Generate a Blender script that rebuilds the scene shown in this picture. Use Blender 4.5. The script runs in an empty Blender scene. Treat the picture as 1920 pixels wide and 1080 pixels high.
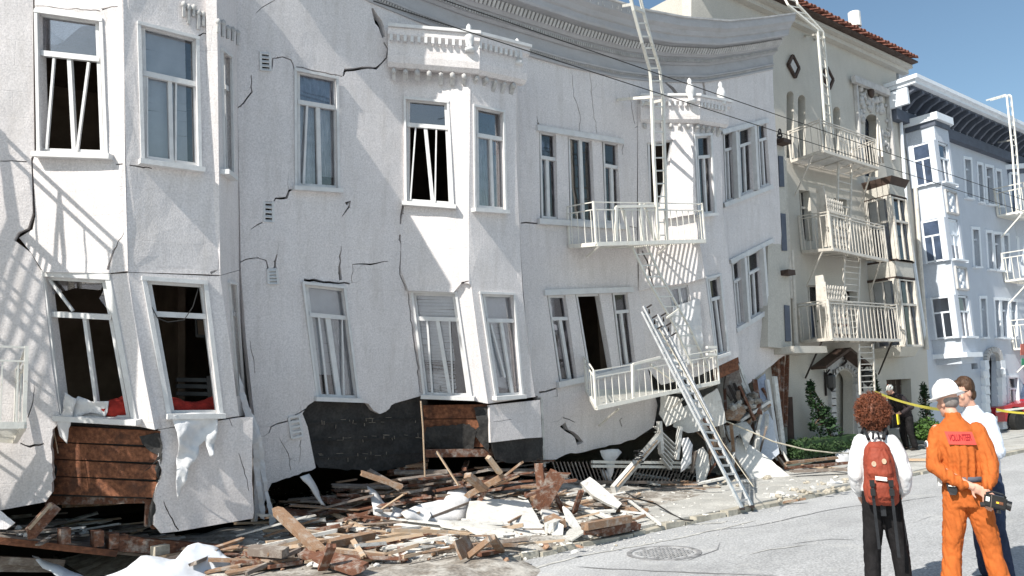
import bpy, bmesh, math, random
from mathutils import Vector, Matrix, noise
from mathutils.geometry import delaunay_2d_cdt
random.seed(7)
R = math.radians
SC = bpy.context.scene
COL = SC.collection

# ------------------------------------------------------------------ camera, world, sun, exposure
FPX = 1500.0
PSI, PITCH, ROLL = R(51.0), R(7.93), R(3.0)
CAM = Vector((0, -10.9, 1.85))
_h = Vector((math.cos(PSI), math.sin(PSI), 0)); _z = Vector((0, 0, 1))
CF = _h * math.cos(PITCH) + _z * math.sin(PITCH)
_r0 = Vector((math.sin(PSI), -math.cos(PSI), 0)); _u0 = _r0.cross(CF)
CR = _r0 * math.cos(ROLL) - _u0 * math.sin(ROLL)
CU = _u0 * math.cos(ROLL) + _r0 * math.sin(ROLL)
cd = bpy.data.cameras.new('camera'); cam = bpy.data.objects.new('camera', cd); COL.objects.link(cam)
cd.sensor_width = 36; cd.lens = 36 * FPX / 1920; cd.clip_start = .1; cd.clip_end = 3000
cam.matrix_world = Matrix(((CR.x, CU.x, -CF.x, CAM.x), (CR.y, CU.y, -CF.y, CAM.y), (CR.z, CU.z, -CF.z, CAM.z), (0, 0, 0, 1)))
SC.camera = cam

SUN = Vector((-1.0, -.20, .95)).normalized()
w = bpy.data.worlds.new('World'); SC.world = w; w.use_nodes = True
nt = w.node_tree; bg = nt.nodes['Background']
sky = nt.nodes.new('ShaderNodeTexSky'); sky.sky_type = 'NISHITA'; sky.sun_disc = False
sky.sun_elevation = math.asin(SUN.z); sky.sun_rotation = math.atan2(SUN.x, SUN.y)
sky.air_density = 1.0; sky.dust_density = 1.2; sky.ozone_density = 1.2
tint = nt.nodes.new('ShaderNodeVectorMath'); tint.operation = 'MULTIPLY'; tint.inputs[1].default_value = (.97, 1.05, 1.0)
nt.links.new(sky.outputs[0], tint.inputs[0]); nt.links.new(tint.outputs[0], bg.inputs[0]); bg.inputs[1].default_value = .108
sl = bpy.data.lights.new('sun', 'SUN'); sl.energy = 5.0; sl.angle = R(.53); sl.color = (1, .95, .87)
so = bpy.data.objects.new('sun', sl); COL.objects.link(so)
so.rotation_euler = SUN.to_track_quat('Z', 'Y').to_euler()
so.location = (0, 0, 30)
SC.view_settings.view_transform = 'Standard'; SC.view_settings.look = 'None'
SC.view_settings.exposure = .44; SC.view_settings.gamma = 1
SC.view_settings.use_curve_mapping = False

# ------------------------------------------------------------------ picture ray helpers: a direction seen from the street corner meets a real plane
def ray(px, py): return CF * FPX + CR * (px - 960) - CU * (py - 540)
def hit(px, py, pl, off=0.0):
    p, n = pl; d = ray(px, py)
    return CAM + d * (((p - CAM).dot(n) + off) / d.dot(n))
LEAN = R(5)
WALL = (Vector((0, 0, 0)), Vector((0, -math.cos(LEAN), -math.sin(LEAN))))
VERT = (Vector((0, 0, 0)), Vector((0, -1, 0)))
def wp(px, py, d=0): return hit(px, py, WALL, d)
def vp(px, py, d=0): return hit(px, py, VERT, d)
def yp(px, py, Y): return hit(px, py, (Vector((0, Y, 0)), Vector((0, -1, 0))))
def gp(px, py, z=0): return hit(px, py, (Vector((0, 0, z)), Vector((0, 0, 1))))
def pl3(a, b, c):
    n = (b - a).cross(c - a).normalized()
    if n.dot(CAM - a) < 0: n = -n
    return (a, n)

# ------------------------------------------------------------------ materials
def mat(name, col, rough=.8, var=.12, scale=6, bump=.0, bscale=60, metal=0, spec=.3, fine=0.0, finescale=250, col2=None, streak=None):
    m = bpy.data.materials.new(name); m.use_nodes = True; t = m.node_tree; N = t.nodes; L = t.links
    b = N['Principled BSDF']; b.inputs['Roughness'].default_value = rough; b.inputs['Metallic'].default_value = metal
    b.inputs['Specular IOR Level'].default_value = spec
    tc = N.new('ShaderNodeTexCoord'); mp = N.new('ShaderNodeMapping'); L.new(tc.outputs['Object'], mp.inputs[0])
    if streak: mp.inputs['Scale'].default_value = streak
    n1 = N.new('ShaderNodeTexNoise'); n1.inputs['Scale'].default_value = scale; n1.inputs['Detail'].default_value = 6; n1.inputs['Roughness'].default_value = .62
    L.new(mp.outputs[0], n1.inputs[0])
    rp = N.new('ShaderNodeValToRGB'); rp.color_ramp.elements[0].position = .3; rp.color_ramp.elements[1].position = .7
    c2 = col2 or tuple(max(0, c * (1 - var * 2)) for c in col)
    c1 = col if col2 else tuple(min(1, c * (1 + var)) for c in col)
    rp.color_ramp.elements[0].color = (*c2, 1); rp.color_ramp.elements[1].color = (*c1, 1)
    L.new(n1.outputs[0], rp.inputs[0]); out = rp.outputs[0]
    if fine:
        n2 = N.new('ShaderNodeTexNoise'); n2.inputs['Scale'].default_value = finescale; n2.inputs['Detail'].default_value = 2
        L.new(tc.outputs['Object'], n2.inputs[0])
        mr = N.new('ShaderNodeMapRange'); mr.inputs[1].default_value = .3; mr.inputs[2].default_value = .7
        mr.inputs[3].default_value = 1 - fine; mr.inputs[4].default_value = 1 + fine; L.new(n2.outputs[0], mr.inputs[0])
        mx = N.new('ShaderNodeVectorMath'); mx.operation = 'SCALE'; L.new(out, mx.inputs[0]); L.new(mr.outputs[0], mx.inputs['Scale']); out = mx.outputs[0]
    L.new(out, b.inputs['Base Color'])
    if bump:
        n3 = N.new('ShaderNodeTexNoise'); n3.inputs['Scale'].default_value = bscale; n3.inputs['Detail'].default_value = 4
        L.new(mp.outputs[0] if streak else tc.outputs['Object'], n3.inputs[0])
        bp = N.new('ShaderNodeBump'); bp.inputs['Strength'].default_value = bump; bp.inputs['Distance'].default_value = .02
        L.new(n3.outputs[0], bp.inputs['Height']); L.new(bp.outputs[0], b.inputs['Normal'])
    return m

def stucco(name, col, grime=.10, bumps=.35, block=True):
    m = mat(name, col, .88, .035, 1.2, 0, fine=.13, finescale=48, spec=.15)
    t = m.node_tree; N = t.nodes; L = t.links; b = N['Principled BSDF']
    tc = N['Texture Coordinate']
    src = b.inputs['Base Color'].links[0].from_socket
    # run-down stains and dirty blotches
    mp = N.new('ShaderNodeMapping'); mp.inputs['Scale'].default_value = (4.5, 4.5, .5); L.new(tc.outputs['Object'], mp.inputs[0])
    n = N.new('ShaderNodeTexNoise'); n.inputs['Scale'].default_value = 1.6; n.inputs['Detail'].default_value = 8; n.inputs['Roughness'].default_value = .7
    L.new(mp.outputs[0], n.inputs[0])
    mr = N.new('ShaderNodeMapRange'); mr.inputs[1].default_value = .48; mr.inputs[2].default_value = .78; mr.inputs[3].default_value = 0; mr.inputs[4].default_value = grime * 3
    L.new(n.outputs[0], mr.inputs[0])
    mx = N.new('ShaderNodeMixRGB'); mx.inputs[2].default_value = (col[0] * .68, col[1] * .66, col[2] * .62, 1)
    L.new(mr.outputs[0], mx.inputs[0]); L.new(src, mx.inputs[1]); L.new(mx.outputs[0], b.inputs['Base Color'])
    n3 = N.new('ShaderNodeTexNoise'); n3.inputs['Scale'].default_value = 75; n3.inputs['Detail'].default_value = 5; L.new(tc.outputs['Object'], n3.inputs[0])
    bp = N.new('ShaderNodeBump'); bp.inputs['Strength'].default_value = bumps; bp.inputs['Distance'].default_value = .02; L.new(n3.outputs[0], bp.inputs['Height'])
    last = bp
    n4 = N.new('ShaderNodeTexNoise'); n4.inputs['Scale'].default_value = 1.7; n4.inputs['Detail'].default_value = 3; L.new(tc.outputs['Object'], n4.inputs[0])
    bp2 = N.new('ShaderNodeBump'); bp2.inputs['Strength'].default_value = .14; bp2.inputs['Distance'].default_value = .05
    L.new(n4.outputs[0], bp2.inputs['Height']); L.new(last.outputs[0], bp2.inputs['Normal']); last = bp2
    if block:   # scored block courses in the render, very shallow
        sx = N.new('ShaderNodeSeparateXYZ'); L.new(tc.outputs['Object'], sx.inputs[0])
        cx = N.new('ShaderNodeCombineXYZ'); L.new(sx.outputs[0], cx.inputs[0]); L.new(sx.outputs[2], cx.inputs[1])
        br = N.new('ShaderNodeTexBrick'); br.inputs['Scale'].default_value = 1; br.inputs['Mortar Size'].default_value = .005
        br.inputs['Brick Width'].default_value = .78; br.inputs['Row Height'].default_value = .30; br.inputs['Mortar Smooth'].default_value = .3
        L.new(cx.outputs[0], br.inputs[0])
        bp3 = N.new('ShaderNodeBump'); bp3.invert = True; bp3.inputs['Strength'].default_value = .45; bp3.inputs['Distance'].default_value = .01
        L.new(br.outputs['Fac'], bp3.inputs['Height']); L.new(last.outputs[0], bp3.inputs['Normal']); last = bp3
    L.new(last.outputs[0], b.inputs['Normal'])
    return m

M = {}
M['stucco'] = stucco('white_stucco', (.70, .665, .66), .17, .26)
M['stucco2'] = stucco('cream_stucco', (.535, .51, .46), .07, .5, False)
M['stucco3'] = stucco('pale_blue_stucco', (.53, .57, .635), .07, .3, False)
M['cast'] = mat('cast_ornament', (.50, .49, .48), .85, .12, 5, .3, 30)
M['cornice'] = mat('cornice_paint', (.42, .42, .435), .8, .06, 2, .12, 40, fine=.04, finescale=60, streak=(1, 1, 3))
M['trim'] = mat('white_trim_paint', (.66, .66, .66), .55, .07, 8, .15, 50, fine=.04, finescale=90)
M['iron'] = mat('white_painted_iron', (.74, .72, .66), .5, .08, 9, .1, 40)
M['iron2'] = mat('cream_painted_iron', (.60, .565, .51), .55, .1, 9)
M['blackiron'] = mat('black_iron', (.03, .022, .02), .6, .2, 9)
M['alu'] = mat('aluminium', (.55, .56, .57), .38, .1, 12, .05, 60, metal=.7)
M['wood'] = mat('raw_lumber', (.36, .235, .15), .85, .2, 5, .3, 30, streak=(2, 9, 9), col2=(.17, .10, .065), fine=.2, finescale=30)
M['redwood'] = mat('old_redwood', (.21, .095, .055), .85, .2, 5, .3, 30, streak=(2, 9, 9), col2=(.09, .04, .028), fine=.25, finescale=30)
M['sheath'] = mat('redwood_sheathing', (.29, .12, .062), .85, .2, 2.6, .6, 25, streak=(1, 6, 6), col2=(.10, .04, .024), fine=.3, finescale=22)
M['palewood'] = mat('pale_lath', (.55, .42, .30), .85, .2, 5, .3, 30, streak=(2, 14, 14), col2=(.34, .24, .16))
M['greywood'] = mat('dusty_grey_lumber', (.26, .22, .19), .9, .2, 5, .3, 30, streak=(2, 14, 14), col2=(.13, .10, .085))
M['whitewood'] = mat('white_painted_lumber', (.66, .65, .62), .7, .15, 6, .2, 30)
M['plaster'] = mat('broken_plaster', (.70, .69, .66), .9, .10, 3, .4, 18, fine=.08, finescale=60)
M['tar'] = mat('black_tar_paper', (.030, .029, .029), .75, .3, 3, .6, 14, fine=.3, finescale=30, spec=.4)
M['staple'] = mat('exposed_lath_splinter', (.22, .19, .155), .8)
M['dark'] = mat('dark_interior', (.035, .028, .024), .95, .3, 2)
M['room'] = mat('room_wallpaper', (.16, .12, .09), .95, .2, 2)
M['blind'] = mat('blind_slats', (.74, .76, .78), .6, .06, 5)
M['sheer'] = mat('sheer_curtain', (.78, .78, .80), .9, .15, 6)
M['bluecurtain'] = mat('blue_curtain', (.34, .39, .50), .9, .2, 6)
M['redcloth'] = mat('red_bedding', (.42, .035, .025), .9, .25, 7, .5, 20)
M['sheet'] = mat('bed_sheet', (.68, .68, .69), .9, .10, 4, .3, 12)
M['tarp'] = mat('white_tarp', (.66, .69, .74), .8, .06, 4, .5, 5)
M['asphalt'] = mat('asphalt', (.41, .415, .42), .92, .13, .7, .5, 90, fine=.30, finescale=42, streak=(.25, 1.0, 1))
M['walk'] = mat('sidewalk_concrete', (.46, .455, .43), .9, .16, 1.1, .4, 60, fine=.2, finescale=45)
M['kerb'] = mat('kerb_concrete', (.47, .44, .37), .9, .2, 4, .4, 30, fine=.15)
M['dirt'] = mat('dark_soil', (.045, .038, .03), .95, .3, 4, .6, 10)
M['rubble'] = mat('plaster_rubble', (.36, .34, .31), .95, .25, 4, .8, 14, fine=.3, finescale=25, col2=(.16, .135, .11))
M['stone'] = mat('pale_rubble_stone', (.46, .42, .35), .9, .25, 8, .4, 20)
M['brick'] = mat('orange_brick', (.40, .25, .17), .9, .2, 8, .4, 20)
M['tile'] = mat('clay_roof_tile', (.24, .10, .072), .85, .3, 5, .2, 30)
M['brown'] = mat('dark_brown_paint', (.075, .05, .04), .7, .2, 4)
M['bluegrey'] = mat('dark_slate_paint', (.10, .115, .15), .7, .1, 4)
M['white'] = mat('clean_white_paint', (.74, .78, .83), .5, .04, 5)
M['leafdark'] = mat('dark_cypress_leaf', (.025, .06, .02), .7, .4, 9)
M['leaf'] = mat('bright_shrub_leaf', (.06, .12, .025), .6, .35, 9)
M['hedge'] = mat('hedge_leaf', (.035, .07, .022), .7, .35, 9)
M['bark'] = mat('bark', (.09, .06, .04), .9)
M['skin'] = mat('skin', (.60, .34, .25), .55, .08, 12, spec=.4)
M['hair'] = mat('auburn_hair', (.20, .06, .025), .55, .4, 20, spec=.5)
M['brownhair'] = mat('brown_hair', (.075, .04, .022), .5, .3, 40, .5, 90, streak=(1, 1, .2))
M['greyhair'] = mat('grey_hair', (.22, .20, .19), .6, .2, 30)
M['blouse'] = mat('white_blouse', (.66, .66, .67), .85, .03, 5, .35, 9)
M['shirt'] = mat('pale_blue_shirt', (.62, .68, .78), .85, .04, 5, .35, 9)
M['trouser'] = mat('black_trousers', (.012, .011, .012), .8, .3, 5, .5, 8, spec=.2)
M['jeans'] = mat('blue_jeans', (.028, .042, .085), .85, .25, 7, .4, 12)
M['jacket'] = mat('dark_jacket', (.03, .022, .026), .7, .3, 6, .4, 10)
M['orange'] = mat('orange_coverall', (.46, .115, .022), .85, .10, 7, .5, 11, fine=.05)
M['patch'] = mat('red_back_patch', (.58, .075, .06), .85, .08, 8)
M['lettering'] = mat('dark_red_lettering', (.30, .012, .02), .85)
M['hat'] = mat('hard_hat_plastic', (.80, .80, .80), .25, .02, 5, spec=.5)
M['pack'] = mat('rust_backpack_nylon', (.27, .052, .028), .7, .15, 8, .5, 14, fine=.08)
M['strap'] = mat('black_webbing', (.022, .024, .028), .6, .2, 20)
M['black'] = mat('black_plastic', (.014, .014, .015), .35, .2, 9, spec=.5)
M['lens'] = mat('lens_glass', (.01, .01, .015), .08, .1, 9, spec=.8)
M['paper'] = mat('paper', (.78, .78, .74), .8, .03, 8)
M['yellow'] = mat('yellow_plastic', (.78, .62, .04), .45, .06, 8)
M['redpaint'] = mat('red_car_paint', (.38, .012, .02), .25, .05, 3, spec=.6)
M['rubber'] = mat('tyre_rubber', (.018, .018, .018), .8, .2, 9)
M['chrome'] = mat('chrome', (.6, .6, .6), .2, .1, 9, metal=1)
M['steel'] = mat('manhole_iron', (.27, .27, .275), .6, .3, 9, .4, 60)
M['flue'] = mat('white_flue', (.74, .73, .70), .5, .08, 6)
M['rope'] = mat('rope', (.55, .50, .40), .9, .2, 9)
M['wire'] = mat('utility_wire', (.03, .03, .03), .7)
M['sign'] = mat('red_sign', (.5, .12, .08), .5); M['green'] = mat('green_sign', (.02, .25, .12), .5)
M['sole'] = mat('shoe_leather', (.02, .015, .012), .5)

def dusty(m, amt=.75, col=(.40, .375, .34), lo=.50, hi=.66, sc=7):
    t = m.node_tree; N = t.nodes; L = t.links; b = N['Principled BSDF']; src = b.inputs['Base Color'].links[0].from_socket
    gi = N.new('ShaderNodeNewGeometry'); n = N.new('ShaderNodeTexNoise'); n.inputs['Scale'].default_value = sc; n.inputs['Detail'].default_value = 7; n.inputs['Roughness'].default_value = .7
    L.new(gi.outputs['Position'], n.inputs[0]); mr = N.new('ShaderNodeMapRange'); mr.inputs[1].default_value = lo; mr.inputs[2].default_value = hi; mr.inputs[4].default_value = amt
    L.new(n.outputs[0], mr.inputs[0]); mx = N.new('ShaderNodeMixRGB'); mx.inputs[2].default_value = (*col, 1); L.new(mr.outputs[0], mx.inputs[0]); L.new(src, mx.inputs[1]); L.new(mx.outputs[0], b.inputs['Base Color'])
for k_ in ('wood', 'redwood', 'palewood', 'greywood'): dusty(M[k_])
dusty(M['iron'], .45, (.36, .27, .19), .58, .68, 9); dusty(M['iron2'], .5, (.30, .22, .15), .56, .68, 7); dusty(M['cornice'], .35, (.30, .28, .26), .52, .7, 4)
dusty(M['sheath'], .55, (.05, .03, .025), .52, .62, 5); dusty(M['whitewood'], .6, (.30, .26, .22), .52, .64, 9); dusty(M['plaster'], .55, (.36, .33, .29), .50, .68, 6); dusty(M['kerb'], .6, (.25, .23, .2), .5, .7, 5)
dusty(M['asphalt'], .45, (.24, .24, .245), .52, .72, .8); dusty(M['asphalt'], .55, (.55, .545, .52), .56, .74, 1.9); dusty(M['walk'], .6, (.30, .29, .27), .5, .7, 1.5); dusty(M['tar'], .35, (.10, .09, .08), .5, .7, 4)
dusty(M['tarp'], .35, (.42, .42, .43), .52, .7, 3); dusty(M['trim'], .35, (.42, .40, .37), .55, .72, 4); dusty(M['rubble'], .7, (.55, .53, .49), .48, .6, 3)
def glassmat(name, refl=.07, tint=(.93, .94, .95)):
    m = bpy.data.materials.new(name); m.use_nodes = True; t = m.node_tree; N = t.nodes; L = t.links; N.clear()
    o = N.new('ShaderNodeOutputMaterial'); mx = N.new('ShaderNodeMixShader'); tr = N.new('ShaderNodeBsdfTransparent'); gl = N.new('ShaderNodeBsdfGlossy')
    fr = N.new('ShaderNodeFresnel'); fr.inputs[0].default_value = 1.5
    ad = N.new('ShaderNodeMath'); ad.operation = 'ADD'; ad.inputs[1].default_value = refl; L.new(fr.outputs[0], ad.inputs[0])
    tr.inputs[0].default_value = (*tint, 1); gl.inputs[0].default_value = (.85, .83, .86, 1); gl.inputs['Roughness'].default_value = .03
    tc = N.new('ShaderNodeTexCoord'); n = N.new('ShaderNodeTexNoise'); n.inputs['Scale'].default_value = 1.3; L.new(tc.outputs['Object'], n.inputs[0])
    bp = N.new('ShaderNodeBump'); bp.inputs['Strength'].default_value = .25; bp.inputs['Distance'].default_value = .02; L.new(n.outputs[0], bp.inputs['Height']); L.new(bp.outputs[0], gl.inputs['Normal'])
    L.new(ad.outputs[0], mx.inputs[0]); L.new(tr.outputs[0], mx.inputs[1]); L.new(gl.outputs[0], mx.inputs[2]); L.new(mx.outputs[0], o.inputs[0])
    return m
M['glass'] = glassmat('window_glass'); M['glassdark'] = glassmat('dark_window_glass', .10, (.7, .7, .72))
M['glassblue'] = mat('blue_reflecting_glass', (.06, .085, .14), .12, .3, 2, spec=.9)

# ------------------------------------------------------------------ object helpers
def worldm(o):
    return o.matrix_basis if o.parent is None else worldm(o.parent) @ o.matrix_parent_inverse @ o.matrix_basis
def link(name, me, parent=None, **props):
    o = bpy.data.objects.new(name, me); COL.objects.link(o)
    if parent is not None:
        o.parent = parent
        o.matrix_parent_inverse = worldm(parent).inverted()
    for k, v in props.items(): o[k] = v
    return o
def tag(o, label=None, cat=None, group=None, kind=None):
    if label: o['label'] = label
    if cat: o['category'] = cat
    if group: o['group'] = group
    if kind: o['kind'] = kind
    return o
def root(name, loc, label, cat, group=None):
    o = bpy.data.objects.new(name, None); COL.objects.link(o); o.location = loc; o.empty_display_size = .2
    o.matrix_basis = Matrix.Translation(loc)
    return tag(o, label, cat, group)

class MB:
    def __init__(s): s.v = []; s.f = []
    def add(s, vs, fs):
        n = len(s.v); s.v += [Vector(v) for v in vs]; s.f += [tuple(i + n for i in f) for f in fs]; return s
    def bar(s, p, q, w=.04, h=None, up=None):
        p = Vector(p); q = Vector(q); d = q - p
        if d.length < 1e-6: return s
        h = w if h is None else h
        d.normalize(); up = Vector(up) if up is not None else Vector((0, 0, 1))
        if abs(d.dot(up)) > .98: up = Vector((0, 1, 0))
        a = d.cross(up).normalized() * (w / 2); b = a.cross(d).normalized() * (h / 2)
        vs = [p - a - b, p + a - b, p + a + b, p - a + b, q - a - b, q + a - b, q + a + b, q - a + b]
        return s.add(vs, [(0, 1, 2, 3), (7, 6, 5, 4), (0, 4, 5, 1), (1, 5, 6, 2), (2, 6, 7, 3), (3, 7, 4, 0)])
    def box(s, c, sz, rz=0):
        c = Vector(c); x, y, z = (t / 2 for t in sz); m = Matrix.Rotation(rz, 3, 'Z')
        vs = [c + m @ Vector((i * x, j * y, k * z)) for k in (-1, 1) for i, j in ((-1, -1), (1, -1), (1, 1), (-1, 1))]
        return s.add(vs, [(3, 2, 1, 0), (4, 5, 6, 7), (0, 1, 5, 4), (1, 2, 6, 5), (2, 3, 7, 6), (3, 0, 4, 7)])
    def tube(s, pts, r, n=6):
        pts = [Vector(p) for p in pts]; rs = r if isinstance(r, (list, tuple)) else [r] * len(pts)
        rings = []; prev = None
        for i, p in enumerate(pts):
            d = (pts[min(i + 1, len(pts) - 1)] - pts[max(i - 1, 0)]).normalized()
            if prev is None: a = d.orthogonal().normalized()
            else:
                a = prev - d * prev.dot(d)
                a = a.normalized() if a.length > 1e-5 else d.orthogonal().normalized()
            prev = a; b = d.cross(a)
            rings.append([p + (a * math.cos(2 * math.pi * k / n) + b * math.sin(2 * math.pi * k / n)) * rs[i] for k in range(n)])
        vs = [v for g in rings for v in g]; fs = []
        for i in range(len(pts) - 1):
            for k in range(n): fs.append((i * n + k, i * n + (k + 1) % n, (i + 1) * n + (k + 1) % n, (i + 1) * n + k))
        fs.append(tuple(range(n - 1, -1, -1))); fs.append(tuple((len(pts) - 1) * n + k for k in range(n)))
        return s.add(vs, fs)
    def lathe(s, prof, c, n=16, ax=None):
        c = Vector(c); vs = []; fs = []
        m = ax.to_track_quat('Z', 'Y').to_matrix() if ax is not None else Matrix.Identity(3)
        for r, z in prof:
            for k in range(n): vs.append(c + m @ Vector((r * math.cos(2 * math.pi * k / n), r * math.sin(2 * math.pi * k / n), z)))
        for i in range(len(prof) - 1):
            for k in range(n): fs.append((i * n + k, i * n + (k + 1) % n, (i + 1) * n + (k + 1) % n, (i + 1) * n + k))
        fs.append(tuple(range(n - 1, -1, -1))); fs.append(tuple((len(prof) - 1) * n + k for k in range(n)))
        return s.add(vs, fs)
    def ball(s, c, r, sub=2, sx=(1, 1, 1), rot=None):
        bm = bmesh.new(); bmesh.ops.create_icosphere(bm, subdivisions=sub, radius=1)
        rr = rot or Matrix.Identity(3)
        vs = [Vector(c) + rr @ Vector((v.co.x * r * sx[0], v.co.y * r * sx[1], v.co.z * r * sx[2])) for v in bm.verts]
        fs = [tuple(v.index for v in f.verts) for f in bm.faces]; bm.free(); return s.add(vs, fs)
    def prism(s, pts, n, th):
        """polygon (3-D, planar) extruded backwards along n by th"""
        n = Vector(n).normalized(); k = len(pts); f = [Vector(p) for p in pts]; b = [p - n * th for p in f]
        return s.add(f + b, [tuple(range(k)), tuple(range(2 * k - 1, k - 1, -1))] + [(i, i + k, (i + 1) % k + k, (i + 1) % k) for i in range(k)])
    def mesh(s, name, mt, smooth=False, fix=True):
        me = bpy.data.meshes.new(name); me.from_pydata(s.v, [], s.f)
        if fix:
            bm = bmesh.new(); bm.from_mesh(me); bmesh.ops.recalc_face_normals(bm, faces=bm.faces); bm.to_mesh(me); bm.free()
        me.materials.append(mt)
        if smooth: me.shade_smooth()
        return me
    def obj(s, name, mt, parent=None, smooth=False, fix=True, **props):
        return link(name, s.mesh(name, mt, smooth, fix), parent, **props)

def inpoly(x, y, P):
    c = False; j = len(P) - 1
    for i in range(len(P)):
        xi, yi = P[i]; xj, yj = P[j]
        if (yi > y) != (yj > y) and x < (xj - xi) * (y - yi) / (yj - yi) + xi: c = not c
        j = i
    return c
def segdist(x, y, P):
    m = 1e9
    for i in range(len(P)):
        x1, y1 = P[i]; x2, y2 = P[(i + 1) % len(P)]; dx, dy = x2 - x1, y2 - y1; L = dx * dx + dy * dy
        t = 0 if L == 0 else max(0, min(1, ((x - x1) * dx + (y - y1) * dy) / L))
        m = min(m, (x - x1 - t * dx) ** 2 + (y - y1 - t * dy) ** 2)
    return math.sqrt(m)
def crack(pts, ws, jit=1.6):
    ws = [q * 1.35 + .2 for q in ws]
    """a gap of varying width along a broken line -> thin polygon"""
    P = []
    for i in range(len(pts) - 1):
        (x1, y1), (x2, y2) = pts[i], pts[i + 1]; L = math.hypot(x2 - x1, y2 - y1); n = max(1, int(L / 9))
        for k in range(n):
            t = k / n; j = jit if 0 < k else 0
            P.append((x1 + (x2 - x1) * t + random.uniform(-j, j), y1 + (y2 - y1) * t + random.uniform(-j, j), ws[i] + (ws[i + 1] - ws[i]) * t))
    P.append((*pts[-1], ws[-1])); Lf, Rt = [], []
    for i, (x, y, w) in enumerate(P):
        a = P[max(0, i - 1)]; b = P[min(len(P) - 1, i + 1)]; dx, dy = b[0] - a[0], b[1] - a[1]; L = math.hypot(dx, dy) or 1
        w = max(.22, w * random.uniform(.75, 1.25)) / 2
        Lf.append((x - dy / L * w, y + dx / L * w)); Rt.append((x + dy / L * w, y - dx / L * w))
    return Lf + Rt[::-1]
def jag(pts, amp=3, step=9, closed=True):
    out = []; n = len(pts)
    for i in range(n if closed else n - 1):
        (x1, y1), (x2, y2) = pts[i], pts[(i + 1) % n]; L = math.hypot(x2 - x1, y2 - y1); k = max(1, int(L / step))
        out.append((x1, y1))
        for j in range(1, k): t = j / k; out.append((x1 + (x2 - x1) * t + random.uniform(-amp, amp), y1 + (y2 - y1) * t + random.uniform(-amp, amp)))
    return out

def panel(name, outer, holes, pl, th, mt, parent, wav=.012, grid=24, off=0.0, wscale=1.1, props=None, smooth=False, disp=None):
    """sheet with openings: outline and holes in view coordinates laid on a real plane, given true thickness"""
    verts = []; edges = []
    def loop(P):
        n = len(verts); verts.extend(Vector(p) for p in P)
        edges.extend((n + i, n + (i + 1) % len(P)) for i in range(len(P)))
    loop(outer)
    for h in holes: loop(h)
    if grid:
        xs = [p[0] for p in outer]; ys = [p[1] for p in outer]
        y = min(ys) + grid * .5; r = 0
        while y < max(ys):
            x = min(xs) + grid * (.5 if r % 2 else .9)
            while x < max(xs):
                if inpoly(x, y, outer) and segdist(x, y, outer) > grid * .35 and all(not inpoly(x, y, h) and segdist(x, y, h) > grid * .3 for h in holes): verts.append(Vector((x, y)))
                x += grid
            y += grid; r += 1
    res = delaunay_2d_cdt(verts, edges, [], 0, 1e-4)
    V, Fc = res[0], res[2]; keep = []
    for f in Fc:
        x = sum(V[i][0] for i in f) / len(f); y = sum(V[i][1] for i in f) / len(f)
        if inpoly(x, y, outer) and not any(inpoly(x, y, h) for h in holes): keep.append(tuple(f))
    used = sorted({i for f in keep for i in f}); mp = {i: k for k, i in enumerate(used)}
    keep = [tuple(mp[i] for i in f) for f in keep]; n = pl[1]
    front = []
    for i in used:
        p = hit(V[i][0], V[i][1], pl, off)
        dd = wav * noise.noise(p * wscale) + wav * .4 * noise.noise(p * wscale * 3.1)
        if disp: dd += disp(p, V[i][0], V[i][1])
        front.append(p + n * dd)
    back = [p - n * th for p in front]; K = len(front)
    faces = list(keep) + [tuple(i + K for i in reversed(f)) for f in keep]
    cnt = {}
    for f in keep:
        for a, b in zip(f, f[1:] + f[:1]): cnt[(a, b)] = 1
    for (a, b) in cnt:
        if (b, a) not in cnt: faces.append((b, a, a + K, b + K))
    me = bpy.data.meshes.new(name); me.from_pydata(front + back, [], faces)
    bm = bmesh.new(); bm.from_mesh(me); bmesh.ops.recalc_face_normals(bm, faces=bm.faces); bm.to_mesh(me); bm.free()
    me.materials.append(mt)
    if smooth: me.shade_smooth()
    return link(name, me, parent, **(props or {}))

def lerp2(a, b, t): return (a[0] + (b[0] - a[0]) * t, a[1] + (b[1] - a[1]) * t)
def grow(quad, g):
    cx = sum(p[0] for p in quad) / 4; cy = sum(p[1] for p in quad) / 4
    return [(p[0] + (g if p[0] > cx else -g), p[1] + (g if p[1] > cy else -g)) for p in quad]

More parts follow.
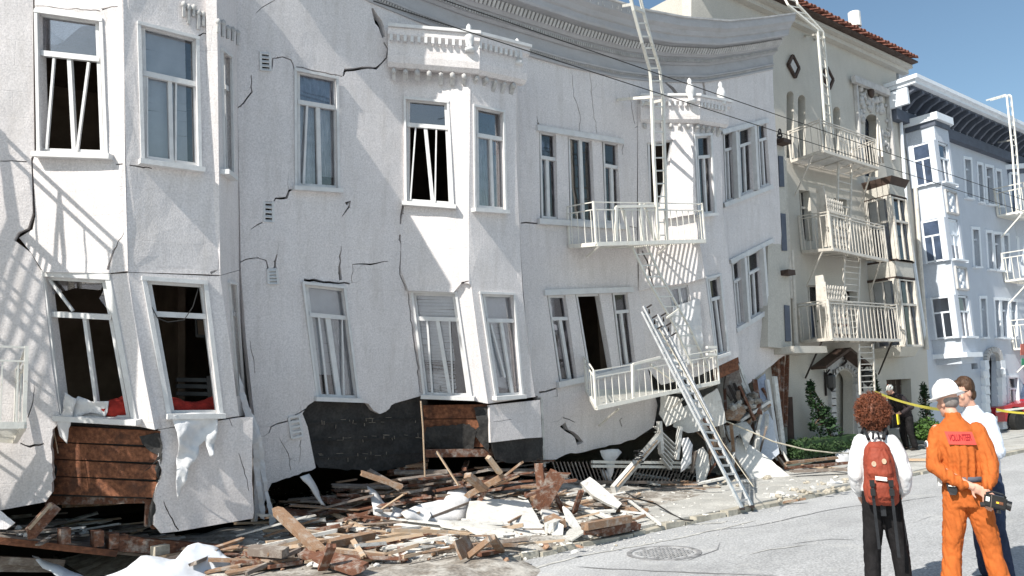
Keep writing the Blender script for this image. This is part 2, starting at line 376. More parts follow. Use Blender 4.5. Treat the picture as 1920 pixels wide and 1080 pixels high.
def window(parent, q, pl, transom=.27, mull=((.5, .5, .05),), curtain=None, glass_top=True, glass_low=True, fw=.042, inset=.07,
           curtain_top=None, casing=True, sill=None, name='window', bars=(), split=None, mt='trim', gm='glass', label=None, cas=.036, reveal=.10):
    """q = TL,TR,BR,BL of the opening, in view coordinates"""
    TL, TR, BR, BL = q; n = pl[1]
    def P(u, v, off): 
        t = lerp2(TL, TR, u); b = lerp2(BL, BR, u); x = lerp2(t, b, v); return hit(x[0], x[1], pl, off)
    e = MB(); o = -inset
    W3 = (P(1, .5, o) - P(0, .5, o)).length; H3 = (P(.5, 1, o) - P(.5, 0, o)).length
    fu, fv = fw / 2 / W3, fw / 2 / H3
    e.bar(P(fu, 0, o), P(fu, 1, o), fw, .05, n); e.bar(P(1 - fu, 0, o), P(1 - fu, 1, o), fw, .05, n)
    e.bar(P(0, fv, o), P(1, fv, o), fw, .052, n); e.bar(P(0, 1 - fv, o), P(1, 1 - fv, o), fw, .052, n)
    if transom: e.bar(P(0, transom, o + .012), P(1, transom, o + .012), fw * 1.5, .07, n)
    for u1, u2, w in mull: e.bar(P(u1, transom or 0, o + .004), P(u2, 1, o + .004), w, .045, n)
    if casing:
        c = cas; cu = c / 2 / W3; cv = c / 2 / H3
        e.bar(P(-cu, -cv, .012), P(-cu, 1, .012), c, .03, n); e.bar(P(1 + cu, -cv, .012), P(1 + cu, 1, .012), c, .03, n)
        e.bar(P(-2 * cu, -cv, .016), P(1 + 2 * cu, -cv, .016), c, .04, n)
    wo = e.obj(name, M[mt], parent)
    if label: wo['label'] = label
    if bars:
        for b in bars:   # (u1,v1,u2,v2,w)
            MB().bar(P(b[0], b[1], o + .02), P(b[2], b[3], o + .035), b[4], .025, n).obj('loose_sash_bar', M[mt], wo)
    if sill:
        a = P(-.10, 1, .05); b = P(1.10, 1, .05); dn = (P(.5, 1, 0) - P(.5, 0, 0)).normalized() * .03
        MB().bar(a + dn, b + dn, .06, .12, n).obj('sill', M[mt], wo)
    oo = o - .012
    if glass_top and transom:
        MB().prism([P(0, 0, oo), P(1, 0, oo), P(1, transom, oo), P(0, transom, oo)], n, .006).obj('pane', M[gm], wo)
    if glass_low:
        t0 = transom or 0
        us = [0] + [(m[0] + m[1]) / 2 for m in mull] + [1]
        for a, b in zip(us[:-1], us[1:]):
            MB().prism([P(a, t0, oo), P(b, t0, oo), P(b, 1, oo), P(a, 1, oo)], n, .006).obj('pane', M[gm], wo)
    def drape(u0, u1, v0, v1, kind, dep, skew=0):
        K = 40; vs = []; fs = []
        if kind == 'blind':
            ns = max(6, int((v1 - v0) * H3 / .045)); bl = MB()
            for k in range(ns):
                v = v0 + (v1 - v0) * (k + .5) / ns; sg = random.uniform(-.004, .004)
                a = P(u0, v + sg, o - dep); b = P(u1, v - sg + skew * (k / ns), o - dep)
                bl.bar(a, b, .006, .047, (Vector((0, 0, 1)) + n * .35).normalized())
            bl.obj('blind', M['blind'], wo, kind='stuff')
        else:
            ph = random.random() * 9
            rows = 7
            for r in range(rows):
                v = v0 + (v1 - v0) * r / (rows - 1)
                for k in range(K + 1):
                    t = k / K; u = u0 + (u1 - u0) * t + skew * r / rows * (1 - .5 * t)
                    amp = .022 if kind != 'shade' else .002
                    vs.append(P(u, v, o - dep + amp * math.sin(t * 31 + ph + math.sin(r + t * 5)) + .01 * noise.noise(Vector((t * 4, r, ph)))))
            for r in range(rows - 1):
                for k in range(K): a = r * (K + 1) + k; fs.append((a, a + 1, a + K + 2, a + K + 1))
            m = MB(); m.add(vs, fs)
            m.obj('curtain', M[{'sheer': 'sheer', 'blue': 'bluecurtain', 'shade': 'blind'}[kind]], wo, smooth=True, fix=False)
    for c in (curtain or ()): drape(*c)
    return wo

# ================================================================== THE SETTING: ground, street, sidewalk
def sheet(name, x0, x1, y0, y1, z, mt, nx=1, ny=1, fn=None, kind='structure', th=0):
    vs = []; fs = []
    for j in range(ny + 1):
        for i in range(nx + 1):
            x = x0 + (x1 - x0) * i / nx; y = y0 + (y1 - y0) * j / ny
            vs.append((x, y, z + (fn(x, y) if fn else 0)))
    for j in range(ny):
        for i in range(nx): a = j * (nx + 1) + i; fs.append((a, a + 1, a + nx + 2, a + nx + 1))
    m = MB(); m.add(vs, fs); return m.obj(name, M[mt], fix=False, smooth=bool(fn), kind=kind)
KY = -3.1; SZ = -.075
def streetz(x, y): return .012 * noise.noise(Vector((x * .35, y * .5, 0))) - .02 * max(0, (-y - 3.1)) / 6 * .3
sheet('street', -40, 140, -16, KY, SZ, 'asphalt', 260, 40, streetz)
sheet('far_ground', -300, 900, -600, -16, -.14, 'asphalt')
sheet('terrain', 140, 1500, -16, 400, -.16, 'walk'); sheet('terrain', -300, 140, 12, 900, -.16, 'dirt'); sheet('terrain', -300, -40, -16, 12, -.17, 'dirt')
# sidewalk slabs, each a piece with recessed joints (pieces show up to the second house)
walk = MB().box((50, -1.4, -.13), (180, 3.2, .02)).obj('sidewalk', M['walk'], kind='structure')
slab_me = {}
for i in range(34):
    for j in range(2):
        x0 = 2.9 + i * 1.05; y0 = KY + .16 + j * 1.42
        wx, wy = 1.035, 1.405
        cc = Vector((x0 + .52, y0 + .7, -.05 + random.uniform(-.006, .006)))
        m = MB().box((0, 0, 0), (wx, wy, .10)) if 'a' not in slab_me else None
        if m: slab_me['a'] = m.mesh('paving_slab', M['walk'])
        o = link('paving_slab', slab_me['a']); o.parent = walk; o.location = cc
        o.rotation_euler = (random.uniform(-.006, .006), random.uniform(-.008, .008), 0)
sheet('sidewalk_base', 38.7, 140, KY + .15, .3, 0, 'walk')
# kerb: concrete lengths, broken near the damaged corner
kerb = MB().box((50, KY + .06, -.16), (180, .1, .03)).obj('kerb', M['kerb'], kind='structure')
x = -2.0; k = 0
kms = [MB().box((0, 0, 0), (L, .15, .19)).mesh('kerb_stone', M['kerb']) for L in (.92, .64, .40, .25)]
while x < 60:
    i = random.choice((0, 0, 1)) if not 5 < x < 17 else random.choice((1, 2, 3, 3))
    L = (.92, .64, .40, .25)[i]
    o = link('kerb_stone', kms[i]); o.parent = kerb; dm = 1 if 5 < x < 17 else .15
    o.location = (x + L / 2, KY + .075 + random.uniform(-.03, .02) * dm, -.10 + random.uniform(-.035, .012) * dm)
    o.rotation_euler = (random.uniform(-.04, .04) * dm, random.uniform(-.04, .04) * dm, random.uniform(-.07, .07) * dm)
    x += L + .012 + random.uniform(0, .03) * dm
# manhole cover
c = gp(1245, 1037, SZ)
mh = MB()
mh.lathe([(.45, -.03), (.45, .012), (.39, .014), (.385, .004), (.36, .004), (.0001, .004)], (0, 0, 0), 28)
for a in range(-5, 6):
    for b in range(-5, 6):
        if a * a + b * b < 26: mh.box((a * .066, b * .066, .008), (.036, .036, .010), .3 * ((a + b) % 2))
mo = mh.obj('manhole_cover', M['steel']); mo.location = (c.x, c.y, SZ - .006); tag(mo, 'round worn iron manhole cover set flush in the grey street', 'manhole cover')

# ================================================================== COLLAPSED WHITE APARTMENT BUILDING
B1 = root('collapsed_building', (8, 1, 0), 'white stucco apartment block sagging over its crushed ground floor, cracked all over', 'building')
D1, D2, D3 = .80, .70, .70
# facet planes of the three bays
B1L = pl3(wp(62, 100), wp(62, 480), wp(235, 150, D1)); B1F = (Vector((0, 0, 0)) + WALL[1] * D1, WALL[1])
B1L2 = pl3(wp(80, 515), wp(108, 800), wp(240, 510, D1)); B1R = pl3(wp(412, 100, D1), wp(413, 480, D1), wp(446, 200))
B2L = pl3(wp(757, 180), wp(753, 500), wp(881, 200, D2)); B2F = (WALL[1] * D2, WALL[1]); B2L2 = pl3(wp(768, 545), wp(790, 750), wp(900, 650, D2))
B3L = pl3(wp(1195, 200), wp(1195, 500), wp(1296, 300, D3)); B3F = (WALL[1] * D3, WALL[1]); B3L2 = pl3(wp(1197, 530), wp(1215, 700), wp(1318, 600, D3))

TH = .13
# --- left flat wall beyond bay one
A_out = [(-330, -60), (62, -60), (62, 60), (63, 200), (64, 285), (58, 297), (60, 340), (61, 400), (52, 428), (34, 436), (26, 450), (58, 474), (80, 512), (86, 580), (98, 690), (112, 780), (108, 796)] + jag([(108, 796), (98, 806), (95, 832), (99, 880), (97, 925), (86, 941)], 2, 8, False)[1:] + [(86, 941), (0, 957), (-330, 1015)]
A_cr = [crack([(-40, 305), (10, 302), (50, 303)], (.8, 1.2, 1.6)), crack([(38, 831), (55, 838), (82, 832)], (1.5, 3, 2)), crack([(64, 722), (60, 760), (52, 783)], (.5, 1.2, 1.4))]
WA = pl3(wp(62, 100), wp(62, 900), wp(-200, 400, -.42))
panel('wall', A_out, A_cr, WA, TH, M['stucco'], B1, .02)

# --- bay one: left facet upper, spandrel, lower
wUL = [(71, 24), (187, 40), (197, 289), (76, 285)]
panel('wall', [(64, -60), (229, -60), (233, 140), (236, 300), (240, 508), (205, 512), (82, 510), (60, 474), (38, 446), (62, 430), (66, 404), (62, 330), (60, 303), (66, 280)],
      [wUL, crack([(203, 506), (210, 480), (222, 452), (233, 436)], (3.4, 2.6, 1.6, .6)), crack([(193, 19), (204, 16), (222, 13)], (2.4, 1.6, .8)),
       crack([(66, 12), (100, 14), (190, 22)], (.7, .9, 1.1)), crack([(219, 309), (232, 308)], (1.5, 1.5))], B1L, TH, M['stucco'], B1, .035)
window(B1, wUL, B1L, .29, [(.5, .535, .05)], None, True, False, bars=[(.25, .31, .10, .98, .028), (.80, .32, .575, .98, .03)], sill=True, label='tall window with its sashes broken out above the railing shadows', cas=.04)
wLL = [(84, 518), (199, 524), (247, 786), (117, 779)]
panel('wall', [(82, 512), (205, 514), (240, 512), (251, 590), (270, 700), (290, 806), (262, 800), (105, 790), (98, 700), (86, 580)], [wLL], B1L2, TH, M['stucco'], B1, .015)
window(B1, wLL, B1L2, .27, [(.56, .53, .045)], None, False, False, bars=[(.04, .0, .38, .24, .03)], sill=True, label='empty window frame leaning right with linen spilling over the sill', cas=.07)
# torn glass in the two left transoms
MB().prism([hit(x, y, B1L, -.085) for x, y in [(73, 42), (118, 76), (110, 84), (74, 84)]], B1L[1], .006).obj('glass_shard', M['glass'], B1)
MB().prism([hit(x, y, B1L, -.09) for x, y in [(74, 28), (184, 43), (150, 50), (118, 78), (73, 44)]], B1L[1], .006).obj('glass_shard', M['glass'], B1)
MB().prism([hit(x, y, B1L2, -.09) for x, y in [(86, 520), (196, 527), (188, 544), (140, 540), (100, 552)]], B1L2[1], .006).obj('glass_shard', M['glass'], B1)
MB().prism([hit(x, y, B1L2, -.09) for x, y in [(196, 540), (203, 582), (186, 560)]], B1L2[1], .006).obj('glass_shard', M['glass'], B1)
# --- bay one: front facet
wUR = [(264, 47), (367, 73), (372, 313), (271, 299)]
panel('wall', [(229, -60), (404, -60), (408, 100), (411, 330), (413, 515), (240, 510), (236, 300), (233, 140)],
      [wUR, crack([(372, 68), (381, 62), (402, 66)], (2.5, 1.8, 1)), crack([(242, 310), (258, 312), (285, 316)], (1.4, 2, 1.2)),
       crack([(395, 512), (409, 506), (412, 440)], (3, 1.8, .8))], B1F, TH, M['stucco'], B1, .025)
window(B1, wUR, B1F, .36, [(.5, .5, .045)], [(.02, .80, .0, 1.0, 'blind', .10, -.03)], bars=[(.09, .37, .05, .98, .018), (.62, .37, .58, .98, .018)], sill=True, label='tall window with its blind half slipped behind whole panes', cas=.04)
wLR = [(275, 526), (381, 533), (411, 775), (320, 776)]
panel('wall', [(206, 514), (240, 510), (413, 518), (445, 780), (470, 782), (300, 806), (262, 800), (228, 650)] if False else [(240, 511), (413, 518), (430, 640), (448, 780), (298, 805), (288, 800), (264, 650)], [wLR], B1F, TH, M['stucco'], B1, .015)
wl = window(B1, wLR, B1F, .25, [], None, False, False, sill=True, label='empty window opening with red bedding showing inside', cas=.05)
MB().tube([hit(x, y, B1F, .02) for x, y in [(284, 575), (296, 597), (315, 604), (345, 600), (362, 575), (372, 540)]], .006, 5).obj('hanging_cable', M['wire'], B1)
# --- bay one: right facet
wR1 = [(417, 96), (433, 108), (437, 330), (422, 318)]; wR2 = [(430, 532), (442, 534), (458, 745), (446, 742)]
panel('wall', [(404, -60), (442, -60), (446, 200), (452, 505), (413, 516), (411, 330), (408, 100)], [wR1], B1R, TH, M['stucco'], B1, .01, 14)
window(B1, wR1, B1R, .3, [], None, True, True, fw=.04, sill=True, cas=.04)
panel('wall', [(413, 517), (452, 506), (462, 640), (476, 775), (448, 781), (430, 640)], [wR2], B1R, TH, M['stucco'], B1, .01, 14)
window(B1, wR2, B1R, .27, [], None, True, True, fw=.04, cas=.03)
# --- bay one: hanging lower skirt of the front facet, planks bared below the left facet
panel('wall', jag([(298, 806), (300, 830), (296, 860), (303, 880), (291, 930), (293, 960), (289, 985), (302, 1000)], 2.5, 8, False) + [(302, 1000), (338, 996), (400, 985), (474, 972), (476, 960), (472, 900), (474, 782), (448, 783)],
      [crack([(307, 940), (318, 965), (336, 995)], (1.0, 1.5, 1.5)), crack([(448, 850), (458, 880), (466, 920)], (.8, 1.2, .8)), crack([(430, 786), (436, 800)], (.6, .6))], B1F, .05, M['stucco'], B1, .03)
SH = (B1L2[0] - B1L2[1] * .10, B1L2[1])
ys = [794, 826, 858, 890, 924]
for i in range(4):
    a, b = ys[i], ys[i + 1]; sk = 3
    m = MB().prism([hit(96 + i, a + sk + .8, SH), hit(298, a + 14 + .8, SH), hit(296 - i * 2, b + 10 - .8, SH), hit(97 + i, b + sk - .8, SH)], SH[1], .03)
    m.obj('sheathing_board', M['sheath'], B1)
MB().prism([hit(x, y, SH, -.05) for x, y in [(94, 790), (300, 805), (298, 936), (97, 930)]], SH[1], .02).obj('wall_backing', M['tar'], B1)
# torn paper flaps at the edge of the boards
def flap(pts, pl, mt, name, parent=B1, off=.03, amp=.05, props=None, th=.008, grid=9):
    return panel(name, jag(pts, 1.2, 6), [], pl, th, M[mt], parent, amp, grid, off, 2.6, smooth=False, props=props)
flap([(262, 818), (296, 812), (302, 842), (300, 868), (294, 900), (289, 880), (296, 856), (280, 846), (268, 832)], SH, 'tar', 'torn_paper')
flap([(282, 872), (303, 850), (298, 862), (267, 886)], SH, 'tar', 'torn_paper', off=.12)
flap([(292, 900), (300, 925), (296, 950), (285, 985), (276, 990), (280, 960), (286, 930)], SH, 'tar', 'torn_paper')
flap([(82, 800), (100, 808), (104, 826), (96, 850), (104, 880), (99, 915), (92, 850), (84, 825)], SH, 'tar', 'torn_paper')
for a, b in (((100, 803), (109, 850)), ((101, 880), (99, 845))): MB().bar(hit(*a, SH, .05), hit(*b, SH, .05), .012, .01).obj('copper_strip', M['palewood'], B1)
MB().bar(hit(92, 936, SH, -.15), hit(292, 932, SH, -.15), .14, .12).obj('sill_beam', M['redwood'], B1)
MB().bar(hit(120, 944, SH, -.5), hit(224, 938, SH, -.5), .07, .1).obj('joist', M['wood'], B1)
MB().bar(hit(279, 935, SH, -.05), hit(276, 985, SH, -.05), .06, .08).obj('stud', M['redwood'], B1)
MB().bar(hit(288, 935, SH, -.12), hit(289, 990, SH, -.12), .06, .08).obj('stud', M['redwood'], B1)

# --- main wall between bay one and bay three
w1 = [(556, 133), (630, 148), (633, 354), (557, 349)]; w2 = [(571, 533), (644, 541), (670, 747), (597, 744)]
wa = [(1010, 246), (1042, 252), (1047, 412), (1014, 409)]; wb = [(1064, 255), (1110, 264), (1117, 418), (1069, 414)]; wc = [(1129, 264), (1159, 270), (1164, 421), (1134, 417)]
xa = [(1025, 554), (1060, 554), (1083, 714), (1049, 716)]; xb = [(1078, 552), (1124, 551), (1148, 694), (1103, 702)]; xc = [(1147, 549), (1177, 548), (1192, 682), (1163, 690)]
vents = [[(488, 97), (505, 99), (507, 133), (489, 132)], [(495, 377), (511, 378), (512, 417), (495, 416)], [(502, 505), (518, 504), (521, 532), (503, 532)]]
bay2h = [(770, 160), (970, 160), (974, 400), (980, 540), (1000, 735), (806, 742), (788, 640), (774, 540), (768, 420)]
M_out = [(442, -60), (690, -50), (770, -20), (960, 50), (1067, 85), (1160, 105), (1235, 112), (1320, 112), (1385, 104), (1446, 95), (1448, 130), (1452, 210), (1196, 200), (1194, 380), (1196, 520), (1214, 690), (1232, 760), (1226, 800)] + \
    jag([(1190, 824), (1135, 838), (1100, 846), (1060, 852), (1018, 871)], 1.5, 9, False) + [(1013, 868), (1013, 760), (1009, 742), (918, 752), (790, 742)] + \
    jag([(740, 756), (730, 766), (712, 776), (700, 770), (690, 757), (672, 752)], 2, 7, False) + [(597, 749), (588, 752), (576, 760), (566, 775), (576, 800), (584, 840)] + \
    jag([(592, 877), (560, 890), (528, 900), (510, 906), (500, 930), (480, 985)], 2, 7, False) + [(478, 985), (476, 860), (476, 775), (462, 640), (452, 505), (446, 200)]
M_cr = [
    crack([(697, 16), (704, 32), (714, 50), (719, 70)], (2, 7, 9, 4), 1),
    crack([(719, 80), (727, 92), (725, 108), (716, 118), (706, 128), (680, 127), (664, 130), (648, 131), (645, 142)], (2, 2.4, 2, 2.2, 3, 3.4, 3.6, 4, 3)),
    crack([(552, 130), (546, 112), (530, 106), (512, 109), (509, 130)], (1.6, 1.6, 1.2, 1.6, 2.6)), crack([(556, 125), (600, 134), (643, 143)], (1.2, 1.5, 1.2)),
    crack([(471, 141), (473, 172), (458, 192), (442, 204)], (1.6, 2.0, 1.8, .8)),
    crack([(552, 355), (542, 357), (537, 371), (516, 372), (513, 378)], (2.6, 3, 3, 2.6, 1.6)), crack([(648, 383), (656, 378), (648, 396), (641, 406)], (5, 4, 2, .8)),
    crack([(492, 417), (483, 421), (470, 430)], (1.5, 1, .6)),
    crack([(449, 518), (450, 492), (462, 486), (484, 483)], (1.4, 1.6, 1.4, .8)), crack([(503, 503), (499, 488), (484, 484)], (2.2, 1.6, .8)), crack([(516, 502), (520, 476)], (3, 1.6)),
    crack([(640, 525), (637, 500), (640, 462)], (4, 3, .7)), crack([(571, 524), (600, 527), (657, 532)], (3, 3, 2)), crack([(661, 530), (661, 496), (705, 494), (728, 490)], (.8, .8, 2, .7)),
    crack([(757, 384), (753, 400), (751, 420)], (3.4, 3, 2)), crack([(750, 440), (751, 490), (750, 515), (762, 545)], (2.2, 1.6, 1.8, 1.2)),
    crack([(766, 550), (770, 600), (783, 680), (788, 737)], (1.4, 2, 2, 1.6)),
    crack([(1008, 236), (1022, 240), (1050, 246)], (3, 2, .9)), crack([(1008, 232), (1006, 218)], (1, .5)), crack([(1050, 246), (1080, 251), (1168, 262), (1169, 290)], (.6, .8, 1, .8)),
    crack([(1074, 140), (1075, 180), (1088, 215), (1086, 246)], (.5, .8, 1, .6)), crack([(1106, 134), (1112, 200), (1120, 250)], (.5, .8, .6)),
    crack([(978, 418), (1010, 419)], (1.6, 2)), crack([(1012, 736), (1044, 728)], (3, 2)), crack([(1045, 730), (1046, 744)], (1, .6)),
    crack([(1190, 424), (1196, 440)], (1.2, .5)) if False else crack([(1180, 425), (1192, 427), (1190, 440)], (1.2, 1.6, .6)),
    crack([(1246, 155), (1260, 166), (1276, 184)], (2, 4, 3)), crack([(1318, 154), (1322, 186), (1342, 188)], (2, 3.5, 2.4)),
    crack([(1055, 796), (1064, 808), (1080, 818), (1088, 832)], (9, 5, 5, 8)), crack([(1056, 783), (1078, 792)], (1, 1)),
    crack([(1166, 800), (1162, 788), (1166, 784)], (1.5, 1.5, .8)),
    crack([(586, 760), (570, 768), (552, 778)], (1.6, 1.8, .8)), crack([(556, 785), (530, 792), (508, 800), (504, 812)], (1, 1.6, 1.4, 1.2)),
    crack([(524, 822), (540, 850), (546, 882)], (.6, 1, .8)), crack([(564, 825), (560, 870)], (1, .6)), crack([(470, 640), (478, 700)], (.6, .7)),
    crack([(480, 25), (490, 15), (505, 6), (516, 0)], (.5, .8, .8, .5)), crack([(1215, 215), (1204, 232), (1190, 240)], (.7, .7, .5)), crack([(1178, 175), (1184, 205), (1190, 232)], (.5, .9, .7)),
]
def sagw(p, x, y):   # the stucco skin bellies a little between floors
    return .018 * math.sin(p.z * 2.1 + .6) * math.sin(p.x * .9)
def sprout(cr, n, seed, fence_):
    r = random.Random(seed); out = []
    for k in range(n):
        base = r.choice(cr); x, y = r.choice(base); a = r.uniform(0, 6.28); pts = [(x, y)]; L = r.uniform(8, 34)
        for j in range(3): a += r.uniform(-.7, .7); pts.append((pts[-1][0] + math.cos(a) * L / 3, pts[-1][1] + math.sin(a) * L / 3))
        if all(inpoly(px_, py_, M_out) and segdist(px_, py_, M_out) > 3 and not any(inpoly(px_, py_, f_) or segdist(px_, py_, f_) < 4 for f_ in fence_) for px_, py_ in pts[1:]): out.append([(q, w_) for q, w_ in zip(pts, (.5, .35, .2, 0))])
    return out
for br_ in sprout(M_cr, 46, 11, [w1, w2, wa, wb, wc, xa, xb, xc, bay2h] + vents): M_cr.append(crack([q for q, _ in br_], [max(.0, w_ - .15) for _, w_ in br_], .8))
for k in range(26):   # bits of skin broken off along the wide cracks
    c_ = random.choice(M_cr[:24]); x, y = random.choice(c_); r_ = random.uniform(.8, 2.6)
    if inpoly(x, y, M_out) and segdist(x, y, M_out) > 4: M_cr.append([(x + r_ * random.uniform(.5, 1.2) * math.cos(t), y + r_ * random.uniform(.5, 1.2) * math.sin(t)) for t in (0, 1.2, 2.4, 3.7, 5)])
panel('wall', M_out, [w1, w2, wa, wb, wc, xa, xb, xc, bay2h] + vents + M_cr, WALL, TH, M['stucco'], B1, .012, 26, disp=sagw)
window(B1, w1, WALL, .27, [(.52, .55, .06)], [(.0, 1, 0, .28, 'blue', .10), (.0, .45, .28, 1, 'sheer', .12, .0), (.52, 1, .28, .9, 'sheer', .14, -.05)], bars=[(.26, .28, .16, .98, .03)], sill=True, label='narrow window with pleated curtains, crack running off its upper corner')
window(B1, w2, WALL, .27, [(.48, .52, .075)], [(.02, .42, .26, .80, 'blind', .1, 0), (.48, .98, .28, .97, 'sheer', .12, .04), (.0, 1, 0, .27, 'shade', .1)], bars=[(.26, .28, .24, .98, .028), (.86, .28, .66, .98, .02)], sill=True, label='narrow racked window with its blind torn short, bare black wall below')
window(B1, wa, WALL, .30, [(.42, .42, .07)], [(0, 1, .3, .55, 'shade', .08), (.05, .95, .55, 1, 'blue', .2)], casing=False, label='leftmost sash of the upper triple window', gm='glass')
window(B1, wb, WALL, None, [(.5, .5, .07)], [(0, 1, 0, .30, 'shade', .08), (.0, 1, .3, 1, 'blue', .2)], casing=False, label='middle sash of the upper triple window, shade half drawn')
window(B1, wc, WALL, .30, [(.5, .5, .07)], [(.0, .5, .3, .95, 'blue', .1), (.55, 1, .3, .98, 'sheer', .14)], casing=False, label='right sash of the upper triple window')
window(B1, xa, WALL, .27, [(.5, .56, .07)], [(0, .45, .28, .98, 'sheer', .1, .05), (0, 1, 0, .27, 'shade', .08)], casing=False, label='leftmost sash of the lower triple window, curtain gone on its right')
window(B1, xb, WALL, None, [], None, False, False, casing=False, label='middle opening of the lower triple window, empty and black')
window(B1, xc, WALL, .26, [(.4, .44, .06)], [(0, 1, 0, 1, 'shade', .1)], casing=False, label='right sash of the lower triple window')
for a, b in (((1006, 240), (1168, 266)), ((1010, 415), (1176, 426)), ((1020, 549), (1186, 543)), ((1046, 722), (1200, 688))):
    MB().bar(wp(*a, .03), wp(*b, .03), .07, .10).obj('sill' if a[1] in (415, 722) else 'lintel', M['trim'], B1)
for q in vents:   # louvred vents with four bars each
    m = MB(); n = WALL[1]
    for k in range(5):
        t = k / 4 * .9 + .05; m.bar(hit(*lerp2(q[0], q[3], t), WALL, .0), hit(*lerp2(q[1], q[2], t), WALL, .0), .05, .012, n + Vector((0, 0, .8)))
    m.bar(wp(*q[0], 0), wp(*q[3], 0), .03, .03, n); m.bar(wp(*q[1], 0), wp(*q[2], 0), .03, .03, n)
    m.obj('vent', M['trim'], B1)
q = [(541, 783), (560, 780), (567, 817), (547, 822)]; m = MB()
for k in range(5): t = k / 4; m.bar(wp(*lerp2(q[0], q[3], t), .02), wp(*lerp2(q[1], q[2], t), .02), .03, .04, WALL[1])
m.bar(wp(*q[0], .02), wp(*q[3], .02), .03, .03, WALL[1]); m.bar(wp(*q[1], .02), wp(*q[2], .02), .03, .03, WALL[1]); m.obj('vent', M['trim'], B1)

# --- bared black paper wall beneath
TP = (WALL[0] - WALL[1] * .10, WALL[1])
panel('tar_paper_wall', jag([(560, 750), (600, 744), (800, 736), (808, 830), (800, 862), (770, 870), (735, 880), (700, 886), (640, 880), (598, 877), (580, 850)], 2.2, 9), [], TP, .04, M['tar'], B1, .03, 14, wscale=2.2)
sp = MB()
for k in range(46):
    x = random.uniform(590, 785); y = random.choice([785, 792, 818, 824, 856, 848]) + random.uniform(-2, 2) + (x - 690) * -.05
    if random.random() < .5: sp.bar(hit(x, y, TP, .035), hit(x + random.uniform(-1, 1), y + random.uniform(3, 8), TP, .035), .008, .006)
    else: sp.bar(hit(x, y, TP, .035), hit(x + random.uniform(4, 14), y + random.uniform(-1, 1), TP, .035), .007, .006)
sp.obj('nailing_strips', M['staple'], B1, kind='stuff')
for y in (788, 822, 853): MB().bar(hit(572, y + 6, TP, .028), hit(802, y - 5, TP, .028), .012, .012).obj('batten', M['tar'], B1)
for k, (a, b) in enumerate((((742, 868), (800, 848)), ((745, 878), (802, 862)), ((728, 884), (800, 876)))):
    MB().bar(hit(*a, TP, -.06), hit(*b, TP, -.06), .06, .05).obj('lath', M['redwood'], B1)

# --- bay two
v1 = [(761, 186), (838, 193), (847, 384), (763, 378)]; v2 = [(891, 200), (943, 211), (947, 394), (893, 390)]
v3 = [(775, 549), (853, 551), (881, 743), (798, 740)]; v4 = [(903, 551), (962, 553), (978, 740), (931, 743)]
panel('wall', [(748, 90), (880, 118), (882, 165), (880, 300), (879, 400), (880, 532), (866, 530), (850, 548), (766, 545), (752, 508), (751, 440), (757, 400), (757, 180)], [v1, crack([(862, 545), (866, 530), (879, 527)], (1.6, 2, 1.4))], B2L, TH, M['stucco'], B1, .03)
panel('wall', [(880, 118), (968, 134), (968, 300), (972, 400), (980, 548), (903, 545), (880, 532), (879, 400), (882, 165)], [v2], B2F, TH, M['stucco'], B1, .02)
panel('wall', [(766, 545), (850, 548), (864, 532), (883, 530), (897, 640), (915, 757), (890, 752), (793, 745), (784, 660)], [v3], B2L2, TH, M['stucco'], B1, .012)
panel('wall', [(883, 533), (903, 545), (980, 548), (988, 640), (1003, 744), (915, 757), (897, 640)], [v4], B2F, TH, M['stucco'], B1, .012)
BF2 = pl3(wp(968, 150, D2), wp(972, 500, D2), wp(1010, 300, 0))
for a, b, c_, d_ in ((968, 972, 134, 548), (978, 1003, 548, 744)):
    p = [wp(a, c_, D2), wp(b, d_, D2)]; m = MB()
    q0 = p[0] + Vector((.6, 0, 0)); q0.y = -q0.z * math.tan(LEAN) - .02; q1 = p[1] + Vector((.6, 0, 0)); q1.y = -q1.z * math.tan(LEAN) - .02
    m.prism([p[0], q0, q1, p[1]], Vector((.7, -.7, 0)), .1).obj('wall', M['stucco'], B1)
window(B1, v1, B2L, .25, [(.46, .58, .055)], None, True, False, bars=[(.23, .26, .08, .98, .022), (.72, .26, .63, .98, .022)], sill=True, label='upper bay window with sash bars hanging loose over a black room', gm='glassdark')
window(B1, v2, B2F, .28, [(.52, .56, .05)], [(.0, .45, .28, 1, 'sheer', .15, .1), (.6, .95, .28, 1, 'sheer', .2, .0)], sill=True, label='upper bay window facing front with a curtain and red cloth inside')
window(B1, v3, B2L2, .25, [(.50, .56, .06)], [(.02, .97, 0, .25, 'blind', .08), (.02, .78, .27, .66, 'blind', .08, .0), (.05, .72, .76, .96, 'blind', .12, .06)], bars=[(.25, .27, .16, .98, .03), (.78, .27, .63, .98, .026)], sill=True, label='lower bay window with a crumpled venetian blind')
# collapsed blind slats
m = MB()
for k in range(14):
    t = .66 + k * .009; a = lerp2(lerp2(v3[0], v3[3], t), lerp2(v3[1], v3[2], t), .04); b = lerp2(lerp2(v3[0], v3[3], t + random.uniform(-.03, .05)), lerp2(v3[1], v3[2], t + random.uniform(-.04, .05)), .75)
    m.bar(hit(*a, B2L2, -.15), hit(*b, B2L2, -.15 + random.uniform(-.05, .05)), .035, .004)
m.obj('fallen_blind_slats', M['blind'], B1, kind='stuff')
window(B1, v4, B2F, .26, [(.5, .62, .055)], [(.02, .98, 0, .26, 'shade', .1), (.0, .5, .27, .9, 'blind', .1, .04), (.55, 1, .27, .9, 'sheer', .15, .0)], bars=[(.16, .3, .42, .82, .03)], sill=True, label='lower bay window facing front with curtain and blind askew')
MB().prism([hit(*p, B2F, -.28) for p in ((902, 268), (943, 262), (944, 290), (904, 293))], B2F[1], .02).obj('red_cloth', M['redcloth'], B1)
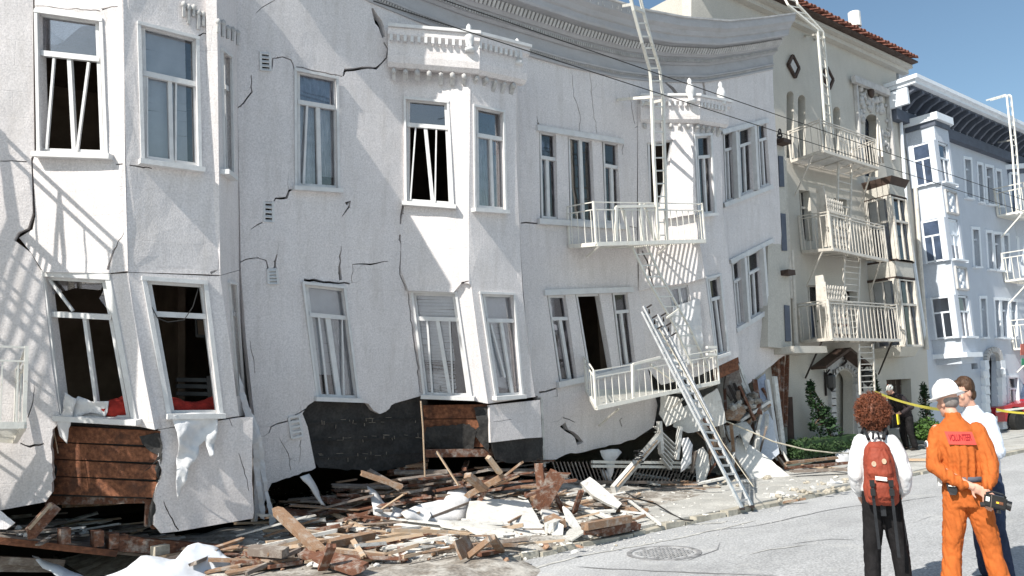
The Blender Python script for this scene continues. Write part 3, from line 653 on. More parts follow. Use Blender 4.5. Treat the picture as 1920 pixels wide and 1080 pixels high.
# wood bared under bay two
for i in range(3):
    a = 760 + i * 27; pl = (B2L2[0] - B2L2[1] * .12, B2L2[1])
    MB().prism([hit(793 + i, a, pl), hit(915, a - 2, pl), hit(916, a + 24, pl), hit(795 + i, a + 25, pl)], pl[1], .03).obj('sheathing_board', M['sheath'], B1)
flap([(800, 800), (880, 795), (893, 808), (888, 842), (800, 840), (796, 815)], B2L2, 'tar', 'torn_paper', off=-.05, amp=.05)
flap([(888, 765), (914, 762), (917, 850), (900, 830), (884, 812), (898, 800)], B2L2, 'tar', 'torn_paper', off=-.06, amp=.04)
panel('wall', [(918, 760), (1012, 750), (1016, 815), (1016, 820), (985, 822), (920, 830)], [crack([(925, 790), (960, 786)], (.4, .4))], B2F, .05, M['stucco'], B1, .02, 18)
panel('tar_paper_wall', jag([(918, 826), (1016, 816), (1018, 858), (985, 866), (950, 868), (930, 862)], 2, 8), [], (B2F[0] - B2F[1] * .06, B2F[1]), .03, M['tar'], B1, .02, 12)
MB().bar(hit(796, 850, WALL, .3), hit(940, 848, WALL, .5), .12, .12).obj('beam', M['redwood'], B1)
MB().tube([hit(x, y, WALL, .62) for x, y in ((789, 752), (793, 800), (795, 850), (797, 898))], .012, 5).obj('copper_pipe', M['palewood'], B1)
MB().bar(wp(1012, 745, .12), wp(1018, 875, .12), .05, .1).obj('corner_board', M['whitewood'], B1)

# --- bay three
z1 = [(1213, 268), (1262, 262), (1238, 384), (1218, 386)]; z2 = [(1304, 256), (1332, 254), (1340, 399), (1311, 402)]
panel('wall', [(1196, 196), (1296, 186), (1300, 250), (1302, 400), (1322, 515), (1325, 520), (1290, 530), (1262, 534), (1198, 545), (1196, 400)], [z1, crack([(1204, 470), (1214, 490), (1220, 520), (1226, 540)], (1.8, 1.6, 2, 1.4)), crack([(1265, 320), (1285, 335), (1302, 352)], (.6, 1.2, .8))], B3L, TH, M['stucco'], B1, .03)
zL = [(1254, 540), (1290, 534), (1310, 660), (1276, 672)]
panel('wall', [(1198, 545), (1262, 534), (1322, 518), (1332, 600), (1344, 688), (1310, 705), (1240, 722), (1214, 690)], [zL], B3L2, TH, M['stucco'], B1, .02)
window(B1, zL, B3L2, None, [(.5, .5, .05)], [(0, 1, 0, 1, 'sheer', .08)], casing=False, label='balcony door hung with a bright white curtain')
panel('wall', [(1296, 186), (1356, 232), (1352, 250), (1356, 400), (1370, 515), (1322, 520), (1302, 400), (1300, 250)], [z2], B3F, TH, M['stucco'], B1, .015, 16)
z4 = [(1326, 524), (1349, 518), (1364, 660), (1343, 667)]
panel('wall', [(1322, 519), (1370, 512), (1378, 600), (1386, 668), (1344, 688), (1332, 600)], [z4], B3F, TH, M['stucco'], B1, .012, 16)
window(B1, z1, B3L, None, [], None, False, False, casing=False, label='black gaping doorway behind the long white ladder')
window(B1, z2, B3F, .27, [(.45, .45, .05)], [(0, 1, 0, 1, 'sheer', .1)], sill=True, cas=.05, label='narrow window on the front of the third bay, upper floor')
window(B1, z4, B3F, .27, [(.45, .5, .05)], [(0, 1, 0, 1, 'sheer', .1)], sill=True, cas=.05, label='narrow window on the front of the third bay, lower floor')
panel('loose_wall_sheet', jag([(1262, 262), (1292, 258), (1302, 300), (1306, 400), (1240, 412), (1238, 385), (1252, 330)], 1.2, 9), [], B3L, .03, M['stucco'], B1, .04, 14, off=.12, wscale=2)
flap([(1262, 575), (1312, 560), (1318, 650), (1308, 680), (1262, 690), (1258, 640)], B3L2, 'sheet', 'curtain', off=.12, amp=.07)
# --- wing beyond bay three, tilted up at its far end
r1 = [(1355, 250), (1373, 246), (1379, 372), (1360, 380)]; r2 = [(1383, 244), (1408, 237), (1413, 356), (1388, 367)]; r3 = [(1419, 235), (1437, 230), (1445, 345), (1425, 352)]
s1 = [(1371, 494), (1388, 484), (1396, 604), (1381, 612)]; s2 = [(1400, 478), (1424, 466), (1431, 585), (1407, 597)]; s3 = [(1435, 461), (1449, 453), (1455, 567), (1441, 575)]
panel('wall', [(1350, 205), (1452, 205), (1458, 300), (1464, 420), (1472, 540), (1477, 655)] + jag([(1477, 660), (1440, 690), (1400, 722), (1387, 736)], 1, 9, False) + [(1384, 700), (1368, 560), (1356, 400)], [r1, r2, r3, s1, s2, s3], WALL, .10, M['stucco'], B1, .012, 22)
for q, c_, l in ((r1, 'blue', 'left'), (r2, 'sheer', 'middle'), (r3, 'blue', 'right')):
    window(B1, q, WALL, .25, [(.4, .4, .05)], [(0, 1, 0, 1, c_, .1)], casing=False, label=l + ' sash of the tilted triple window, upper floor')
for q, c_, l in ((s1, 'blue', 'left'), (s2, 'sheer', 'middle'), (s3, 'blue', 'right')):
    window(B1, q, WALL, .3, [(.4, .4, .05)], [(0, 1, 0, 1, c_, .1)], casing=False, label=l + ' sash of the tilted triple window, lower floor')
for a, b in (((1353, 248), (1440, 226)), ((1357, 385), (1448, 350)), ((1369, 491), (1450, 450)), ((1380, 620), (1456, 574))): MB().bar(wp(*a, .03), wp(*b, .03), .06, .1).obj('sill' if a[1] in (385, 620) else 'lintel', M['trim'], B1)
for a, b in (((1378, 248), (1383, 372)), ((1413, 237), (1419, 356)), ((1394, 484), (1402, 604)), ((1429, 465), (1437, 582))): MB().bar(wp(*a, .05), wp(*b, .05), .085, .12, WALL[1]).obj('mullion_post', M['trim'], B1)
MB().bar(wp(1383, 700, .1), wp(1404, 745, .1), .04, .12).obj('corner_board', M['whitewood'], B1)
MB().bar(wp(1385, 682, .02), wp(1408, 748, .02), .05, .1).obj('corner_board', M['whitewood'], B1)
# red boards under bay three
for i in range(2): MB().prism([hit(1338, 690 + i * 13, B3F, -.06), hit(1384, 668 + i * 13, B3F, -.06), hit(1386, 681 + i * 12, B3F, -.06), hit(1340, 702 + i * 12, B3F, -.06)], B3F[1], .03).obj('sheathing_board', M['sheath'], B1)

# --- party end wall, roof, dark shell and floors behind the facade (closed so that the rooms are dark)
sh = MB()
ye = 7.0
def Yw(z): return -z * math.tan(LEAN)
def quadp(a, b, c_, d_, name, mt='dark', par=B1): MB().prism([a, b, c_, d_], (Vector(b) - Vector(a)).cross(Vector(c_) - Vector(b)), .1).obj(name, M[mt], par)
XL, XR, ZT = -6.0, 16.6, 8.55
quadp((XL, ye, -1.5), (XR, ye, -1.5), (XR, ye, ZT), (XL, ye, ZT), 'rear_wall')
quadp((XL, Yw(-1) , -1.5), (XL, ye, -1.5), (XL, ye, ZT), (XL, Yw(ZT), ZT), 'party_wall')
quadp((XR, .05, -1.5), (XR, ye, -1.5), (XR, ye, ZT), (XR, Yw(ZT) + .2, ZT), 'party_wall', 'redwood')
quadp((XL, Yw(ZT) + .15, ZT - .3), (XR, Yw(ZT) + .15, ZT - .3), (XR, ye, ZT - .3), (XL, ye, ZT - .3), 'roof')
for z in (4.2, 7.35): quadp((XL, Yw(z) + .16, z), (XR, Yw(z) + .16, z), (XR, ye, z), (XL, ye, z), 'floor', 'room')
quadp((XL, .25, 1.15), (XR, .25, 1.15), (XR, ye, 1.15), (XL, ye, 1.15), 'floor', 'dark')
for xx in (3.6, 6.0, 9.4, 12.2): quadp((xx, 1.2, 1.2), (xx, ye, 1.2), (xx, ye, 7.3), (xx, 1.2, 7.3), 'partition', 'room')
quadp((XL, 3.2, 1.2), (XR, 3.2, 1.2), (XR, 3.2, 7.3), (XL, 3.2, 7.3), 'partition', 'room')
# bay floors and heads close the bays off from one another
def bayslab(pxs, zz, th=.22, pads=.34):
    for z in zz:
        P = []
        for (x, y, d) in pxs:
            p = wp(x, y, d); q = p + WALL[1].cross(Vector((1, 0, 0))).normalized() * 0
            P.append(Vector((p.x, Yw(z) - max(0, d - pads), z)))
        P[0].y += .3; P[-1].y += .3
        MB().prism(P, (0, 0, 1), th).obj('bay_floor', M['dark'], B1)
bayslab([(66, 300, 0), (236, 300, D1), (408, 300, D1), (444, 300, 0)], (7.4, 4.2))
bayslab([(760, 400, 0), (881, 400, D2), (970, 400, D2), (1000, 400, 0)], (7.2, 4.2))
bayslab([(1200, 400, 0), (1300, 400, D3), (1352, 400, D3), (1385, 400, 0)], (7.7, 4.6))
# right flank of bay three
m = MB(); m.prism([wp(1354, 240, D3), wp(1356, 400, D3) + Vector((.0, 0, 0)), Vector((wp(1356, 400).x + 1.6, Yw(5), 5)), Vector((wp(1356, 240).x + 1.4, Yw(7), 7))], Vector((1, -1, 0)), .1)
# finials, cornices ----------------------------------------------------
UPV = Vector((0, -math.sin(LEAN), math.cos(LEAN)))
def sweep(path, prof, mt, name, parent, nrm=WALL[1], up=UPV, smooth=False, ends=True):
    """path: world points on the wall; prof: (out, up) outline"""
    vs = []; fs = []; K = len(prof)
    for p in path:
        for o_, u_ in prof: vs.append(p + nrm * o_ + up * u_)
    for i in range(len(path) - 1):
        for k in range(K): a = i * K + k; b = i * K + (k + 1) % K; fs.append((a, b, b + K, a + K))
    if ends: fs.append(tuple(range(K))); fs.append(tuple((len(path) - 1) * K + k for k in range(K)))
    return MB().add(vs, fs).obj(name, M[mt], parent)
base_px = [(440, -95), (560, -52), (672, -5), (692, 5), (770, 37), (870, 72), (960, 97), (1067, 127), (1160, 147), (1235, 155), (1320, 155), (1385, 144), (1447, 131)]
def dense(P, s=30):
    o = []
    for a, b in zip(P, P[1:]):
        k = max(1, int(math.hypot(b[0] - a[0], b[1] - a[1]) / s))
        o += [lerp2(a, b, i / k) for i in range(k)]
    return o + [P[-1]]
path = [wp(x, y) for x, y in dense(base_px, 26)]
rng = random.Random(3)
cor = root('main_cornice', path[0], None, None); cor['label'] = 'deep sagging main cornice with egg-and-dart carving'; cor.parent = B1; cor.matrix_parent_inverse = B1.matrix_basis.inverted()
def csweep(prof, name, mt='cornice'): return sweep(path, prof, mt, name, cor)
csweep([(-.05, 0), (.04, 0), (.05, .03), (.03, .045), (.03, .10), (.07, .11), (.08, .14), (-.05, .14)], 'architrave')
csweep([(-.05, .14), (.045, .14), (.045, .36), (-.05, .36)], 'frieze')
csweep([(-.05, .36), (.08, .36), (.12, .40), (.12, .43), (.16, .47), (.16, .50), (-.05, .50)], 'bed_moulding')
csweep([(-.05, .50), (.20, .50), (.26, .56), (.28, .66), (.34, .70), (-.05, .70)], 'ovolo')
csweep([(-.05, .70), (.46, .70), (.48, .74), (.48, .84), (.52, .86), (.56, .94), (.64, 1.00), (.66, 1.10), (.66, 1.15), (-.05, 1.15)], 'crown_fascia')
csweep([(-.05, 1.15), (.69, 1.15), (.69, 1.185), (-.05, 1.185)], 'cornice_cap', 'cast')
# small repeated carving under the crown and along the architrave (too small to pick apart singly)
em = MB(); dm = MB(); acc = 0
for a, b in zip(path, path[1:]):
    d = b - a; L = d.length; dn = d.normalized(); t = -acc
    while t + .085 < L:
        t += .085; p = a + dn * t
        em.bar(p + WALL[1] * .27 + UPV * .55, p + WALL[1] * .34 + UPV * .66, .05, .05, WALL[1])
    acc = L - t
    t = 0
    while t < L:
        p = a + dn * t; dm.bar(p + WALL[1] * .165 + UPV * .405, p + WALL[1] * .165 + UPV * .46, .022, .03, WALL[1]); dm.bar(p + WALL[1] * .05 + UPV * .07, p + WALL[1] * .07 + UPV * .10, .02, .02, WALL[1]); t += .05
em.obj('egg_and_dart', M['cast'], cor, kind='stuff'); dm.obj('dentils', M['cast'], cor, kind='stuff')
# flaking paint scribbles on the crown
fl = MB()
for k in range(70):
    t = .33 + .4 * k / 70 + rng.uniform(-.004, .004); i = t * (len(path) - 1); i0 = int(i); p = path[i0].lerp(path[i0 + 1], i - i0)
    o = WALL[1] * .668; u = 1.03 + rng.uniform(-.03, .03)
    fl.bar(p + o + UPV * u, p + o + UPV * (u + rng.uniform(.02, .07)) + Vector((rng.uniform(-.02, .02), 0, 0)), .012, .006, WALL[1])
fl.obj('paint_flakes', M['plaster'], cor, kind='stuff')

def finial(p, s, parent, mt='trim'):
    MB().lathe([(.075 * s, 0), (.08 * s, .05 * s), (.04 * s, .08 * s), (.075 * s, .16 * s), (.085 * s, .23 * s), (.06 * s, .31 * s), (.03 * s, .35 * s), (.045 * s, .39 * s), (.03 * s, .43 * s), (.004, .46 * s)], p, 12).obj('finial', M[mt], parent, smooth=True)
def baycornice(A, Bc, Cc, h, over, parent, fin):
    """cornice box round a bay: A wall point, B front corner, C front right, world points at the bottom"""
    for a, b in ((A, Bc), (Bc, Cc)):
        d = (b - a).normalized(); n = UPV.cross(d).normalized()
        if n.dot(CAM - a) < 0: n = -n
        pa, pb = a, b
        prof = [(-.03, 0), (over * .45, 0), (over * .8, .06), (over * .9, .16), (over * .9, h * .72), (over, h * .76), (over * 1.25, h * .82), (over * 1.25, h), (-.03, h)]
        sweep([pa - d * (.0), pb + d * (over * .9)], prof, 'stucco', 'parapet', parent, n, UPV)
        sweep([pa, pb + d * over], [(-.02, h + .003), (over * 1.5, h + .003), (over * 1.5, h + .05), (-.02, h + .05)], 'trim', 'parapet_cap', parent, n, UPV)
        L = (pb - pa).length; k = int(L / .10); dd = MB()
        for i in range(k): p = pa + d * (L * (i + .5) / k) + n * over * 1.2 + UPV * h * .80; dd.bar(p, p - UPV * .09, .045, .05, n)
        dd.obj('dentils', M['trim'], parent, kind='stuff')
        k = max(4, int(L / .16))
        for i in range(k):   # scalloped drops under the box
            p = pa + d * (L * (i + .5) / k) + n * (over * .45) - UPV * .06
            MB().ball(p, rng.uniform(.032, .055), 1, (1, .8, 1.2)).obj('drop', M['cast'], parent, smooth=True)
            dd = MB(); dd.bar(p + UPV * .02, p - UPV * (.05 + .09 * rng.random()) - n * .09, .05 + .03 * rng.random(), .05, n); dd.obj('scallop', M['cast'], parent)
    for f in fin: finial(f[0], f[1], parent)
A_ = wp(728, 128); B_ = wp(881, 140, D2); C_ = wp(966, 158, D2)
baycornice(A_ + Vector((0, 0, 0)), B_, C_, .58, .16, B1, [(hit(881, 97, B2F, .14), 1.0), (hit(972, 122, B2F, .14), 1.0)])
MB().prism([A_ + UPV * .55, B_ + UPV * .55, C_ + UPV * .55, Vector((C_.x + .5, Yw(C_.z), C_.z)) + UPV * .5, A_ + UPV * .5 + Vector((0, .2, 0))], UPV, .04).obj('bay_roof', M['stucco'], B1)
A_ = wp(1200, 232); B_ = wp(1298, 232, D3); C_ = wp(1350, 240, D3)
baycornice(A_, B_, C_, .50, .15, B1, [(hit(1296, 192, B3F, .14), 1.1), (hit(1354, 197, B3F, .14), 1.1)])
MB().prism([A_ + UPV * .5, B_ + UPV * .5, C_ + UPV * .5, Vector((C_.x + .5, Yw(C_.z), C_.z)) + UPV * .5, A_ + UPV * .5 + Vector((0, .2, 0))], UPV, .04).obj('bay_roof', M['stucco'], B1)
# broken drops of the bay one cornice at the top edge
for k in range(12):
    x = 345 + k * 9.2; y = 8 + k * 4.6 + rng.uniform(-4, 4)
    p = hit(x, y, B1F if x < 405 else B1R, .02)
    MB().ball(p, .038, 1, (1, .7, 1.3)).obj('drop', M['cast'], B1, smooth=True)
    MB().bar(p - UPV * .02, p - UPV * (.10 + rng.random() * .12), .03, .03, WALL[1]).obj('scallop', M['cast'], B1)
# torn strips hanging from the right flank of bay one
for pts, pl, off in (([(450, 700), (462, 742), (476, 792), (486, 850), (490, 905), (497, 975), (489, 972), (480, 905), (474, 850), (466, 800), (452, 750)], WALL, .30),
                     ([(462, 752), (480, 790), (496, 850), (502, 915), (519, 978), (508, 988), (498, 930), (484, 860), (472, 800)], WALL, .22),
                     ([(476, 775), (494, 830), (500, 900), (486, 880)], WALL, .12)):
    flap(pts, pl, 'sheet', 'torn_strip', off=off, amp=.07)

# ================================================================== FIRE ESCAPES AND LADDERS ON THE WHITE BUILDING
def F1(px, py, d): return wp(px, py, d)
def rail_run(m, pts, r=.014):
    for a, b in zip(pts, pts[1:]): m.bar(a, b, r * 2)
def balcony(rt, posfn, bl, fl, fr, br_, hpx, nfront, nside, mt, w=.024, rails=(1.0, .82), deck_t=.07, grate=True, gap=None, name='fire_escape'):
    """platform corners in view coordinates with their distance from the wall; hpx: rail height in pixels at fl and fr"""
    P = {k: posfn(*v) for k, v in dict(bl=bl, fl=fl, fr=fr, br=br_).items()}
    up = Vector((0, 0, 1)); h1 = hpx
    fr_ = MB()
    for a, b in (('bl', 'fl'), ('fl', 'fr'), ('fr', 'br'), ('br', 'bl')): fr_.bar(P[a], P[b], .05, deck_t)
    fr_.obj('platform_frame', M[mt], rt)
    if grate:
        g = MB(); L = (P['fl'] - P['fr']).length; k = int(L / .07)
        # grating slats run along the wall, a few cross bearers
        D = (P['bl'] - P['fl']).length; kk = int(D / .055)
        for i in range(1, kk):
            t = i / kk; g.bar(P['fl'].lerp(P['bl'], t), P['fr'].lerp(P['br'], t), .026, .02)
        for i in range(1, 5): t = i / 5; g.bar(P['fl'].lerp(P['fr'], t) - up * .02, P['bl'].lerp(P['br'], t) - up * .02, .03, .02)
        g.obj('grating', M[mt], rt, kind='stuff')
    runs = (('bl', 'fl', nside), ('fl', 'fr', nfront), ('fr', 'br', nside))
    for j, rr in enumerate(rails):
        q = MB()
        for a, b, n_ in runs: q.bar(P[a] + up * h1 * rr, P[b] + up * h1 * rr, w * 1.25, w * .9)
        q.obj('rail', M[mt], rt)
    for a, b, n_ in runs:
        for i in range(n_):
            t = (i + .5) / n_; p = P[a].lerp(P[b], t)
            MB().bar(p, p + up * h1 * rails[-1], w * .62).obj('baluster', M[mt], rt)
    for kx in ('fl', 'fr', 'bl', 'br'): MB().bar(P[kx], P[kx] + up * h1 * 1.02, w * 1.7).obj('post', M[mt], rt)
    return P
def brace(rt, a, b, mt, w=.03): MB().bar(a, b, w, w).obj('bracket', M[mt], rt)
def ladder(rt_or_none, pl_pts, pr_pts, nr, mt, name, w=.035, rw=.022, rung0=.06):
    """two stringers through world points, rungs between; stringers and rungs are parts"""
    for pts in (pl_pts, pr_pts):
        m = MB(); rail_run(m, pts, w / 2); m.obj('side_rail', M[mt], rt_or_none)
    def at(pts, t):
        Ls = [(b - a).length for a, b in zip(pts, pts[1:])]; s = t * sum(Ls)
        for i, L in enumerate(Ls):
            if s <= L or i == len(Ls) - 1: return pts[i].lerp(pts[i + 1], s / L)
            s -= L
    for i in range(nr):
        t = rung0 + (1 - rung0 * 1.3) * i / max(1, nr - 1)
        MB().bar(at(pl_pts, t), at(pr_pts, t), rw).obj('rung', M[mt], rt_or_none)

fe = root('fire_escape', wp(1210, 455, .6), 'white iron fire escape balcony still level in front of the black doorway, upper floor', 'fire escape', 'iron fire escapes on the white building')
P = balcony(fe, F1, (1068, 462, .05), (1118, 458, 1.0), (1322, 452, 1.0), (1250, 462, .05), .74, 17, 4, 'iron', w=.019)
brace(fe, wp(1100, 481, .05), wp(1128, 459, .95), 'iron'); brace(fe, wp(1228, 482, .05), wp(1255, 457, .95), 'iron')
for a, b in (((1165, 385), (1183, 452)), ((1208, 382), (1228, 452))): MB().bar(wp(*a, .9), wp(*b, .9), .045).obj('hatch_stringer', M['iron'], fe)
for a, b in (((1155, 388), (1235, 386)), ((1155, 452), (1155, 388)), ((1200, 382), (1206, 458))): MB().bar(wp(*a, .95), wp(*b, .95), .05).obj('handrail', M['iron'], fe)
fe2 = root('fire_escape', wp(1220, 740, .6), 'white iron fire escape balcony tilted up to the right, behind the aluminium ladder', 'fire escape', 'iron fire escapes on the white building')
P = balcony(fe2, F1, (1100, 733, .1), (1118, 765, 1.0), (1348, 716, 1.0), (1290, 735, .1), .62, 20, 4, 'iron', w=.019)
brace(fe2, wp(1123, 798, .05), wp(1162, 765, .95), 'iron'); brace(fe2, wp(1255, 770, .05), wp(1280, 748, .95), 'iron')
for a, b, d1, d2 in (((1187, 683), (1238, 670), .95, .95), ((1220, 683), (1264, 714), .95, .6), ((1186, 683), (1187, 750), .98, .98), ((1325, 651), (1343, 651), 1, 1), ((1325, 664), (1343, 665), 1, 1)):
    MB().bar(wp(*a, d1), wp(*b, d2), .045).obj('handrail', M['iron'], fe2)
# stair hung between the two balconies
st = root('fire_escape_stair', wp(1225, 600, .8), 'thin white iron stair ladder hanging between the two balconies', 'ladder')
ladder(st, [wp(1185, 462, .9), wp(1212, 520, .9), wp(1262, 606, .85), (wp(1300, 690, .8))], [wp(1212, 460, .8), wp(1240, 520, .8), wp(1292, 612, .75), wp(1328, 690, .7)], 12, 'iron', 'x')
MB().bar(wp(1250, 596, .9), wp(1272, 580, .9), .03).obj('stay', M['iron'], st)
# gooseneck ladder over the cornice
gl = root('roof_ladder', wp(1235, 400, 1), 'long white gooseneck ladder bending over the sagging cornice to the upper balcony', 'ladder')
ladder(gl, [wp(1174, -40, 1.45), wp(1188, 20, 1.4), wp(1204, 80, 1.3), wp(1218, 130, 1.05), wp(1222, 185, 1.0), wp(1226, 300, 1.0), wp(1234, 450, .95)],
       [wp(1192, -40, 1.4), wp(1206, 20, 1.35), wp(1222, 80, 1.25), wp(1237, 130, 1.0), wp(1243, 185, .95), wp(1246, 300, .95), wp(1250, 450, .9)], 20, 'iron', 'x', .05)
for a, b, d1, d2 in (((1158, 187), (1223, 182), .0, 1.0), ((1201, 197), (1242, 188), .0, .95), ((1169, 11), (1186, 8), .7, 1.4), ((1188, 15), (1206, 22), 1.4, 1.35)):
    MB().bar(wp(*a, d1 + (.02 if d1 == 0 else 0)), wp(*b, d2), .05).obj('standoff_arm', M['iron'], gl)
for q in ((1146, 0), (1152, 0)): pass
# aluminium extension ladder leaning on the lower balcony
al = root('extension_ladder', gp(1400, 950), 'long aluminium extension ladder leaning from the kerb across the lower balcony', 'ladder')
f1 = gp(1391, 952, .02); f2 = gp(1409, 948, .02); t1 = wp(1205, 585, 1.25); t2 = wp(1232, 600, 1.15)
for a, b in ((f1, t1), (f2, t2)): MB().bar(a, b, .035, .085, (t2 - t1)).obj('side_rail', M['alu'], al)
n_ = 24
for i in range(n_): t = .03 + .95 * i / (n_ - 1); MB().bar(f1.lerp(t1, t), f2.lerp(t2, t), .03, .035).obj('rung', M['alu'], al)
fd = (t1 - f1).normalized(); off = (Vector((.02, -.07, 0)))
for a, b in ((f1, t1), (f2, t2)):
    MB().bar(a.lerp(b, .42) + off, b.lerp(a, -.03) + off, .03, .075, (t2 - t1)).obj('fly_rail', M['alu'], al)
    m = MB(); 
    for k in range(5): p = a.lerp(b, .90 + k * .03) + off * 1.5; m.bar(p, p + Vector((.07 * (-1) ** k, -.06, .05)), .028)
    m.obj('pulley_hooks', M['blackiron'], al)
for f in (f1, f2): MB().bar(f + Vector((-.06, -.05, -.01)), f + Vector((.07, .05, -.01)), .08, .03).obj('foot', M['blackiron'], al)
MB().tube([f1.lerp(t1, .9) + off * 2, f1.lerp(t1, .6) + Vector((.1, -.16, 0)), f1.lerp(t1, .3) + Vector((.16, -.14, 0)), f1 + Vector((.2, -.1, .3))], .008, 5).obj('halyard', M['rope'], al)
# left fire escape, mostly outside the frame: two platforms and the stair between them
le = root('fire_escape', wp(-60, 800, .6), 'corner of a white iron fire escape at the left edge above the fallen floor', 'fire escape', 'iron fire escapes on the white building')
balcony(le, F1, (-260, 800, .05), (-210, 800, 1.05), (45, 797, 1.05), (28, 826, .05), .80, 8, 3, 'iron', w=.022)
lu = root('fire_escape', wp(-120, 160, .6), 'white iron fire escape landing outside the picture on the left whose stair shades the bay', 'fire escape', 'iron fire escapes on the white building')
balcony(lu, F1, (-520, 250, .05), (-560, 240, 1.05), (-150, 248, 1.05), (-140, 262, .05), .9, 14, 4, 'iron', w=.03)
for d in (.45, 1.0):
    a = wp(-150, 245, d); b = wp(-520, 760, d); MB().bar(a, b, .04, .14).obj('stringer', M['iron'], lu); MB().bar(a + Vector((0, 0, .85)), b + Vector((0, 0, .85)), .035).obj('handrail', M['iron'], lu)
    for i in range(7): p = a.lerp(b, i / 6); MB().bar(p, p + Vector((0, 0, .85)), .025).obj('baluster', M['iron'], lu)
for i in range(14):
    t = (i + .5) / 14; MB().bar(wp(-150, 245, .45).lerp(wp(-520, 760, .45), t), wp(-150, 245, 1.0).lerp(wp(-520, 760, 1.0), t), .16, .02).obj('tread', M['iron'], lu)
tag(lu, 'white iron fire escape landing with its stair, left of the picture edge', 'fire escape')

# ================================================================== CREAM STUCCO HOUSE
def arch(x0, x1, ytop, ybot, dyt=0, n=8, sl=0):
    cx = (x0 + x1) / 2; r = (x1 - x0) / 2; ry = r * 1.25
    return [(x0, ybot)] + [(cx - r * math.cos(math.pi * k / n), ytop + ry - ry * math.sin(math.pi * k / n) + sl * (-math.cos(math.pi * k / n))) for k in range(n + 1)] + [(x1, ybot + dyt)]
B2 = root('cream_house', (20, 1, 0), 'cream stucco house with clay tile eave, arched windows and a brown-capped bay', 'building')
sky_ = 0
ar = [arch(1475, 1488, 171, 296), arch(1496, 1510, 178, 296), arch(1541, 1550, 194, 290, 2), arch(1562, 1575, 200, 300, 2)]
door = arch(1567, 1600, 694, 818, -2, 10)
c_w = [[(1498, 356), (1518, 358), (1524, 452), (1504, 452)], [(1564, 371), (1588, 374), (1592, 452), (1570, 450)], [(1514, 535), (1543, 535), (1547, 636), (1520, 636)], [(1578, 542), (1606, 545), (1610, 634), (1583, 634)]]
gar = [(1662, 712), (1708, 710), (1711, 800), (1668, 806)]
ow = arch(1622, 1646, 214, 330, 2)
panel('wall', [(1296, -70), (1372, -24), (1440, 12), (1560, 68), (1680, 126), (1683, 200), (1700, 300), (1716, 420), (1730, 560), (1738, 660), (1746, 815), (1500, 842), (1440, 850), (1400, 650), (1296, 200)],
      ar + [door] + c_w + [gar, ow], VERT, .28, M['stucco2'], B2, .01, 30)
bk = (Vector((0, .30, 0)), Vector((0, -1, 0)))
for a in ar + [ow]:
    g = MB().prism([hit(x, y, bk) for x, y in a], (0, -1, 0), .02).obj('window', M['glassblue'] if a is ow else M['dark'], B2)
    cx = (a[0][0] + a[-1][0]) / 2; MB().bar(hit(cx, a[4][1], bk, .03), hit(cx, a[0][1], bk, .03), .035).obj('glazing_bar', M['iron2'], g)
for i, a in enumerate(c_w): 
    window(B2, a, VERT, .35, [(.5, .5, .04)], [(0, .6, 0, 1, 'sheer' if i != 2 else 'blue', .15)], casing=False, inset=.18, mt='iron2', glass_low=(i != 2), label=('first', 'second', 'third', 'fourth')[i] + ' balcony window of the cream house')
MB().prism([hit(x, y, bk) for x, y in gar], (0, -1, 0), .05).obj('garage_door', M['brown'], B2)
for k in range(4): MB().bar(hit(1664 + k * 1.2, 722 + k * 19, bk, .01), hit(1709, 720 + k * 19, bk, .01), .03, .015).obj('door_rail', M['brown'], B2)
for k in range(5): MB().bar(hit(1670 + k * 9, 713, bk, .012), hit(1674 + k * 9, 802, bk, .012), .03, .015).obj('door_plank', M['greywood'], B2)
dd = (Vector((0, .9, 0)), Vector((0, -1, 0)))
MB().prism([hit(x, y, dd) for x, y in ((1560, 680), (1604, 680), (1606, 820), (1562, 822))], (0, -1, 0), .05).obj('porch_door', M['stucco2'], B2)
MB().prism([hit(x, y, dd, .05) for x, y in ((1566, 730), (1576, 722), (1577, 822), (1567, 822))], (0, -1, 0), .03).obj('front_door', M['brown'], B2)
# portal surround: stones round the arch, gabled hood, coat of arms scroll
for k in range(13):
    t = math.pi * k / 12; cx, cy, rx, ry = 1583.5, 718, 21.5, 27
    x = cx - rx * math.cos(t); y = cy - ry * math.sin(t); x2 = cx - (rx + 5) * math.cos(t); y2 = cy - (ry + 6) * math.sin(t)
    MB().bar(vp(x, y, .04), vp(x2, y2, .04), .08, .10, (0, -1, 0)).obj('arch_stone', M['cast'], B2)
for sx in (1559, 1606):
    for k in range(7): MB().box(vp(sx + (k * .5), 727 + k * 13.5, .04), (.22, .11, .205)).obj('jamb_stone', M['cast'], B2)
hood = [(1535, 694), (1541, 676), (1580, 654), (1618, 688), (1612, 690), (1580, 664), (1546, 690)]
MB().prism([vp(1553, 700, .02), vp(1552, 690, .02), vp(1580, 664, .02), vp(1610, 692, .02), vp(1611, 700, .02), vp(1600, 690, .02), vp(1583, 682, .02), vp(1568, 690, .02)], (0, -1, 0), .06).obj('gable_panel', M['cast'], B2)
for a, b in (((1534, 690), (1581, 655)), ((1580, 655), (1619, 686))): MB().bar(vp(*a, .2), vp(*b, .2), .07, .42, (0, -1, 0)).obj('gable_hood', M['brown'], B2)
MB().tube([vp(1583 + 4 * math.sin(t), 672 + 9 * t / 3, .08) for t in range(0, 6)], .03, 6).obj('scroll', M['blackiron'], B2)
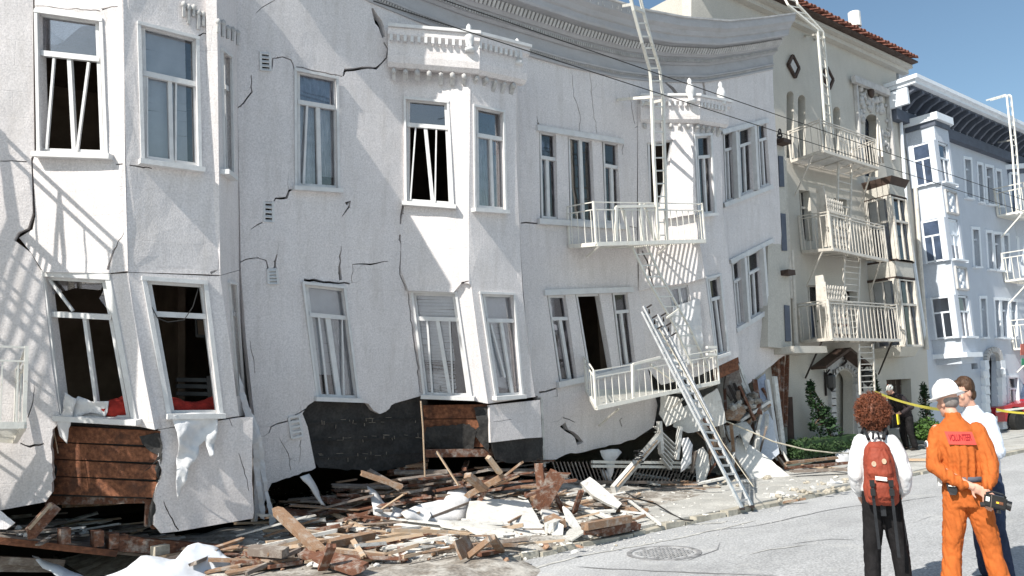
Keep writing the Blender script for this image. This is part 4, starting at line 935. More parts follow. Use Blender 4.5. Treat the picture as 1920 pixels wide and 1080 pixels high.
# hanging lanterns beside the porch
for x, y, l in ((1558, 716, 'left'), (1626, 708, 'right')):
    lt = root('wall_lantern', vp(x, y, .3), 'black iron wall lantern at the ' + l + ' side of the arched porch', 'lantern')
    c = vp(x, y, .32)
    MB().lathe([(.02, .22), (.11, .16), (.12, .13), (.10, -.14), (.04, -.2), (.01, -.24)], c, 6).obj('lantern_body', M['black'], lt)
    MB().bar(vp(x - 11, y - 12, .0), c + Vector((0, 0, .3)), .03).obj('arm', M['blackiron'], lt); MB().bar(vp(x - 11, y - 18, .03), vp(x - 9, y + 26, .03), .04).obj('back_bar', M['blackiron'], lt)
    for k in range(4): MB().bar(c + Vector((.15 * math.cos(k * 1.57), .15 * math.sin(k * 1.57), .16)), c + Vector((.15 * math.cos(k * 1.57), .15 * math.sin(k * 1.57), .3)), .015).obj('spike', M['blackiron'], lt)
# eave with clay tiles
ev = [(1290, -73), (1372, -30), (1440, 4), (1560, 60), (1684, 119)]
evp = [vp(x, y) for x, y in dense(ev, 14)]
for a, b in zip([evp[0]], [evp[-1]]):
    Z = evp[-1].z; x0, x1 = evp[0].x, evp[-1].x + .25
    MB().box(((x0 + x1) / 2, -.15, Z - .17), (x1 - x0, .34, .10)).obj('eave_moulding', M['stucco2'], B2)
    MB().box(((x0 + x1) / 2, -.08, Z - .29), (x1 - x0, .20, .13)).obj('eave_moulding', M['stucco2'], B2)
    MB().box(((x0 + x1) / 2, -.24, Z - .08), (x1 - x0, .52, .05)).obj('eave_board', M['brown'], B2)
    tm = MB(); 
    K = 7
    vs = []; 
    for y_, z_, r_ in ((-.62, 0, .085), (-.05, .22, .07)):
        for k in range(K): vs.append((r_ * math.cos(math.pi * k / (K - 1)), y_, z_ + r_ * math.sin(math.pi * k / (K - 1))))
        for k in range(K): vs.append((r_ * .78 * math.cos(math.pi * k / (K - 1)), y_, z_ + r_ * .78 * math.sin(math.pi * k / (K - 1))))
    fs = [(k, k + 1, k + 15, k + 14) for k in range(K - 1)] + [(K + k, K + k + 1, K + k + 15, K + k + 14) for k in range(K - 1)] + [(k, k + 1, K + k + 1, K + k) for k in range(K - 1)]
    tme = MB().add(vs, fs).mesh('roof_tile', M['tile'], True); n_t = int((x1 - x0) / .20)
    for row in range(3):
        for i in range(n_t):
            o = link('roof_tile', tme, B2); o.location = Vector((x0 + .1 + i * .2, row * .5, Z - .04 + row * .2)); o.rotation_euler = (random.uniform(-.03, .03), 0, random.uniform(-.05, .05))
    MB().prism([(x0, -.5, Z - .06), (x1, -.5, Z - .06), (x1, 1.3, Z + .62), (x0, 1.3, Z + .62)], (0, -.4, 1), .04).obj('roof', M['tile'], B2)
    MB().box(((x0 + x1) / 2, 4.0, Z / 2 - .2), (x1 - x0 - .5, 7.2, Z - .3)).obj('house_body', M['stucco2'], B2)
# diamonds
for cx, cy in ((1488, 124), (1552, 146)):
    q = [(cx - 10, cy - 3), (cx - 2, cy - 20), (cx + 10, cy + 4), (cx + 3, cy + 21)]
    g = MB()
    for a, b in zip(q, q[1:] + q[:1]): g.bar(vp(*a, .05), vp(*b, .05), .07, .07)
    do = g.obj('diamond_frame', M['brown'], B2); MB().prism([vp(cx + (x - cx) * .7, cy + (y - cy) * .7, .07) for x, y in q], (0, -1, 0), .08).obj('cartouche', M['cast'], do)
# ornate window surround: carved rosettes and leaves on a slab
sl_ = [(1603, 152), (1664, 174), (1673, 290), (1612, 285)]
MB().bar(vp(1600, 148, .14), vp(1666, 175, .14), .12, .2).obj('surround_cornice', M['cast'], B2)
for a, b in (((1604, 156), (1614, 300)), ((1664, 178), (1676, 300))): MB().bar(vp(*a, .06), vp(*b, .06), .09, .10).obj('surround_pilaster', M['cast'], B2)
for k in range(95):
    u = rng.random(); v = rng.random(); a = lerp2(lerp2(sl_[0], sl_[3], v), lerp2(sl_[1], sl_[2], v), .08 + u * .86)
    if inpoly(a[0], a[1], arch(1618, 1650, 206, 330, 2)): continue
    MB().ball(vp(a[0], a[1], .02), rng.uniform(.06, .13), 1, (1, .7, rng.uniform(.6, 1.5))).obj('carved_leaf', M['cast'], B2, smooth=True)
MB().ball(vp(1633, 172, .1), .17, 2, (.8, .5, 1.2)).obj('shield', M['brown'], B2, smooth=True)
for dx in (0, 1): MB().bar(vp(1646 + dx * 2, 222 + dx * 8, .0), vp(1648 + dx * 7, 300, .25), .05, .3).obj('shutter', M['iron2'], B2)
# downpipes
for a, b in (((1484, 470), (1493, 655)), ((1716, 350), (1738, 655)), ((1470, 300), (1482, 560))): MB().tube([vp(*a, .10), vp(*b, .10)], .06, 8).obj('downpipe', M['iron2'], B2)
# iron-framed bay with brown cap
DB = .8
BL2 = pl3(vp(1614, 360), vp(1634, 600), vp(1667, 360, DB)); BFR = (Vector((0, -DB, 0)), Vector((0, -1, 0)))
def z_of(px, py, d): return vp(px, py, d)
def bayprism(px_wall, px_c, px_r, ytop, ybot, name, mt, ex=0, d=DB, slant=0, parent=None, posf=vp):
    """horizontal slab round a bay between two heights read at its front corner"""
    zt = posf(px_c, ytop, d).z; zb = posf(px_c, ybot, d).z; c = posf(px_c, (ytop + ybot) / 2, d); w_ = posf(px_wall, (ytop + ybot) / 2, 0); r_ = posf(px_r, (ytop + ybot) / 2, d)
    P0 = [Vector((w_.x - ex * 1.2, .0, zt)), Vector((c.x - ex * .6, -d - ex, zt)), Vector((r_.x + ex * .6, -d - ex, zt)), Vector((r_.x + d * .9 + ex, .0, zt))]
    b = MB(); K = 4; lo = [Vector((w_.x - ex * 1.2 + slant, 0, zb)), Vector((c.x - ex * .6 + slant * .5, -d - ex + slant, zb)), Vector((r_.x + ex * .6 - slant * .5, -d - ex + slant, zb)), Vector((r_.x + d * .9 + ex - slant, 0, zb))]
    b.add(P0 + lo, [(0, 1, 2, 3), (7, 6, 5, 4), (0, 4, 5, 1), (1, 5, 6, 2), (2, 6, 7, 3), (3, 7, 4, 0)])
    return b.obj(name, M[mt], parent)
bayprism(1618, 1668, 1697, 331, 345, 'bay_cap', 'brown', .10, slant=.12, parent=B2)
bayprism(1620, 1668, 1696, 345, 364, 'bay_frieze', 'stucco2', 0, parent=B2)
bayprism(1620, 1669, 1697, 364, 368, 'bay_band', 'brown', .03, parent=B2)
bayprism(1626, 1680, 1712, 489, 518, 'bay_panel', 'stucco2', 0, parent=B2)
bayprism(1626, 1681, 1713, 518, 523, 'bay_band', 'brown', .03, parent=B2); bayprism(1626, 1679, 1711, 485, 489, 'bay_band', 'brown', .03, parent=B2)
bayprism(1634, 1690, 1722, 650, 668, 'bay_base', 'stucco2', .06, slant=.16, parent=B2)
for (xw, xc, xr, y0, y1) in ((1620, 1668, 1698, 368, 485), (1628, 1681, 1714, 523, 648)):
    zt = vp(xc, y0, DB).z; zb = vp(xc, y1, DB).z; W0 = Vector((vp(xw, y0).x, 0, 0)); Cn = Vector((vp(xc, y0, DB).x, -DB, 0)); Rn = Vector((vp(xr, y0, DB).x, -DB, 0)); Bn = Vector((Rn.x + .72, 0, 0))
    ins = Vector((0, .08, 0))
    core = MB(); cp = [W0 + Vector((.15, .02, 0)), Cn + Vector((.05, .16, 0)), Rn + Vector((-.02, .16, 0)), Bn + Vector((-.15, .02, 0))]
    core.add([p + Vector((0, 0, zt)) for p in cp] + [p + Vector((0, 0, zb)) for p in cp], [(0, 1, 2, 3), (7, 6, 5, 4), (0, 4, 5, 1), (1, 5, 6, 2), (2, 6, 7, 3), (3, 7, 4, 0)]); core.obj('drawn_curtains', M['bluecurtain'], B2)
    for a, b, nm in ((W0, Cn, 2), (Cn, Rn, 2), (Rn, Bn, 1)):
        wn = MB()
        for i in range(nm + 1): p = a.lerp(b, i / nm) + (b - a).normalized() * (.06 if i == 0 else -.06 if i == nm else 0); wn.bar(p + Vector((0, 0, zb)), p + Vector((0, 0, zt)), .09 if i in (0, nm) else .045)
        for t in (0, .62, 1): wn.bar(a + Vector((0, 0, zb + (zt - zb) * t)), b + Vector((0, 0, zb + (zt - zb) * t)), .06)
        wo = wn.obj('window', M['iron2'], B2)
        nrm = UPV.cross(b - a).normalized() * -1
        g = MB(); g.add([a + ins + Vector((0, 0, zb)), b + ins + Vector((0, 0, zb)), b + ins + Vector((0, 0, zt)), a + ins + Vector((0, 0, zt))], [(0, 1, 2, 3)]); g.obj('pane', M['glass'], wo, fix=False)
        g = MB(); zq = zb + (zt - zb) * (.0 if a is not W0 else .55)
        i2 = Vector((.06, .16, 0)); g.add([a + i2 + Vector((0, 0, zq)), b + i2 + Vector((0, 0, zq)), b + i2 + Vector((0, 0, zt)), a + i2 + Vector((0, 0, zt))], [(0, 1, 2, 3)]); g.obj('curtain', M['blind'], wo, fix=False)
# sliver of the same house's other bay, just clear of the collapsed corner
for y0, y1, dk in ((250, 275, 0), (290, 345, 1), (352, 385, 0), (395, 470, 1), (478, 540, 0), (560, 645, 1)):
    pass
sb = MB().prism([vp(1440, 262, .45), vp(1470, 268, .45), vp(1486, 655, .45), vp(1440, 650, .45)], (0, -1, 0), .4).obj('bay_side', M['stucco2'], B2)
for a, b in ((292, 350), (400, 470), (572, 640)): MB().prism([vp(1460 + (a - 290) * .04, a, .48), vp(1468.5 + (a - 290) * .043, a + 1, .48), vp(1468.5 + (b - 290) * .043, b, .48), vp(1460 + (b - 290) * .04, b, .48)], (0, -1, 0), .02).obj('window', M['bluegrey'], B2)
MB().box(vp(1463, 268, .5), (.34, .4, .10)).obj('bay_cap', M['brown'], B2); MB().box(vp(1474, 512, .5), (.3, .3, .12)).obj('bay_band', M['brown'], B2); MB().box(vp(1488, 658, .3), (1.4, .9, .16)).obj('bay_base', M['stucco2'], B2)
for k in range(3): MB().tube([vp(1462 + 4 * math.cos(t) * (1 if k else .5), 247 + k * 7 + 5 * math.sin(t), .5) for t in [i * .7 for i in range(10)]], .02, 4).obj('iron_scroll', M['blackiron'], B2)
# three balconies with ladders
def V1(px, py, d): return vp(px, py, d)
fes = []
for i, (bl, fl_, fr, br_, l) in enumerate((((1484, 303, .05), (1543, 283, 1.05), (1647, 316, 1.05), (1606, 330, .05), 'highest'), ((1505, 472, .05), (1561, 467, 1.05), (1664, 489, 1.05), (1625, 487, .05), 'middle'), ((1503, 640, .05), (1560, 636, 1.05), (1688, 638, 1.05), (1640, 640, .05), 'lowest'))):
    f = root('fire_escape', vp(1560, fl_[1], .5), l + ' of the three cream iron balconies on the tiled stucco house', 'fire escape', 'balconies on the cream house')
    P = balcony(f, V1, bl, fl_, fr, br_, (.92 if i else .8), 18, 5, 'iron2', w=.025, rails=(1.0, .92)); fes.append((f, P))
    if i:
        m = MB(); a, b = P['fl'] + Vector((0, .02, 0)), P['fl'].lerp(P['fr'], .28) + Vector((0, .02, 0))
        for k in range(9):
            t = k / 8; h1 = 1.35 - .75 * t
            m.bar(a.lerp(b, t), a.lerp(b, t) + Vector((0, 0, h1)), .02)
            for s_ in range(5):
                if k < 8: z = .1 + s_ * .24; m.bar(a.lerp(b, t) + Vector((0, 0, z)), a.lerp(b, t + .125) + Vector((0, 0, z + .22)), .02); m.bar(a.lerp(b, t) + Vector((0, 0, z + .22)), a.lerp(b, t + .125) + Vector((0, 0, z)), .02)
        m.obj('lattice_screen', M['iron2'], f)
        MB().prism([P['bl'] + Vector((.1, -.4, .02)), P['bl'] + Vector((.1, -.85, .02)), P['bl'] + Vector((.1, -.7, 1.55)), P['bl'] + Vector((.1, -.5, 1.55))], (1, 0, 0), .03).obj('side_board', M['iron2'], f)
    for a, b in ((P['fl'], P['bl']), (P['fr'], P['br'])): brace(f, b + Vector((0, .0, -.9)), a.lerp(b, .3), 'blackiron' if i == 2 else 'iron2')
for k, (a0, a1, b0, b1, l) in enumerate((((1573, 250), (1568, 470), (1598, 262), (1592, 470), 'upper'), ((1583, 478), (1580, 640), (1612, 482), (1606, 640), 'lower'))):
    ld = root('iron_ladder', vp(a0[0], a1[1], .7), l + ' cream iron ladder linking the balconies of the tiled stucco house', 'ladder', 'ladders of the cream house')
    ladder(ld, [vp(*a0, .75), vp(*a1, .75)], [vp(*b0, .75), vp(*b1, .75)], 14, 'iron2', 'x', .045)
ld = root('drop_ladder', vp(1615, 700, .8), 'cream iron drop ladder below the lowest balcony beside the porch', 'ladder')
ladder(ld, [vp(1610, 645, .95), vp(1613, 740, .95)], [vp(1636, 645, .95), vp(1640, 738, .95)], 9, 'iron2', 'x', .045)
ld = root('gooseneck_ladder', vp(1550, 150, .6), 'white gooseneck ladder curving over the clay tile eave of the cream house', 'ladder')
ladder(ld, [vp(1462, -20, .6), vp(1478, 10, .75), vp(1533, 56, .85), vp(1540, 140, .8), vp(1548, 250, .75)], [vp(1490, -10, .6), vp(1495, 8, .7), vp(1543, 60, .75), vp(1550, 130, .7), vp(1562, 258, .65)], 17, 'iron', 'x', .05)
for a, b in (((1510, 67), (1534, 64)), ((1528, 74), (1545, 70))): MB().bar(vp(*a, .0), vp(*b, .8), .05).obj('standoff_arm', M['iron'], ld)
# potted geraniums on the lowest balcony
for x, c_ in ((1550, 'leaf'), (1572, 'redcloth'), (1583, 'leafdark')):
    pt = root('potted_plant', vp(x, 632, .6), {'leaf': 'green potted plant at the left of the lowest balcony', 'redcloth': 'red flowering potted plant on the lowest balcony', 'leafdark': 'dark leafy potted plant by the ladder on the lowest balcony'}[c_], 'plant', 'potted plants on the lowest balcony')
    c = vp(x, 632, .6); MB().lathe([(.09, 0), (.13, .22), (.14, .22), (.14, .25)], c, 10).obj('pot', M['tile'], pt)
    m = MB()
    for k in range(60): p = c + Vector((rng.gauss(0, .09), rng.gauss(0, .09), .32 + rng.gauss(0, .09))); m.bar(p, p + Vector((rng.uniform(-.06, .06), rng.uniform(-.06, .06), rng.uniform(-.03, .06))), .05, .008)
    m.obj('foliage', M[c_], pt, kind='stuff')
# white flue on the tiled roof
fp = root('roof_flue', yp(1611, 83, .8), 'white sheet metal flue pipe standing on the tiled roof', 'flue')
a = yp(1612, 92, .8); b = yp(1604, 52, .8); c = yp(1601, 24, .8)
MB().tube([a, a.lerp(b, .5), b], [.20, .15, .14], 12).obj('pipe', M['flue'], fp); MB().tube([b + Vector((0, 0, .02)), c], .19, 12).obj('hood', M['flue'], fp); MB().tube([b - Vector((0, 0, .02)), b + Vector((0, 0, .08))], .15, 12).obj('dark_gap', M['black'], fp)
# wooden shed box and parapet behind the cornice, at the gap to the cream house
sb = root('roof_penthouse', vp(1275, 20), 'weathered wooden clad penthouse above the sagging cornice', 'penthouse')
pp = (Vector((0, 1.2, 0)), Vector((0, -1, 0)))
for k in range(7): MB().prism([hit(1254, -40 + k * 13, pp, .01 * (k % 2)), hit(1293, -34 + k * 13, pp, .01 * (k % 2)), hit(1295, -22 + k * 13, pp, .01 * (k % 2)), hit(1255, -28 + k * 13, pp, .01 * (k % 2))], (0, -1, 0), .04).obj('clapboard', M['wood'], sb)
MB().bar(hit(1296, -40, pp, .04), hit(1298, 48, pp, .04), .1).obj('corner_post', M['trim'], sb); MB().bar(hit(1254, -40, pp, .04), hit(1257, 25, pp, .04), .08).obj('corner_post', M['brown'], sb)
MB().bar(hit(1225, 32, pp, .04), hit(1256, 22, pp, .04), .06).obj('flashing', M['black'], sb)

# ================================================================== PALE BLUE APARTMENT HOUSE
B3 = root('pale_blue_house', (32, 1, 0), 'pale blue apartment house with bracketed cornice and white-framed windows', 'building')
fl3 = [[(1808, 298), (1820, 300), (1824, 372), (1812, 370)], [(1833, 308), (1841, 310), (1845, 380), (1837, 378)], [(1848, 312), (1861, 315), (1865, 384), (1852, 382)], [(1868, 320), (1876, 322), (1880, 387), (1872, 386)],
       [(1823, 430), (1835, 431), (1839, 500), (1827, 500)], [(1850, 436), (1859, 437), (1863, 505), (1854, 504)], [(1863, 439), (1876, 440), (1880, 507), (1867, 506)], [(1881, 441), (1890, 442), (1894, 508), (1885, 508)],
       [(1838, 560), (1848, 560), (1852, 632), (1842, 632)], [(1865, 563), (1873, 563), (1877, 632), (1869, 632)], [(1877, 563), (1890, 564), (1893, 633), (1880, 633)], [(1895, 565), (1905, 566), (1908, 633), (1898, 633)]]
dr3 = arch(1852, 1871, 664, 806, -1, 8); vt3 = [(1821, 681), (1833, 681), (1834, 692), (1822, 692)]; lw3 = [(1890, 708), (1908, 708), (1911, 760), (1893, 760)]
panel('wall', [(1684, 130), (1720, 150), (1930, 234), (2120, 310), (2120, 800), (1740, 818), (1736, 640), (1716, 400)], fl3 + [dr3, vt3, lw3], VERT, .2, M['stucco3'], B3, .004, 34)
for i, q in enumerate(fl3):
    o = window(B3, q, VERT, .28, [(.5, .5, .05)] if (i % 4) in (0, 2) else [], [(0, 1, .0, .5 + .3 * (i % 2), 'shade', .08)], casing=True, cas=.10, inset=.14, mt='white', gm='glass', sill=True)
window(B3, lw3, VERT, .4, [(.5, .5, .05)], [(0, 1, 0, 1, 'blue', .1)], cas=.08, mt='white', inset=.1)
MB().prism([hit(x, y, bk) for x, y in vt3], (0, -1, 0), .03).obj('vent', M['black'], B3)
MB().prism([hit(x, y, bk, -.1) for x, y in [(1850, 705), (1871, 705), (1874, 808), (1853, 808)]], (0, -1, 0), .04).obj('front_door', M['bluegrey'], B3)
MB().prism([hit(x, y, bk, -.1) for x, y in [(1850, 660), (1871, 660), (1871, 704), (1850, 704)]], (0, -1, 0), .04).obj('transom_panel', M['white'], B3)
Xm = vp(1900, 400).x
MB().box((33, 4.1, 5.6), (16.5, 7.4, 11.8)).obj('house_body', M['stucco3'], B3)
for k in range(11):
    t = math.pi * k / 10; MB().bar(vp(1861.5 - 10 * math.cos(t), 674 - 14 * math.sin(t), .05), vp(1861.5 - 15 * math.cos(t), 672 - 21 * math.sin(t), .05), .10, .14, (0, -1, 0)).obj('arch_stone', M['cast'], B3)
for k in range(8):
    for sx in (1846, 1877): MB().box(vp(sx + k * .4, 684 + k * 16, .05), (.34, .16, .29)).obj('jamb_stone', M['white'], B3)
for x, y, l in ((1846, 702, 'left'), (1880, 698, 'right')): 
    o = MB().lathe([(.05, -.12), (.09, -.05), (.09, .1), (.02, .16)], vp(x, y, .2), 8).obj('porch_light', M['white']); tag(o, 'small white porch light on the ' + l + ' of the pale blue arched doorway', 'light')
# main cornice
zc = vp(1718, 137, 1.0).z; x0 = vp(1718, 137, 1.0).x; x1 = x0 + 22
MB().box(((x0 + x1) / 2, -.5, zc - .06), (x1 - x0, 1.02, .12)).obj('cornice_cap', M['white'], B3); MB().box(((x0 + x1) / 2 + .04, -.45, zc - .18), (x1 - x0 - .08, .92, .12)).obj('cornice_fascia', M['white'], B3)
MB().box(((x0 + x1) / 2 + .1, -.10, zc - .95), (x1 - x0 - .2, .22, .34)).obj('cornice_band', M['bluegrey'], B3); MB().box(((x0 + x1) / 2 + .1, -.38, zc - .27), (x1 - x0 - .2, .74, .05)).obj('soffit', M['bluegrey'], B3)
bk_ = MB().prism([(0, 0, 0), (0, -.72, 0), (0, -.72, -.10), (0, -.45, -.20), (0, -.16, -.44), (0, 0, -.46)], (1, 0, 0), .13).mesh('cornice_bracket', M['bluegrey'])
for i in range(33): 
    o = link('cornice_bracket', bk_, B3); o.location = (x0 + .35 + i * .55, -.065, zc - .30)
MB().box(((x0 + x1) / 2 + .1, -.035, zc - .58), (x1 - x0 - .2, .05, .44)).obj('bracket_frieze', M['stucco3'], B3)
MB().box((x0 + .1, -.35, zc - .55), (.12, .6, .5)).obj('end_bracket', M['white'], B3)
# bay
def bay3(xw, xc, xr, rows, par, lab):
    for (y0, y1, name, mt, ex, sln) in rows: bayprism(xw, xc, xr, y0, y1, name, mt, ex, .85, sln, par)
rows = [(214, 224, 'bay_cap', 'white', .14, 0), (224, 234, 'bay_moulding', 'bluegrey', .05, .1), (234, 262, 'bay_wall', 'stucco3', 0, 0), (345, 398, 'bay_wall', 'stucco3', 0, 0), (486, 548, 'bay_wall', 'stucco3', 0, 0), (632, 662, 'bay_wall', 'stucco3', 0, 0), (662, 672, 'bay_base', 'white', .10, .1), (672, 682, 'bay_base', 'stucco3', -.04, .2)]
cx_ = lambda y: 1751 + (y - 230) * .083
xbW = vp(1698, 240).x; xbC = vp(1751, 235, .85).x; xbR = vp(1777, 240, .85).x; xbE = xbR + .8
def ring(z0, z1, name, mt, ex=0, ins=0):
    P = [Vector((xbW - ex, 0, 0)), Vector((xbC - ex * .5, -.85 - ex, 0)), Vector((xbR + ex * .5, -.85 - ex, 0)), Vector((xbE + ex, 0, 0))]
    b = MB(); b.add([p + Vector((0, 0, z1)) for p in P] + [p + Vector((0, 0, z0)) for p in P], [(0, 1, 2, 3), (7, 6, 5, 4), (0, 4, 5, 1), (1, 5, 6, 2), (2, 6, 7, 3), (3, 7, 4, 0)]); return b.obj(name, M[mt], B3)
def zz(y): return vp(cx_(y), y, .85).z
ring(zz(226), zz(213), 'bay_cap', 'white', .16); ring(zz(235), zz(226), 'bay_moulding', 'bluegrey', .06)
for a, b in ((262, 235), (405, 341), (551, 486), (662, 633)): ring(zz(a), zz(b), 'bay_wall', 'stucco3')
ring(zz(670), zz(661), 'bay_base', 'white', .12); ring(zz(682), zz(670), 'bay_base', 'stucco3', -.1)
for (ya, yb, mode) in ((262, 341, 'b'), (405, 486, 'w'), (551, 633, 'd')):
    z0, z1 = zz(yb), zz(ya)
    for a, b, nm in ((Vector((xbW, 0, 0)), Vector((xbC, -.85, 0)), 1), (Vector((xbC, -.85, 0)), Vector((xbR, -.85, 0)), 1), (Vector((xbR, -.85, 0)), Vector((xbE, 0, 0)), 1)):
        L = (b - a).length; wn = MB(); d = (b - a).normalized()
        n3 = Vector((d.y, -d.x, 0)); 
        if n3.y > 0: n3 = -n3
        s0, s1 = .15 / L, 1 - .15 / L
        wn.bar(a.lerp(b, s0 / 2) + Vector((0, 0, z0)) - n3 * .06, a.lerp(b, s0 / 2) + Vector((0, 0, z1)) - n3 * .06, .15, .12, n3); wn.bar(a.lerp(b, 1 - s0 / 2) + Vector((0, 0, z0)) - n3 * .06, a.lerp(b, 1 - s0 / 2) + Vector((0, 0, z1)) - n3 * .06, .15, .12, n3)
        for q_ in (wn,):
            pa = MB(); pa.v = wn.v[:8]; pa.f = wn.f[:6]; pb = MB(); pb.v = wn.v[8:]; pb.f = [tuple(i - 8 for i in f) for f in wn.f[6:]]
            pa.obj('corner_post', M['stucco3'], B3); pb.obj('corner_post', M['stucco3'], B3)
        fr_ = MB()
        for t in (s0 + .03, .5, s1 - .03): fr_.bar(a.lerp(b, t) + Vector((0, 0, z0)) - n3 * .06, a.lerp(b, t) + Vector((0, 0, z1 if t != .5 else z0 + (z1 - z0) * .62)) - n3 * .06, .05, .05, n3)
        for t in (.03, .62, .97) : fr_.bar(a.lerp(b, s0) + Vector((0, 0, z0 + (z1 - z0) * t)) - n3 * .06, a.lerp(b, s1) + Vector((0, 0, z0 + (z1 - z0) * t)) - n3 * .06, .05, .05, n3)
        fr_.bar(a.lerp(b, .05) + Vector((0, 0, z0 + .02)) + n3 * .05, a.lerp(b, .95) + Vector((0, 0, z0 + .02)) + n3 * .05, .14, .05)
        wo = fr_.obj('window', M['white'], B3)
        g = MB(); g.add([a + Vector((0, 0, z0)) - n3 * .08, b + Vector((0, 0, z0)) - n3 * .08, b + Vector((0, 0, z1)) - n3 * .08, a + Vector((0, 0, z1)) - n3 * .08], [(0, 1, 2, 3)])
        g.obj('pane', M['glassblue'] if mode != 'd' else M['glassdark'], wo, fix=False)
        if mode == 'w':
            g = MB(); zq = z0 + (z1 - z0) * .38; g.add([a + Vector((0, 0, zq)) - n3 * .075, b + Vector((0, 0, zq)) - n3 * .075, b + Vector((0, 0, z1)) - n3 * .075, a + Vector((0, 0, z1)) - n3 * .075], [(0, 1, 2, 3)]); g.obj('blind', M['white'], wo, fix=False)
for ya, yb in ((354, 396), (498, 540)):   # relief panels on the front of the bay
    z0, z1 = zz(yb), zz(ya); y = -.88; m = MB(); xa_, xb_ = xbC + .12, xbR - .12
    for p, q in (((xa_, z0), (xb_, z0)), ((xb_, z0), (xb_, z1)), ((xb_, z1), (xa_, z1)), ((xa_, z1), (xa_, z0))): m.bar((p[0], y, p[1]), (q[0], y, q[1]), .06)
    po = m.obj('relief_panel', M['cast'], B3)
    for k in range(6): MB().ball(((xa_ + xb_) / 2 + .1 * math.sin(k * 2.1), y + .02, z0 + (z1 - z0) * (k + .7) / 6.5), .09, 1, (1, .5, 1)).obj('relief_leaf', M['white'], po, smooth=True)
MB().tube([vp(1686, 180, .08), vp(1700, 400, .08), vp(1738, 655, .08)], .05, 6).obj('downpipe', M['white'], B3)
# second bay at the picture edge
zt = vp(1893, 284, .8).z
for z0, z1, ex, mt, nm in ((zt - .18, zt, .14, 'white', 'bay_cap'), (zt - .35, zt - .18, .04, 'bluegrey', 'bay_moulding'), (.0, zt - .35, 0, 'stucco3', 'bay_wall')):
    xa_ = vp(1886, 300).x; P = [(xa_ - ex, 0), (xa_ + .9 - ex * .5, -.8 - ex), (xa_ + 2.4, -.8 - ex), (xa_ + 3.3, 0)]
    zlo = max(z0, vp(1893, 655, .8).z) if nm == 'bay_wall' else z0
    b = MB(); b.add([(x, y, z1) for x, y in P] + [(x, y, zlo) for x, y in P], [(0, 1, 2, 3), (7, 6, 5, 4), (0, 4, 5, 1), (1, 5, 6, 2), (2, 6, 7, 3), (3, 7, 4, 0)]); b.obj(nm, M[mt], B3)
for ya, yb in ((325, 400), (445, 520), (565, 635)):
    pl = pl3(Vector((xa_, 0, 0)), Vector((xa_, 0, 5)), Vector((xa_ + .9, -.8, 0)))
    q = [(1893, ya), (1908, ya), (1911, yb), (1896, yb)]
    MB().prism([hit(*p, pl, .02) for p in q], pl[1], .03).obj('window', M['glassblue'] if ya < 560 else M['black'], B3)
    for a, b in zip(q, q[1:] + q[:1]): MB().bar(hit(*a, pl, .04), hit(*b, pl, .04), .09, .05, pl[1]).obj('window_frame', M['white'], B3)
for i, (fl_, l) in enumerate((((1862, 404), 'highest'), ((1876, 527), 'middle'), ((1892, 655), 'lowest'))):
    f = root('fire_escape', vp(1880, fl_[1], .5), l + ' white balcony of the pale blue house at the right edge', 'fire escape', 'balconies on the pale blue house')
    a = vp(fl_[0], fl_[1], 0); z = a.z; P = {}
    xs0, xs1 = a.x + .3, a.x + 5.5
    pos = lambda x, y, d: Vector((x, -d, z))
    balcony(f, lambda px, py, d: Vector((px, -d, z)), (xs0, 0, .05), (xs0, 0, 1.0), (xs1, 0, 1.0), (xs1, 0, .05), 1.0, 26, 5, 'iron', w=.035)
    brace(f, Vector((xs0, -.05, z - .8)), Vector((xs0, -.9, z)), 'iron', .04)
ld = root('roof_ladder', vp(1890, 300, .9), 'white hooped ladder rising past the cornice of the pale blue house', 'ladder')
a = vp(1905, 402, .9); 
pts = lambda dx: [vp(1907 + dx, 402, 1.2), vp(1898 + dx, 280, 1.2), vp(1888 + dx, 182, 1.2), vp(1884 + dx, 178, 1.1), vp(1850 + dx, 188, .2)]
ladder(ld, pts(0), pts(8), 16, 'iron', 'x', .05)
MB().bar(vp(1872, 267, .3), vp(1900, 262, 1.2), .05).obj('standoff_arm', M['iron'], ld)
# more street beyond, so that the row goes on
B4 = root('far_house', (50, 1, 0), 'plain pale house further up the street beyond the picture edge', 'building')
MB().box((49.5, 4.2, 4.8), (15, 8, 10.4)).obj('wall', M['stucco2'], B4); MB().box((49.5, -.1, 10.1), (15.4, .9, .4)).obj('roof_cornice', M['white'], B4)
for i in range(4):
    for j in range(3): MB().box((44 + i * 3.6, .18, 2.6 + j * 2.9), (1.2, .1, 1.6)).obj('window', M['glassblue'], B4)

# ================================================================== RUBBLE ALONG THE FOOT OF THE COLLAPSED BUILDING
def clamp(v): return max(0.0, min(1.0, v))
def hz(X, Y):
    sx = clamp((X - 2.2) / 1.0) * clamp((12.5 - X) / 3.0)
    wob = .35 * noise.noise(Vector((X * 1.3, 0, 5)))
    spill = clamp((Y + 4.1 + wob) / .8) * clamp((6.4 - X + wob * 2) / .8)          # rubble over the kerb near the camera end
    onwalk = clamp((Y + 3.12) / .35) * clamp((8.8 - X + wob) / 1.3)
    e = math.exp(-((Y - .1) / 1.25) ** 2) * (.44 if X > 6.2 else .26 + .18 * clamp((X - 5.2) / 1.0)) + .085 * max(spill, onwalk)
    drop = .10 * clamp((-Y - 2.95) / .12) * (1 - spill)
    return (e + (.10 * noise.noise(Vector((X * .9, Y * .9, 3))) + .05 * noise.noise(Vector((X * 2.7, Y * 2.7, 1)))) * (.35 if Y < -1.6 else 1)) * sx - .03 - drop
sheet('rubble_mound', 2.2, 12.8, -4.3, 2.2, 0, 'rubble', 170, 100, hz, 'stuff')
sheet('basement_floor', -6, 2.35, -1.5, 7, -1.15, 'dirt'); sheet('crushed_floor', 2.35, 17, .25, 7, -.02, 'dirt')
